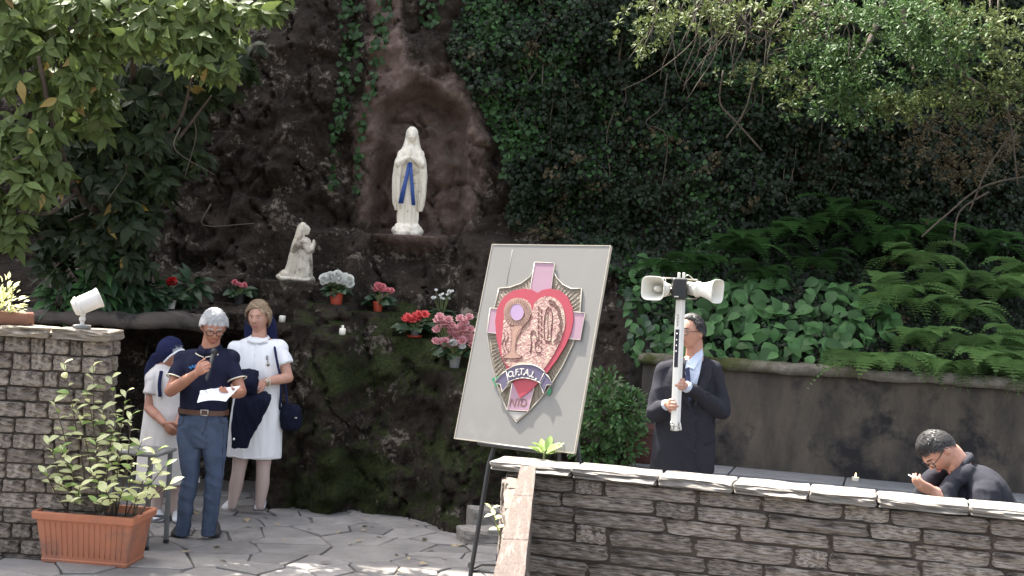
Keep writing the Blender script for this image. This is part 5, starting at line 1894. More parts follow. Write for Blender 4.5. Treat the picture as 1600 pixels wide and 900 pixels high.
mb.box(J(462, 653, -0.112), (0.022, 0.006, 0.012), bev=0.002)
mb.build('clasp', M_METAL, bg)

# ---------------------------------------------------------------- older woman, head bowed
Y0 = 10.0
b0 = gnd(252, 812)
om = Figure('person', 'older woman in white dress and navy veil standing bowed behind the man in polo shirt', 'person', (at(254, 700, 10.0)[0], 10.0, 0.012))
xa, ya = nrm([0.85, -0.5, 0]), nrm([0.5, 0.85, 0])
tor = [((262, 680), 0.17, 0.14), ((262, 640), 0.165, 0.135), ((262, 610), 0.165, 0.13), ((260, 590), 0.165, 0.105), ((259, 577), 0.11, 0.075), ((259, 568), 0.058, 0.055)]
om.b.loft([(J(*p), a, b) for p, a, b in tor], xa, ya)
sh, el, wr = J(241, 592, -0.04), J(233, 638, -0.12), J(257, 662, -0.26)
sh2, el2, wr2 = J(285, 592, 0.0), J(292, 640, -0.1), J(276, 664, -0.26)
for a, b_, c in ((sh, el, wr), (sh2, el2, wr2)):
    om.b.tube([a, b_], [0.048, 0.040], 12, caps=True)
    om.b.tube([b_, b_ * 0.6 + c * 0.4, c], [0.040, 0.037, 0.026], 12, caps=True)
om.hand(wr, nrm(J(270, 675, -0.29) - wr), (0.3, 0.8, 0.2), 1, (0.4, 0.6, 0.5), 0.95)
om.hand(wr2, nrm(J(264, 676, -0.22) - wr2), (-0.3, 0.8, 0.2), -1, (0.4, 0.6, 0.5), 0.95)
om.frame(J(266, 556, -0.02), (0.70, -0.42, -0.58), sc=0.94)
om.head(J(260, 572, 0.0), 0.05)
om.body(M_SKINT)
om.face(M_HWHITE)
om.hair(M_HWHITE, lambda n: 0.06, 0.012, 200, 0.03)
dr = MB()
dr.loft([(J(262, 752), 0.255, 0.215), (J(262, 720), 0.245, 0.205), (J(262, 690), 0.225, 0.185), (J(262, 655), 0.195, 0.165), (J(262, 630), 0.18, 0.15), (J(261, 605), 0.185, 0.14), (J(260, 588), 0.178, 0.125), (J(259, 577), 0.125, 0.092), (J(259, 569), 0.075, 0.068)], xa, ya)
dr.tube([sh + [0.02, 0, 0.01], sh * 0.45 + el * 0.55], [0.066, 0.072], 16)
dr.tube([sh2 - [0.02, 0, -0.01], sh2 * 0.45 + el2 * 0.55], [0.066, 0.072], 16)
for q in (sh, sh2):
    dr.tube([J(260, 588), q * 0.55 + J(260, 583) * 0.45, q], [0.055, 0.060, 0.064], 14, caps=True)
for q in (sh, sh2):
    dr.ball(q, 0.078)
dr.ball(J(260, 590, 0.05), (0.15, 0.11, 0.09))
om.cloth('dress', dr, M_OFFW, fold=(0.012, 10, 10, 2.2))
lg = MB()
for x in (246, 276):
    lg.tube([J(x, 740), J(x - 1, 775), J(x - 2, 806)], [0.058, 0.052, 0.036], 14, caps=True)
om.cloth('stockings', lg, M_STOCK, 0.008, 2)
for x in (243, 273):
    h_ = at(x, 812, 9.98)
    mb = om.shoe('shoe', [h_[0], 10.05, 0], (0.3, -1), 0.24, 0.045, 0.07)
    put('shoe', remesh(mb, 0.007, M_WSHOE, 'shoe', 2), om.t)
vb = MB()
hc = om.hc
vb.ball(om.hp(0, -0.034, 0.030), np.array([0.098, 0.102, 0.118]), om.HR, 20, 14)
vb.loft([(J(241, 600, 0.10), 0.10, 0.04), (J(244, 585, 0.09), 0.12, 0.05), (J(250, 568, 0.06), 0.12, 0.07), (J(257, 553, 0.0), 0.10, 0.08)], xa, ya)
om.cloth('veil', vb, M_VEIL, 0.007, 4, (0.006, 14, 14, 4))
mb = MB()
mb.tube([om.hp(-0.088, 0.045, -0.03), om.hp(-0.080, 0.062, 0.05), om.hp(-0.045, 0.072, 0.105), om.hp(0, 0.070, 0.125), om.hp(0.045, 0.072, 0.105), om.hp(0.080, 0.062, 0.05), om.hp(0.088, 0.045, -0.03)], 0.008, 8)
mb.build('veil_band', M_WHITE, om.t)
mb = MB()
mb.tube([J(252, 580, -0.115), J(249, 600, -0.155), J(250, 620, -0.165)], 0.014, 8)
mb.build('apron_strap', M_VEIL, om.t)

# ---------------------------------------------------------------- man in dark suit with loudspeaker pole
Y0 = 9.30
b0 = at(1068, 735, 9.3)
sm = Figure('person', 'man in dark suit and tie holding up the loudspeaker pole with both hands', 'person', (b0[0], b0[1], 0.012))
xa, ya = nrm([1, 0.15, 0]), nrm([-0.15, 1, 0])
tor = [((1066, 740), 0.17, 0.12), ((1068, 700), 0.185, 0.13), ((1071, 660), 0.185, 0.13), ((1074, 615), 0.195, 0.135), ((1078, 585), 0.20, 0.115), ((1081, 568), 0.13, 0.08), ((1084, 558), 0.06, 0.06)]
sm.b.loft([(J(*p), a, b) for p, a, b in tor], xa, ya)
for x in (1046, 1086):
    p = J(x, 735)
    sm.b.tube([p, [p[0] - 0.01, p[1] - 0.02, 0.46], [p[0] - 0.02, p[1], 0.07]], [0.09, 0.06, 0.04], 14, caps=True)
PT, PBm = at(1063.5, 468, 8.98), at(1055, 673, 8.98)
pdv = nrm(PT - PBm)
def onpole(y):
    t = (673 - y) / (673 - 468)
    return PBm * (1 - t) + PT * t
sh, el = J(1113, 579), J(1129, 644, -0.06)
sh2, el2 = J(1039, 582), J(1024, 646, -0.08)
hA, hB = onpole(598), onpole(631)
wr = hA + np.array([0.048, 0.075, -0.012])
wr2 = hB + np.array([-0.048, 0.075, -0.010])
for a, b_, c in ((sh, el, wr), (sh2, el2, wr2)):
    sm.b.tube([a, b_], [0.05, 0.042], 12, caps=True)
    sm.b.tube([b_, b_ * 0.6 + c * 0.4, c], [0.042, 0.04, 0.028], 12, caps=True)
sm.hand(wr, (-0.06, -1, 0.05), (-1, 0, 0), 1, (0.75, 1.15, 0.6), 1.0, (0.55, 0.65, 0.35))
sm.hand(wr2, (0.06, -1, 0.05), (1, 0, 0), -1, (0.75, 1.15, 0.6), 1.0, (0.55, 0.65, 0.35))
sm.frame(J(1081, 519, -0.02), (-0.80, -0.60, -0.03), sc=1.03)
sm.head(J(1085, 564, 0.02), 0.060)
sm.body(M_SKIN)
sm.face(M_HDARK)
sm.glasses()
sm.hair(M_HDARK, short_line(0.092, 0.0, -0.07), 0.012, 1300, 0.03, 0.25, 0.25)
jk = MB()
jk.loft([(J(1066, 738), 0.235, 0.165), (J(1068, 700), 0.228, 0.16), (J(1071, 660), 0.220, 0.155), (J(1074, 615), 0.222, 0.158), (J(1078, 587), 0.215, 0.130), (J(1081, 571), 0.15, 0.095), (J(1085, 563), 0.085, 0.08)], xa, ya)
for a, b_, c in ((sh, el, wr), (sh2, el2, wr2)):
    jk.tube([a, a * 0.5 + b_ * 0.5, b_], [0.074, 0.068, 0.062], 16, caps=True)
    jk.tube([b_, b_ * 0.5 + c * 0.5, b_ * 0.12 + c * 0.88], [0.066, 0.058, 0.046], 16)
for q in (sh, sh2):
    jk.tube([J(1083, 572), q * 0.5 + J(1081, 568) * 0.5, q + [0, 0, 0.008]], [0.062, 0.068, 0.074], 14, caps=True)
sm.cloth('jacket', jk, M_SUIT, fold=(0.014, 7, 7, 5))
lg = MB()
for x in (1046, 1086):
    p = J(x, 725)
    lg.tube([p, [p[0] - 0.01, p[1] - 0.02, 0.46], [p[0] - 0.02, p[1], 0.05]], [0.11, 0.085, 0.07], 16)
sm.cloth('trousers', lg, M_SUIT, 0.009, 3, (0.006, 7, 7, 10))
for x in (1044, 1084):
    p = J(x, 725)
    mb = sm.shoe('shoe', [p[0] - 0.02, p[1] + 0.07, 0], (-0.1, -1), 0.29, 0.05, 0.085)
    put('shoe', remesh(mb, 0.008, M_SHOED, 'shoe', 2), sm.t)
def front(x, y, d):
    return J(x, y, d)
def panel(fig, name, pts, m_, th=0.004, parent=None):
    """small thick patch of cloth through the given points"""
    c = np.mean(pts, axis=0)
    n = np.zeros(3)
    for i in range(len(pts)):
        n += np.cross(pts[i] - c, pts[(i + 1) % len(pts)] - c)
    n = nrm(n)
    if n[1] > 0:
        n = -n
    V = [*pts, *[p + n * th for p in pts]]
    k = len(pts)
    mb = MB()
    mb.add(V, [tuple(range(k)), tuple(range(k, 2 * k))[::-1]] + [(i, (i + 1) % k, (i + 1) % k + k, i + k) for i in range(k)])
    return mb.build(name, m_, parent or fig.t, smooth=False)
panel(sm, 'shirt_front', [front(1073, 564, -0.105), front(1098, 558, -0.07), front(1093, 584, -0.155), front(1083, 624, -0.168), front(1074, 610, -0.166), front(1070, 580, -0.15)], M_SHIRT)
panel(sm, 'shirt_collar', [front(1073, 567, -0.09), front(1097, 544, -0.02), front(1099, 556, -0.06), front(1084, 578, -0.155), front(1075, 574, -0.14)], M_SHIRT, 0.008)
panel(sm, 'tie', [front(1069, 576, -0.160), front(1077, 574, -0.168), front(1078, 584, -0.170), front(1081, 622, -0.178), front(1076, 630, -0.178), front(1070, 618, -0.176), front(1071, 584, -0.168)], M_TIE, 0.006)
for pts in ([(1101, 556, -0.06), (1110, 567, -0.10), (1112, 584, -0.135), (1100, 612, -0.17), (1082, 640, -0.178), (1090, 605, -0.172), (1096, 576, -0.145)],
            [(1068, 567, -0.08), (1058, 576, -0.12), (1052, 590, -0.15), (1060, 615, -0.17), (1080, 640, -0.178), (1068, 602, -0.172)]):
    panel(sm, 'lapel', [front(*q) for q in pts], M_SUIT, 0.014)
for w_, e_ in ((wr, el), (wr2, el2)):
    mb = MB()
    mb.tube([e_ * 0.14 + w_ * 0.86, e_ * 0.07 + w_ * 0.93], [0.041, 0.039], 16, sub=1)
    mb.build('shirt_cuff', M_SHIRT, sm.t)

# ---------------------------------------------------------------- seated man bending over his phone
st = Figure('person', 'seated man with glasses in a dark jacket bending over his phone behind the low wall', 'person', (2.85, 7.2, 0.012))
xa, ya = np.array([0.0, 1, 0]), nrm([0.9, 0, 0.35])
sp = [((2.90, 7.22, 0.46), 0.17, 0.12), ((2.85, 7.22, 0.70), 0.16, 0.11), ((2.735, 7.22, 0.92), 0.17, 0.10), ((2.665, 7.22, 1.03), 0.16, 0.08), ((2.60, 7.22, 1.08), 0.10, 0.06), ((2.56, 7.22, 1.10), 0.055, 0.055)]
st.b.loft([(np.array(c), a, b_) for c, a, b_ in sp], xa, ya)
hcn = at(1466, 704, 7.2)
sh, el, wr = np.array([2.66, 7.04, 0.97]), np.array([2.62, 6.98, 0.72]), at(1462, 768, 7.05)
sh2, el2, wr2 = np.array([2.66, 7.41, 0.97]), np.array([2.60, 7.46, 0.74]), at(1458, 768, 7.30)
for a, b_, c in ((sh, el, wr), (sh2, el2, wr2)):
    st.b.tube([a, b_], [0.05, 0.042], 12, caps=True)
    st.b.tube([b_, b_ * 0.6 + c * 0.4, c], [0.042, 0.04, 0.028], 12, caps=True)
st.hand(wr, (-0.9, 0.15, 0.35), (0.3, 0.55, 0.75), 1, (0.3, 0.6, 0.5))
st.hand(wr2, (-0.9, -0.15, 0.30), (0.3, -0.55, 0.75), -1, (0.3, 0.6, 0.5))
for y in (7.10, 7.34):
    st.b.tube([(2.96, y, 0.50), (2.54, y - 0.02, 0.50), (2.56, y, 0.09)], [0.09, 0.062, 0.042], 14, caps=True)
st.frame(hcn, (-0.52, -0.16, -0.84), up=(-0.6, 0, 1), sc=1.0)
st.head(np.array([2.575, 7.215, 1.10]), 0.062)
st.body(M_SKIN)
st.face(M_HDARK)
st.glasses()
st.hair(M_HDARK, short_line(0.070, 0.010, -0.06), 0.013, 1500, 0.028, 0.15, 0.22)
jk = MB()
jk.loft([(np.array(c), a, b_) for c, a, b_ in (((2.90, 7.22, 0.46), 0.21, 0.16), ((2.85, 7.22, 0.70), 0.205, 0.155), ((2.735, 7.22, 0.92), 0.220, 0.140), ((2.665, 7.22, 1.035), 0.210, 0.115), ((2.61, 7.22, 1.083), 0.150, 0.090), ((2.575, 7.22, 1.105), 0.088, 0.076))], xa, ya)
for a, b_, c in ((sh, el, wr), (sh2, el2, wr2)):
    jk.tube([np.array([2.66, 7.22, 1.06]) * 0.5 + a * 0.5, a, a * 0.5 + b_ * 0.5, b_], [0.080, 0.086, 0.076, 0.066], 16, caps=True)
    jk.tube([b_, b_ * 0.5 + c * 0.5, b_ * 0.14 + c * 0.86], [0.068, 0.058, 0.046], 16)
jk.tube([(2.60, 7.12, 1.10), (2.535, 7.09, 1.065), (2.475, 7.07, 1.0), (2.45, 7.06, 0.90)], [0.035, 0.045, 0.055, 0.07], 14, caps=True)
jk.tube([(2.60, 7.32, 1.10), (2.535, 7.35, 1.065), (2.475, 7.37, 1.0), (2.45, 7.38, 0.90)], [0.035, 0.045, 0.055, 0.07], 14, caps=True)
jk.tube([(2.62, 7.2, 0.95), (2.56, 7.2, 0.75)], [0.13, 0.15], 14, caps=True)
st.cloth('jacket', jk, M_SUIT, fold=(0.014, 8, 8, 8))
cn, ax_ = np.array([2.583, 7.217, 1.108]), nrm([-0.85, 0, 0.42])
u_, v_ = np.array([0, 1.0, 0]), nrm(np.cross(ax_, [0, 1.0, 0]))
mb = MB()
mb.tube([cn + (u_ * math.cos(t) * 0.080 + v_ * math.sin(t) * 0.074) + ax_ * 0.015 * math.cos(2 * t) for t in np.linspace(0, 2 * math.pi, 24)], 0.020, 10, sub=1)
mb.build('collar', M_SUIT, st.t)
lg = MB()
for y in (7.10, 7.34):
    lg.tube([(2.97, y, 0.50), (2.55, y - 0.02, 0.51), (2.54, y - 0.02, 0.45), (2.56, y, 0.06)], [0.105, 0.085, 0.085, 0.068], 16, sub=6, caps=True)
st.cloth('trousers', lg, M_SUIT, 0.009, 3)
for y in (7.10, 7.34):
    mb = st.shoe('shoe', [2.63, y, 0], (-1, 0), 0.28, 0.05, 0.085)
    put('shoe', remesh(mb, 0.008, M_SHOED, 'shoe', 2), st.t)
stool = thing('stool', 'plain grey stool under the seated man behind the low wall', 'stool', (2.95, 7.22, 0.012))
mb = MB()
mb.box((2.95, 7.22, 0.375), (0.36, 0.42, 0.04), bev=0.01)
mb.build('seat', M_POTG, stool)
for dx in (-0.14, 0.14):
    for dy in (-0.17, 0.17):
        mb = MB()
        mb.tube([(2.95 + dx, 7.22 + dy, 0.36), (2.95 + dx * 1.1, 7.22 + dy * 1.1, 0.012)], 0.014, 8)
        mb.build('leg', M_POTG, stool)
ph = thing('mobile_phone', 'pale mobile phone in the hands of the seated man', 'phone', at(1440, 758, 7.15))
pcn, pax = at(1437, 757, 7.15), nrm([-0.75, -0.15, 0.62])
pn_ = nrm(np.cross(pax, [0, 1, 0]))
mb = MB()
mb.box(pcn, (0.072, 0.15, 0.008), (np.cross(pax, pn_), pax, pn_), bev=0.003)
mb.build('case', mat('pale_phone_case', (0.55, 0.56, 0.58), (0.5, 0.51, 0.53), scale=6, rough=0.3), ph)
mb = MB()
mb.box(pcn + pn_ * 0.0045, (0.064, 0.138, 0.001), (np.cross(pax, pn_), pax, pn_))
mb.build('screen', mat('dark_glass', (0.02, 0.02, 0.025), (0.015, 0.015, 0.02), scale=6, rough=0.08), ph)

# ---------------------------------------------------------------- seams, buttons, flaps
def snap(obj, p, out=0.002):
    """the point of a garment nearest to p, lifted a little off the cloth"""
    me = obj.data
    bv = SNAP.get(me.name)
    if bv is None:
        bv = SNAP[me.name] = BVHTree.FromPolygons([tuple(v.co) for v in me.vertices], [tuple(f.vertices) for f in me.polygons])
    d_ = Vector((0, 1, 0))
    h_, n__, i_, _d = bv.ray_cast(Vector((p[0], p[1] - 0.6, p[2])), d_, 1.2)
    if h_ is None:
        h_, n__, i_, _d = bv.find_nearest(Vector(p))
    return np.array(h_ + n__ * out)


SNAP = {}


def kid(fig, nm):
    return [c_ for c_ in fig.t.children if c_.name.split('.')[0] == nm][0]


def seam(fig, cloth, name, pts, r, m_):
    g_ = kid(fig, cloth)
    P = catmull(np.array(pts), 6)
    mb = MB()
    mb.tube([snap(g_, p, 0.0005) for p in P], r, 6, sub=1)
    mb.build(name, m_, g_)


def button(fig, cloth, p, r, m_):
    g_ = kid(fig, cloth)
    q = snap(g_, p, 0.002)
    mb = MB()
    mb.ball(q, (r, 0.003, r), None, 10, 6)
    mb.build('button', m_, g_)


Y0 = 9.30
M_STITCH = mat('jean_seam', (0.030, 0.036, 0.055), (0.045, 0.05, 0.07), scale=60, rough=0.9)
seam(pm, 'jeans', 'fly_seam', [J(330, 647), J(329, 662), J(322, 676)], 0.0035, M_STITCH)
seam(pm, 'jeans', 'pocket_seam', [J(292, 647), J(290, 658), J(282, 664)], 0.0035, M_STITCH)
seam(pm, 'jeans', 'pocket_seam', [J(346, 647), J(349, 657), J(354, 661)], 0.0035, M_STITCH)
for L_ in ((284, 668, 281, 748, 271, 828), (352, 668, 349, 748, 338, 828)):
    seam(pm, 'jeans', 'side_seam', [J(L_[0], L_[1]), J(L_[2], L_[3]), J(L_[4], L_[5])], 0.003, M_STITCH)
seam(pm, 'polo_shirt', 'placket', [J(334, 551), J(332, 565), J(331, 578)], 0.005, M_POLO)
for y in (556, 566, 575):
    button(pm, 'polo_shirt', J(333, y), 0.005, M_CREAM)
Y0 = 10.35
seam(wm, 'dress', 'front_seam', [J(404, 532), J(403, 560), J(402, 578)], 0.003, M_WHITE)
seam(wm, 'dress', 'hem', [J(365, 709), J(385, 711), J(400, 711.5), J(415, 711), J(430, 709.5)], 0.004, M_WHITE)
for y in (540, 553, 566):
    button(wm, 'dress', J(404, y), 0.006, M_WHITE)
Y0 = 9.30
M_BTN = mat('suit_button', (0.008, 0.008, 0.01), (0.012, 0.012, 0.014), scale=20, rough=0.3)
for y in (650, 676, 700):
    button(sm, 'jacket', J(1082 - (y - 650) * 0.02, y), 0.010, M_BTN)
seam(sm, 'jacket', 'front_edge', [J(1083, 642), J(1084, 680), J(1082, 715), J(1090, 732)], 0.005, M_SUIT)
seam(sm, 'jacket', 'pocket_flap', [J(1096, 690), J(1106, 689), J(1116, 687)], 0.008, M_SUIT)
seam(sm, 'jacket', 'breast_pocket', [J(1098, 612), J(1104, 611), J(1109, 609)], 0.006, M_SUIT)
# ================================================================== STATUES AND PROPS
M_STAT = mat('painted_plaster', (0.78, 0.73, 0.62), (0.66, 0.60, 0.48), scale=9, rough=0.75, bump=0.3, bscale=40, c3=(0.26, 0.215, 0.16), s3=9, t3=0.63)
M_STAT2 = mat('weathered_plaster', (0.62, 0.57, 0.47), (0.44, 0.39, 0.31), scale=9, rough=0.85, bump=0.4, bscale=40, c3=(0.15, 0.125, 0.095), s3=9, t3=0.56)
M_BLUE = mat('blue_paint', (0.018, 0.055, 0.22), (0.025, 0.075, 0.28), scale=14, rough=0.6, c3=(0.20, 0.26, 0.36), s3=16, t3=0.66)
Z1 = np.array([0, 0, 1.0])


def fold_loft(mb, spec, seg, nf, amp, ph=0.0, xa=(1, 0, 0), ya=(0, 1, 0), sub=4):
    """loft with pleats running along it"""
    xa, ya = nrm(xa), nrm(ya)
    S = catmull(np.array([list(c) + [a, b, k] for c, a, b, k in spec], float), sub)
    R = []
    for q in S:
        r = []
        for i in range(seg):
            t = 2 * math.pi * i / seg
            f = 1 + q[5] * amp * (math.sin(nf * t + ph + 2.0 * q[2]) + 0.6 * math.sin(nf * 1.7 * t + 1.3 + 5 * q[2]))
            r.append(q[:3] + xa * q[3] * f * math.cos(t) + ya * q[4] * f * math.sin(t))
        R.append(r)
    return mb.rings(R)


# ---- standing statue in the niche
b = POS['mary'] + np.array([0, 0.0, -0.004])
mary = thing('statue', 'standing white madonna statue with blue sash in the rock niche', 'statue', b)
hgt = 1.03 / 1.03
o = lambda x, y, z: b + np.array([x, y, z])
mb = MB()
for i, (x, y, r, h_) in enumerate(((0, 0, 0.13, 0.05), (-0.05, -0.03, 0.085, 0.075), (0.06, -0.02, 0.08, 0.08), (0.0, 0.02, 0.10, 0.09), (0.02, -0.06, 0.07, 0.065), (-0.09, 0.0, 0.05, 0.05), (0.10, 0.01, 0.045, 0.05))):
    mb.ball(o(x, y, 0.045), (r, r * 0.85, h_), None, 16, 10)
mb.lathe([(0.005, 0), (0.13, 0), (0.135, 0.03), (0.1, 0.07), (0.005, 0.08)], b, 24)
put('base', remesh(mb, 0.007, M_STAT, 'base', 2, (0.012, 16, 16, 18)), mary)
mb = MB()
fold_loft(mb, [(o(0, 0, 0.09), 0.085, 0.072, 1.0), (o(0, 0, 0.16), 0.092, 0.074, 1.0), (o(0, 0, 0.32), 0.088, 0.072, 0.8), (o(0, 0, 0.5), 0.082, 0.07, 0.5), (o(0, 0.0, 0.62), 0.082, 0.066, 0.3), (o(0, 0.005, 0.74), 0.094, 0.062, 0.1), (o(0, 0.01, 0.80), 0.075, 0.052, 0.0), (o(0, 0.008, 0.84), 0.034, 0.034, 0)], 72, 13, 0.10)
# veil and mantle fall from the head over both arms
for k in (-1, 1):
    fold_loft(mb, [(o(k * 0.094, 0.02, 0.23), 0.030, 0.055, 1.4), (o(k * 0.102, 0.015, 0.34), 0.046, 0.068, 1.2), (o(k * 0.106, 0.010, 0.50), 0.050, 0.072, 1.0), (o(k * 0.101, 0.004, 0.63), 0.050, 0.074, 0.8), (o(k * 0.078, 0.01, 0.74), 0.050, 0.062, 0.4), (o(k * 0.045, 0.03, 0.84), 0.036, 0.045, 0.2), (o(k * 0.02, 0.035, 0.94), 0.04, 0.04, 0.1)], 48, 7, 0.17, k)
    sh_, el_, wr_ = o(k * 0.085, -0.01, 0.765), o(k * 0.105, -0.055, 0.665), o(k * 0.018, -0.105, 0.722)
    mb.tube([sh_, el_], [0.038, 0.040], 12, caps=True)
    mb.tube([el_, wr_], [0.040, 0.020], 12, caps=True)
    mb.tube([wr_, o(k * 0.009, -0.112, 0.752), o(k * 0.005, -0.108, 0.800)], [0.012, 0.011, 0.006], 8, caps=True)
mb.loft([(o(0, 0.045, 0.80), 0.075, 0.035), (o(0, 0.04, 0.88), 0.062, 0.048), (o(0, 0.022, 0.945), 0.058, 0.056), (o(0, 0.012, 0.99), 0.046, 0.048), (o(0, 0.012, 1.018), 0.02, 0.022)], (1, 0, 0), (0, 1, 0), 24)
V, nu, nv = head_grid(0.52)
HR = np.array([[-1, 0, 0], [0, -1, 0], [0, 0, 1.0]])
W = o(0, -0.010, 0.925) + V @ HR
mb.rings([list(W[j * nu:(j + 1) * nu]) for j in range(nv)])
mb.tube([o(0, 0.01, 0.82), o(0, 0, 0.9)], 0.026, 10)
put('figure', remesh(mb, 0.0042, M_STAT, 'figure', 0, (0.006, 34, 34, 8)), mary)
mb = MB()
def strip(mb, P, w0, w1, dep=0.006, xa=(1, 0, 0)):
    xa = np.array(xa, float)
    n = len(P)
    V = []
    for i, p in enumerate(P):
        w_ = w0 + (w1 - w0) * i / (n - 1)
        p = np.asarray(p, float)
        V += [p - xa * w_, p + xa * w_, p + xa * w_ - [0, dep, 0], p - xa * w_ - [0, dep, 0]]
    F = [(0, 1, 2, 3), (4 * n - 1, 4 * n - 2, 4 * n - 3, 4 * n - 4)]
    for i in range(n - 1):
        for k in range(4):
            a, c = 4 * i + k, 4 * i + (k + 1) % 4
            F.append((a, a + 4, c + 4, c))
    mb.add(V, F)
strip(mb, [o(-0.008, -0.084, 0.67), o(-0.020, -0.092, 0.56), o(-0.042, -0.094, 0.44), o(-0.066, -0.088, 0.29)], 0.014, 0.023, 0.010)
strip(mb, [o(0.008, -0.084, 0.67), o(0.018, -0.092, 0.56), o(0.034, -0.094, 0.44), o(0.054, -0.088, 0.28)], 0.014, 0.018, 0.010)
mb.box(o(0.0, -0.079, 0.668), (0.03, 0.014, 0.022), bev=0.004)
mb.build('sash', M_BLUE, mary)

# ---- kneeling statue
b = POS['kneel'] + np.array([0, 0.0, -0.004])
kn = thing('statue', 'small kneeling stone statue with long veil facing the niche', 'statue', b)
o = lambda x, y, z: b + np.array([x, y, z])
mb = MB()
for x, r in ((-0.11, 0.07), (-0.03, 0.08), (0.05, 0.075), (0.10, 0.05)):
    mb.ball(o(x, 0, 0.02), (r, 0.11, 0.035), None, 16, 9)
put('base', remesh(mb, 0.008, M_STAT2, 'base', 2, (0.012, 18, 18, 18)), kn)
mb = MB()
fold_loft(mb, [(o(0.02, 0, 0.03), 0.105, 0.095, 1), (o(0.035, 0, 0.10), 0.090, 0.085, 1), (o(0.045, 0, 0.20), 0.070, 0.075, 0.8), (o(0.045, 0, 0.29), 0.062, 0.068, 0.3), (o(0.035, 0, 0.37), 0.060, 0.074, 0.1), (o(0.03, 0, 0.405), 0.03, 0.04, 0)], 60, 11, 0.06)
fold_loft(mb, [(o(-0.075, 0, 0.07), 0.055, 0.075, 1), (o(-0.055, 0, 0.18), 0.050, 0.072, 1), (o(-0.030, 0, 0.30), 0.048, 0.066, 0.8), (o(-0.005, 0, 0.42), 0.045, 0.055, 0.4), (o(0.012, 0, 0.50), 0.040, 0.045, 0.1), (o(0.022, 0, 0.535), 0.018, 0.02, 0)], 48, 9, 0.08)
mb.ball(o(-0.095, 0, 0.055), (0.085, 0.08, 0.05), None, 18, 10)
mb.ball(o(-0.15, 0, 0.035), (0.05, 0.065, 0.03), None, 16, 9)
V, nu, nv = head_grid(0.42)
F_ = nrm([0.92, -0.15, 0.35])
R_ = nrm(np.cross(F_, Z1))
HR = np.array([R_, F_, np.cross(R_, F_)])
W = o(0.042, 0, 0.47) + V @ HR
mb.rings([list(W[j * nu:(j + 1) * nu]) for j in range(nv)])
for k in (-1, 1):
    mb.tube([o(0.04, k * 0.06, 0.36), o(0.085, k * 0.055, 0.285), o(0.115, k * 0.014, 0.325), o(0.122, k * 0.008, 0.375)], [0.030, 0.032, 0.020, 0.010], 12, caps=True)
put('figure', remesh(mb, 0.0042, M_STAT2, 'figure', 0, (0.006, 34, 34, 10)), kn)

# ---- votive candles and tealight
M_WAX = mat('wax', (0.74, 0.70, 0.60), (0.68, 0.64, 0.54), scale=20, rough=0.4, sss=0.2)
for k, lb in (('candle_a', 'square white votive candle on the rock beside the woman in white'), ('candle_b', 'white votive candle with a small knob on the mossy rock')):
    c = POS[k] + [0, 0, -0.004]
    t = thing('candle', lb, 'candle', c, 'votive candles')
    mb = MB()
    mb.box(c + [0, 0, 0.03], (0.052, 0.052, 0.06), bev=0.006)
    mb.build('wax_block', M_WAX, t)
    if k == 'candle_b':
        mb = MB()
        mb.tube([c + [0, 0, 0.058], c + [0, 0, 0.085]], [0.014, 0.008], 10)
        mb.build('knob', M_WAX, t)
    else:
        mb = MB()
        mb.tube([c + [0, 0, 0.058], c + [0.001, 0, 0.068]], 0.0015, 6)
        mb.build('wick', M_BLACK, t)
cpos = None
for s_ in np.arange(0, 3, 0.01):
    q = np.array([*(W0 + wd_ * s_ + wn * 0.20), 0.548])
    d = q - CC
    if 800 + FPX * (d @ CR) / (d @ CF) > 1335:
        cpos = q
        break
t = thing('candle', 'lit tealight standing on the grey slab bench', 'candle', cpos)
mb = MB()
mb.lathe([(0.002, 0), (0.028, 0), (0.029, 0.026), (0.026, 0.026), (0.024, 0.022), (0.002, 0.022)], cpos, 20)
mb.build('cup', M_WAX, t, sharp=40)
mb = MB()
mb.lathe([(0.0005, 0.024), (0.006, 0.032), (0.007, 0.038), (0.004, 0.05), (0.0006, 0.062)], cpos, 12)
mb.build('flame', mat('flame', (1, 0.8, 0.4), emit=(1.0, 0.72, 0.34), emits=2.5), t)

# ---- board with painted emblem on an easel
psi, tl, rl, BW, BH = 0.63179534, 0.25463696, -0.0192475, 0.87539714, 1.24667592
BC = np.array([0.13346261, 7.75, 1.64188897])
e = np.array([math.cos(psi), -math.sin(psi), 0])
n_ = np.array([-math.sin(psi), -math.cos(psi), 0])
up = np.array([0, 0, math.cos(tl)]) - n_ * math.sin(tl)
BA, BB = math.cos(rl) * e - math.sin(rl) * up, math.cos(rl) * up + math.sin(rl) * e
BN = np.cross(BA, BB)        # towards the viewer
board = thing('emblem_board', 'grey board with a red heart and cross emblem leaning on an easel', 'board', BC - BB * BH / 2)
mb = MB()
mb.box(BC - BN * 0.009, (BW, BH, 0.018), (BA, BB, BN))
mb.build('panel', mat('grey_board', (0.175, 0.170, 0.157), (0.155, 0.150, 0.14), scale=3, rough=0.6, c3=(0.19, 0.184, 0.17), s3=2, t3=0.6), board, smooth=False)
mb = MB()
for s_ in (-1, 1):
    mb.box(BC + BA * s_ * (BW / 2 + 0.002) - BN * 0.008, (0.005, BH + 0.008, 0.021), (BA, BB, BN))
    mb.box(BC + BB * s_ * (BH / 2 + 0.002) - BN * 0.008, (BW + 0.009, 0.005, 0.0205), (BA, BB, BN))
mb.build('edge', mat('board_edge', (0.42, 0.38, 0.31), (0.3, 0.27, 0.22), scale=10, rough=0.8), board, smooth=False)


def ob(cx, cy):
    """a point of the emblem (from an enlarged view of the print) on the board's own plane"""
    x, y = 750 + cx / 3.105, 390 + cy / 3.105
    d = CF * FPX + CR * (x - 800) - CU * (y - 450)
    q = CC + d * (((BC - CC) @ BN) / (d @ BN)) - BC
    return (q @ BA, q @ BB)


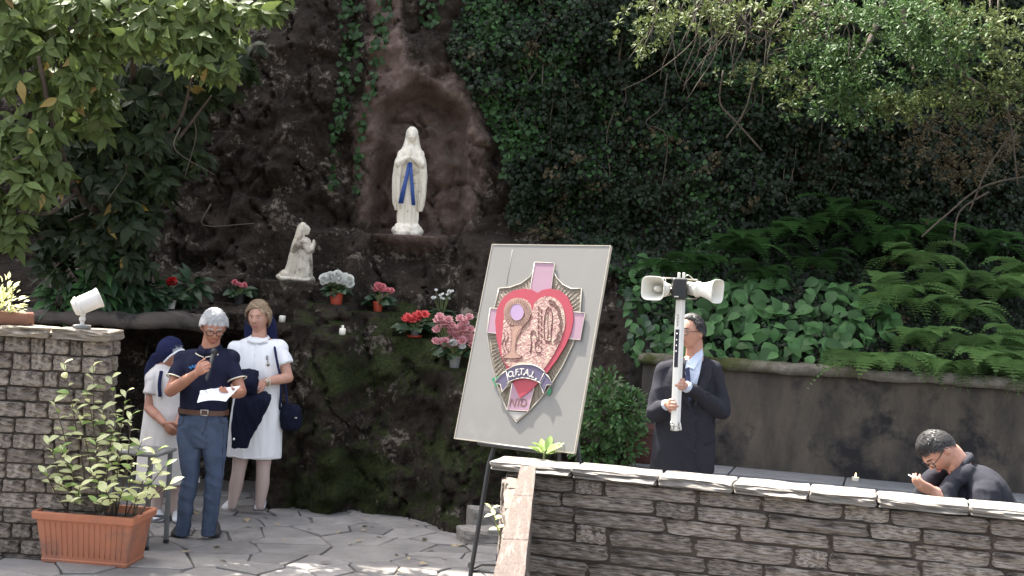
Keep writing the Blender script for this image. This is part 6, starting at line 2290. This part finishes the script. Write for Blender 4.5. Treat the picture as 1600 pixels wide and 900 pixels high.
def layer(name, pts, d0, d1, m_, parent=None, smooth=0):
    P = [ob(*q) for q in pts]
    if smooth:
        P = [tuple(q) for q in catmull(np.array(P + [P[0]]), smooth)[:-1]]
    mb = MB()
    mb.prism(P, BC, BA, BB, d0, d1)
    return mb.build(name, m_, parent or board, smooth=False)


def line(name, pts, r, d, m_, parent, smooth=4, closed=False):
    P = [BC + BA * a + BB * c + BN * d for a, c in (ob(*q) for q in pts)]
    if closed:
        P.append(P[0])
    mb = MB()
    mb.tube(P, r, 6, sub=smooth)
    return mb.build(name, m_, parent)


E_SH = mat('shield_olive', (0.15, 0.128, 0.088), (0.095, 0.08, 0.055), scale=9, rough=0.5, bump=0.6, bscale=60)
E_PINK = mat('emblem_lilac', (0.27, 0.155, 0.205), (0.245, 0.145, 0.19), scale=6, rough=0.5)
E_RED = mat('emblem_red', (0.28, 0.020, 0.038), (0.25, 0.018, 0.034), scale=6, rough=0.5)
E_REL = mat('emblem_relief', (0.31, 0.165, 0.14), (0.20, 0.075, 0.07), scale=26, rough=0.5, bump=1.0, bscale=55, c3=(0.36, 0.27, 0.20), s3=24, t3=0.54, contrast=1.6)
E_EDGE = mat('emblem_pale_edge', (0.30, 0.275, 0.235), (0.23, 0.21, 0.18), scale=20, rough=0.5)
E_LINE = mat('emblem_dark_line', (0.13, 0.055, 0.045), (0.10, 0.045, 0.04), scale=20, rough=0.6)
E_PUR = mat('emblem_purple', (0.055, 0.045, 0.085), (0.07, 0.055, 0.10), scale=10, rough=0.5)
E_DISC = mat('emblem_lilac_disc', (0.24, 0.155, 0.27), (0.28, 0.19, 0.30), scale=10, rough=0.4)
E_GRN = mat('emblem_green', (0.01, 0.16, 0.06), (0.01, 0.13, 0.05), scale=10, rough=0.5)
E_GOLD = mat('emblem_gold', (0.30, 0.175, 0.125), (0.22, 0.12, 0.09), scale=40, rough=0.45)
SHIELD = [(95, 190), (150, 185), (205, 165), (245, 135), (262, 105), (360, 105), (375, 140), (405, 172), (445, 192), (495, 190), (490, 300), (478, 385), (452, 465), (405, 565), (330, 685), (250, 775), (180, 838), (135, 785), (95, 690), (60, 560), (40, 420), (60, 330), (82, 250)]
shd = layer('shield', SHIELD, 0.0, 0.006, E_SH)
line('border', SHIELD, 0.0045, 0.006, E_EDGE, shd, 1, True)
for i in range(90):                       # engraved rays of the shield
    a = 2 * math.pi * i / 90 + 0.05
    cx, cy = 270, 400
    d = np.array([math.cos(a), math.sin(a)])
    def inside(q):
        c_ = False
        for k in range(len(SHIELD)):
            p1, p2 = SHIELD[k], SHIELD[k - 1]
            if (p1[1] > q[1]) != (p2[1] > q[1]) and q[0] < (p2[0] - p1[0]) * (q[1] - p1[1]) / (p2[1] - p1[1]) + p1[0]:
                c_ = not c_
        return c_
    r1 = max((r for r in range(60, 480, 6) if inside((cx + d[0] * r, cy + d[1] * r))), default=0)
    if r1 > 120:
        line('ray', [(cx + d[0] * r1 * 0.55, cy + d[1] * r1 * 0.55), (cx + d[0] * (r1 - 8), cy + d[1] * (r1 - 8))], 0.0016, 0.0062, E_LINE, shd, 1)
for pts in ([(270, 64), (366, 68), (345, 240), (240, 235)], [(165, 630), (275, 640), (240, 786), (136, 780)], [(54, 286), (130, 292), (110, 412), (37, 405)], [(420, 302), (514, 309), (491, 441), (400, 432)]):
    cr = layer('cross_arm', pts, 0.0065, 0.010, E_PINK)
    line('border', pts, 0.0036, 0.010, E_EDGE, cr, 1, True)
HEART = [(285, 213), (310, 199), (345, 192), (390, 200), (430, 230), (455, 285), (460, 340), (448, 405), (420, 470), (380, 535), (325, 610), (260, 680), (200, 723), (172, 660), (140, 590), (105, 510), (86, 430), (80, 350), (90, 285), (122, 232), (165, 203), (215, 192), (255, 196)]
hrt = layer('heart', HEART, 0.0105, 0.015, E_RED)
REL = [(118, 395), (124, 330), (140, 272), (175, 243), (215, 240), (248, 262), (264, 300), (272, 262), (310, 235), (350, 232), (392, 256), (416, 305), (420, 370), (400, 440), (368, 505), (325, 572), (290, 596), (220, 572), (140, 566), (112, 500)]
rel = layer('relief', REL, 0.0155, 0.018, E_REL, smooth=3)
mon = layer('monstrance', [(190 + 66 * math.cos(a), 306 + 68 * math.sin(a)) for a in np.linspace(0, 2 * math.pi, 40)[:-1]], 0.0185, 0.021, E_GOLD)
for i in range(30):
    a = 2 * math.pi * i / 30
    line('ray', [(190 + 40 * math.cos(a), 306 + 42 * math.sin(a)), (190 + 64 * math.cos(a), 306 + 66 * math.sin(a))], 0.0013, 0.0212, E_LINE, mon, 1)
disc = layer('host', [(190 + 33 * math.cos(a), 308 + 40 * math.sin(a)) for a in np.linspace(0, 2 * math.pi, 30)[:-1]], 0.0215, 0.024, E_DISC, mon)
line('outline', [(190 + 34 * math.cos(a), 308 + 41 * math.sin(a)) for a in np.linspace(0, 2 * math.pi, 30)[:-1]], 0.0022, 0.0235, E_LINE, mon, 1, True)
layer('chalice_stem', [(162, 380), (215, 372), (200, 410), (186, 440), (182, 500), (210, 528), (118, 530), (155, 500), (160, 450)], 0.0185, 0.021, E_GOLD, rel, 2)
line('outline', [(150, 360), (160, 400), (162, 450), (152, 500), (118, 526), (212, 526), (182, 500), (182, 450), (196, 400), (240, 356), (258, 310)], 0.0024, 0.0195, E_LINE, rel)
line('figure_outline', [(322, 440), (318, 380), (322, 330), (332, 292), (345, 282), (356, 300), (358, 345), (352, 400), (350, 445)], 0.0026, 0.019, E_LINE, rel, 4, True)
line('figure_outline', [(250, 500), (258, 460), (254, 415), (264, 396), (276, 400), (280, 425), (286, 445), (276, 462), (280, 495), (304, 502)], 0.0026, 0.019, E_LINE, rel)
line('figure_outline', [(338, 300), (336, 350), (338, 400), (334, 438)], 0.0018, 0.019, E_LINE, rel)
for i in range(26):
    a = -1.5 + 2.5 * i / 25
    cx, cy = 345 + 58 * math.cos(a) * (1 + 0.08 * math.sin(5 * i)), 350 + 105 * math.sin(a)
    line('groove', [(cx, cy), (cx - 8 + 3 * math.sin(3 * i), cy + 10), (cx + 4, cy + 24)], 0.002, 0.0188, E_LINE, rel)
for i in range(14):
    x = 285 + (i % 2) * 14
    y = 275 + i * 15
    line('groove', [(x, y), (x + 10, y + 6), (x + 4, y + 18)], 0.0018, 0.0188, E_LINE, rel)
for x0 in (122, 138):
    line('groove', [(x0, 395), (x0 + 6, 430), (x0 - 8, 460), (x0 + 8, 500)], 0.002, 0.0188, E_LINE, rel)
rib = layer('ribbon', [(137, 590), (180, 568), (230, 561), (285, 570), (330, 602), (308, 655), (270, 636), (215, 627), (165, 640), (142, 655)], 0.0185, 0.023, E_PUR, smooth=2)
RO = [(137, 590), (180, 568), (230, 561), (285, 570), (330, 602)]
line('border', RO, 0.0036, 0.023, E_EDGE, rib)
line('border', [(308, 655), (270, 636), (215, 627), (165, 640), (142, 655)], 0.0036, 0.023, E_EDGE, rib)
for pts in ([(137, 592), (110, 612), (80, 648), (108, 658), (118, 695), (150, 652)], [(322, 600), (345, 625), (362, 658), (332, 662), (318, 704), (298, 650)]):
    q = layer('ribbon_tail', pts, 0.0175, 0.0215, E_PUR, rib)
    line('border', pts, 0.0034, 0.0215, E_EDGE, rib, 1, True)
layer('green_corner', [(60, 628), (95, 612), (120, 640), (80, 668)], 0.0065, 0.0085, E_GRN)
layer('green_corner', [(325, 690), (348, 668), (352, 690), (335, 712)], 0.0065, 0.0085, E_GRN)
layer('point', [(140, 786), (228, 792), (182, 830)], 0.0065, 0.010, mat('emblem_grey', (0.30, 0.29, 0.27), (0.2, 0.19, 0.18), scale=10, rough=0.5))


def text(s_, name, p0, p1, size, d, m_, parent, th=0.002):
    """lettering standing on the board from emblem point p0 towards p1"""
    cu = bpy.data.curves.new(name, 'FONT')
    cu.body = s_
    cu.size = size
    cu.extrude = th
    cu.offset = 0.0008
    cu.align_x = 'CENTER'
    cu.align_y = 'CENTER'
    o_ = bpy.data.objects.new('tmp', cu)
    COL.objects.link(o_)
    me = bpy.data.meshes.new_from_object(o_.evaluated_get(bpy.context.evaluated_depsgraph_get()))
    bpy.data.objects.remove(o_)
    a, c = np.array(ob(*p0)), np.array(ob(*p1))
    ang = c - a
    x_ = nrm(BA * ang[0] + BB * ang[1])
    y_ = np.cross(BN, x_)
    p = BC + BA * (a + c)[0] / 2 + BB * (a + c)[1] / 2 + BN * d
    me.transform(Matrix(((x_[0], y_[0], BN[0], p[0]), (x_[1], y_[1], BN[1], p[1]), (x_[2], y_[2], BN[2], p[2]), (0, 0, 0, 1))))
    me.materials.clear()
    me.materials.append(m_)
    put(name, me, parent)


E_TXT = mat('emblem_lettering', (0.45, 0.435, 0.41), (0.40, 0.385, 0.36), scale=20, rough=0.5)
for ch, x, y, a in (('O', 160, 610, 0.16), ('F', 190, 600, 0.08), ('T', 213, 597, 0.0), ('A', 238, 601, -0.08), ('L', 268, 612, -0.18)):
    text(ch, 'letter', (x - 8, y + 8 * a * 2), (x + 8, y - 8 * a * 2), 0.053, 0.0245, E_TXT, rib)
for x, y in ((176, 619), (201, 612), (225, 611), (254, 619), (283, 632)):
    layer('letter_point', [(x + 4.5 * math.cos(t_), y + 4.5 * math.sin(t_)) for t_ in np.linspace(0, 6.283, 9)[:-1]], 0.0235, 0.0285, E_TXT, rib)
for ch, x in (('N', 165), ('T', 192), ('D', 217)):
    text(ch, 'letter', (x - 8, 745), (x + 8, 748), 0.066, 0.0105, E_LINE, board, 0.001)
line('scratch', [(158, 0), (128, 175)], 0.0012, 0.0005, E_EDGE, board, 1)

# easel
ez = thing('easel', 'black metal easel holding the emblem board', 'easel', (at(735, 900, 7.8)[0], 7.8, 0))
l0, l1 = at(764, 725, 7.80), at(735, 900, 7.72)
ld = (l1 - l0) / (l0[2] - l1[2])
foot = l1 + ld * (l1[2] - 0.012)
apex = l0 - ld * (2.12 - l0[2])
apex2 = BC + BB * 0.50 - BN * 0.06
for tgt_, a_ in ((foot, apex2), (np.array([0.62, 7.62, 0.012]), apex2 + [0.03, 0, 0]), (np.array([0.45, 8.75, 0.012]), apex2 + [0.02, 0.03, 0])):
    mb = MB()
    if a_ is apex2:
        mb.tube([tgt_, l1, l0, apex2], 0.0145, 10, sub=1, caps=True)
    else:
        mb.tube([tgt_, a_], 0.0145, 10, sub=1, caps=True)
    mb.build('leg', M_BLACK, ez)
mb = MB()
mb.box(BC - BB * (BH / 2 + 0.014) - BN * 0.005, (0.5, 0.02, 0.05), (BA, BB, BN), bev=0.004)
mb.build('ledge', M_BLACK, ez)
mb = MB()
c1 = at(740, 888, 7.735)
mb.tube([c1, at(752, 883, 7.9), at(800, 884, 8.1)], 0.008, 8, sub=1)
mb.tube([c1 + [0, 0, -0.02], at(752, 893, 7.7), at(800, 897, 7.62)], 0.008, 8, sub=1)
mb.build('brace', M_BLACK, ez)

# ---- horn loudspeaker pole
M_HORN = mat('ivory_plastic', (0.74, 0.72, 0.64), (0.68, 0.66, 0.58), scale=8, rough=0.4)
sp_ = thing('loudspeaker_pole', 'white pole with two ivory horn loudspeakers and black box on top', 'loudspeaker', PBm)
ZP, XP = pdv, nrm(np.cross([0, 1, 0], pdv))
YP = np.cross(ZP, XP)
rotp = math.radians(-38)
XQ, YQ = XP * math.cos(rotp) + YP * math.sin(rotp), -XP * math.sin(rotp) + YP * math.cos(rotp)
mb = MB()
LP_ = np.linalg.norm(PT - PBm)
mb.box((PT + PBm) / 2, (0.053, 0.053, LP_), (XQ, YQ, ZP), bev=0.006)
mb.build('pole', mat('white_enamel', (0.80, 0.79, 0.74), (0.74, 0.73, 0.68), scale=8, rough=0.4), sp_, smooth=False)
mb = MB()
mb.box(onpole(544) - YQ * 0.0280, (0.030, 0.003, 0.265), (XQ, YQ, ZP), bev=0.001)
pnl = mb.build('control_panel', mat('dark_panel', (0.015, 0.015, 0.03), (0.02, 0.02, 0.04), scale=20, rough=0.4), sp_, smooth=False)
for i in range(4):
    mb = MB()
    mb.lathe([(0.0005, 0), (0.006, 0), (0.006, 0.004), (0.0005, 0.005)], onpole(522 + i * 9) - YQ * 0.0295, 12, axes=(XQ, ZP, -YQ))
    mb.build('knob', M_METAL, pnl)
mb = MB()
for i in range(11):
    mb.box(onpole(492 + i * 1.7) - YQ * 0.0273 + XQ * 0.006 * (i % 2 - 0.5), (0.011 - 0.003 * (i % 3), 0.0015, 0.0042), (XQ, YQ, ZP))
mb.build('lettering', M_BLACK, sp_, smooth=False)
bc_ = at(1061, 451, 8.96)
mb = MB()
mb.box(bc_, (0.098, 0.085, 0.142), (XP, YP, ZP), bev=0.006)
bxo = mb.build('amplifier_box', M_BLACK, sp_, smooth=False)
mb = MB()
mb.box(bc_ - YP * 0.0435 + XP * -0.022 - ZP * 0.056, (0.03, 0.003, 0.008), (XP, YP, ZP))
mb.build('badge', M_HORN, bxo)
mb = MB()
mb.tube([at(1036, 434, 8.97), at(1089, 437, 8.97)], 0.0055, 8, sub=1, caps=True)
mb.tube([at(1040, 437, 8.99), at(1040, 458, 8.99)], 0.0055, 8, sub=1, caps=True)
mb.tube([at(1070, 432, 8.97), at(1076, 430, 8.96), at(1083, 436, 8.97)], 0.004, 8)
mb.tube([at(1066, 466, 8.97), at(1089, 467, 8.97)], 0.005, 8, sub=1)
mb.build('bracket', M_METAL, sp_)
mb = MB()
for x in (1061, 1068.5):
    mb.box(at(x, 431, 8.96), (0.018, 0.02, 0.045), (XP, YP, ZP), bev=0.003)
mb.build('clamp', M_HORN, sp_, smooth=False)
mb = MB()
for x in (1048.5, 1062):
    mb.tube([at(x, 661, 8.96), at(x + 1.5, 671, 8.95)], 0.009, 10, caps=True)
mb.tube([at(1048, 664, 8.95), at(1064, 667, 8.95)], 0.005, 8)
mb.build('foot_clamp', M_METAL, sp_)


def horn(mouth, d, back):
    d = nrm(d)
    xa_ = nrm(np.cross(d, Z1))
    za_ = np.cross(xa_, d)
    t_ = thing
    mb = MB()
    def rr(c, hx, hz, ex):
        A = np.linspace(0, 2 * math.pi, 41)[:-1]
        return [c + xa_ * hx * np.sign(math.cos(a)) * abs(math.cos(a)) ** (2 / ex) + za_ * hz * np.sign(math.sin(a)) * abs(math.sin(a)) ** (2 / ex) for a in A]
    prof = [(-0.235, 0.012, 2), (-0.235, 0.046, 2), (-0.165, 0.050, 2), (-0.160, 0.058, 2), (-0.145, 0.058, 2), (-0.14, 0.046, 2), (-0.10, 0.053, 2.4), (-0.05, 0.066, 3.2), (-0.012, 0.080, 3.8), (0, 0.086, 4), (0.004, 0.085, 4), (0.002, 0.080, 4), (-0.012, 0.072, 3.8), (-0.05, 0.058, 3.2), (-0.10, 0.044, 2.4), (-0.13, 0.036, 2), (-0.131, 0.01, 2)]
    mb.rings([rr(mouth + d * q, r * 1.02, r * 0.98, ex) for q, r, ex in prof])
    h_ = mb.build('horn', M_HORN, sp_)
    mb = MB()
    mb.tube([mouth - d * 0.13, mouth - d * 0.055, mouth - d * 0.045], [0.024, 0.020, 0.012], 16, sub=1, caps=True)
    mb.build('phase_plug', M_HORN, h_)
    mb = MB()
    mb.tube([mouth - d * 0.2, back], 0.009, 8, sub=1)
    mb.build('mount', M_METAL, h_)


horn(at(1020, 450.5, 8.84), (-0.52, -0.85, 0.02), bc_)
horn(at(1121, 455.5, 8.86), (0.80, -0.60, -0.05), bc_)

# ---- floodlight on the left wall
fl = thing('floodlight', 'white cylindrical floodlight on the coping of the left wall', 'lamp', at(128, 513, 8.5) * [1, 1, 0] + [0, 0, ltop])
M_FL = mat('white_lamp_paint', (0.62, 0.60, 0.57), (0.54, 0.52, 0.48), scale=10, rough=0.5)
fb = at(128, 513, 8.5)
fb[2] = ltop
mb = MB()
mb.box(fb + [0, 0, 0.013], (0.10, 0.08, 0.026), bev=0.004)
mb.build('base_plate', M_POTG, fl)
mb = MB()
mb.tube([fb + [0, 0, 0.02], fb + [0, 0, 0.055]], 0.014, 10)
mb.ball(fb + [0, 0, 0.066], 0.022, None, 14, 9)
mb.build('knuckle', M_FL, fl)
d = nrm([0.80, 0.35, 0.42])
c = at(136, 473, 8.5)
ax_ = (nrm(np.cross(d, Z1)), np.cross(nrm(np.cross(d, Z1)), d), d)
mb = MB()
mb.lathe([(0.001, -0.098), (0.046, -0.094), (0.057, -0.082), (0.061, -0.03), (0.064, 0.075), (0.069, 0.078), (0.069, 0.090), (0.06, 0.092), (0.058, 0.082), (0.001, 0.082)], c, 28, axes=ax_)
lh = mb.build('lamp_housing', M_FL, fl, sharp=40)
mb = MB()
mb.lathe([(0.062, -0.072), (0.068, -0.068), (0.068, -0.056), (0.062, -0.052)], c, 28, axes=ax_)
mb.build('rim', M_FL, lh)
mb = MB()
mb.tube([fb + [0, 0, 0.066], c - d * 0.02 - np.array([0, 0, 0.05])], 0.016, 10)
mb.build('yoke', M_FL, fl)

# ---- small grey table behind the planter
tb = thing('side_table', 'small grey metal framed table partly hidden behind the planter shrub', 'table', (gnd(228, 862)[0], gnd(228, 862)[1], 0.012))
pA, pB = gnd(228, 862), gnd(259, 851)
ht = 0.665
dx_ = nrm(np.array([-1.0, 0.12, 0]))
dy_ = np.array([*(pB - pA)[:2], 0])
mb = MB()
cc = pA + dx_ * 0.26 + dy_ / 2
mb.box(cc * [1, 1, 0] + [0, 0, ht + 0.012], (0.62, 0.36, 0.024), (-dx_, np.cross(Z1, -dx_), Z1), bev=0.006)
mb.build('table_top', mat('grey_wood', (0.17, 0.17, 0.16), (0.11, 0.11, 0.105), scale=8, rough=0.7, stretch=(0.3, 3, 1)), tb, smooth=False)
M_TLEG = mat('grey_metal', (0.13, 0.135, 0.135), (0.10, 0.105, 0.105), scale=10, rough=0.5)
for p in (pA, pB, pA + dx_ * 0.5, pB + dx_ * 0.5):
    mb = MB()
    mb.box((p[0], p[1], ht / 2 + 0.005), (0.030, 0.030, ht - 0.012), bev=0.003)
    lgo = mb.build('leg', M_TLEG, tb, smooth=False)
    mb = MB()
    mb.box((p[0], p[1], 0.026), (0.036, 0.036, 0.028), bev=0.004)
    mb.build('foot_cap', M_BLACK, lgo, smooth=False)
mb = MB()
mb.tube([[pA[0], pA[1], 0.2], [pB[0], pB[1], 0.2]], 0.010, 8, sub=1)
mb.tube([[*(pB)[:2], 0.2], [*(pB + dx_ * 0.5)[:2], 0.2]], 0.010, 8, sub=1)
mb.build('stretcher', M_TLEG, tb)
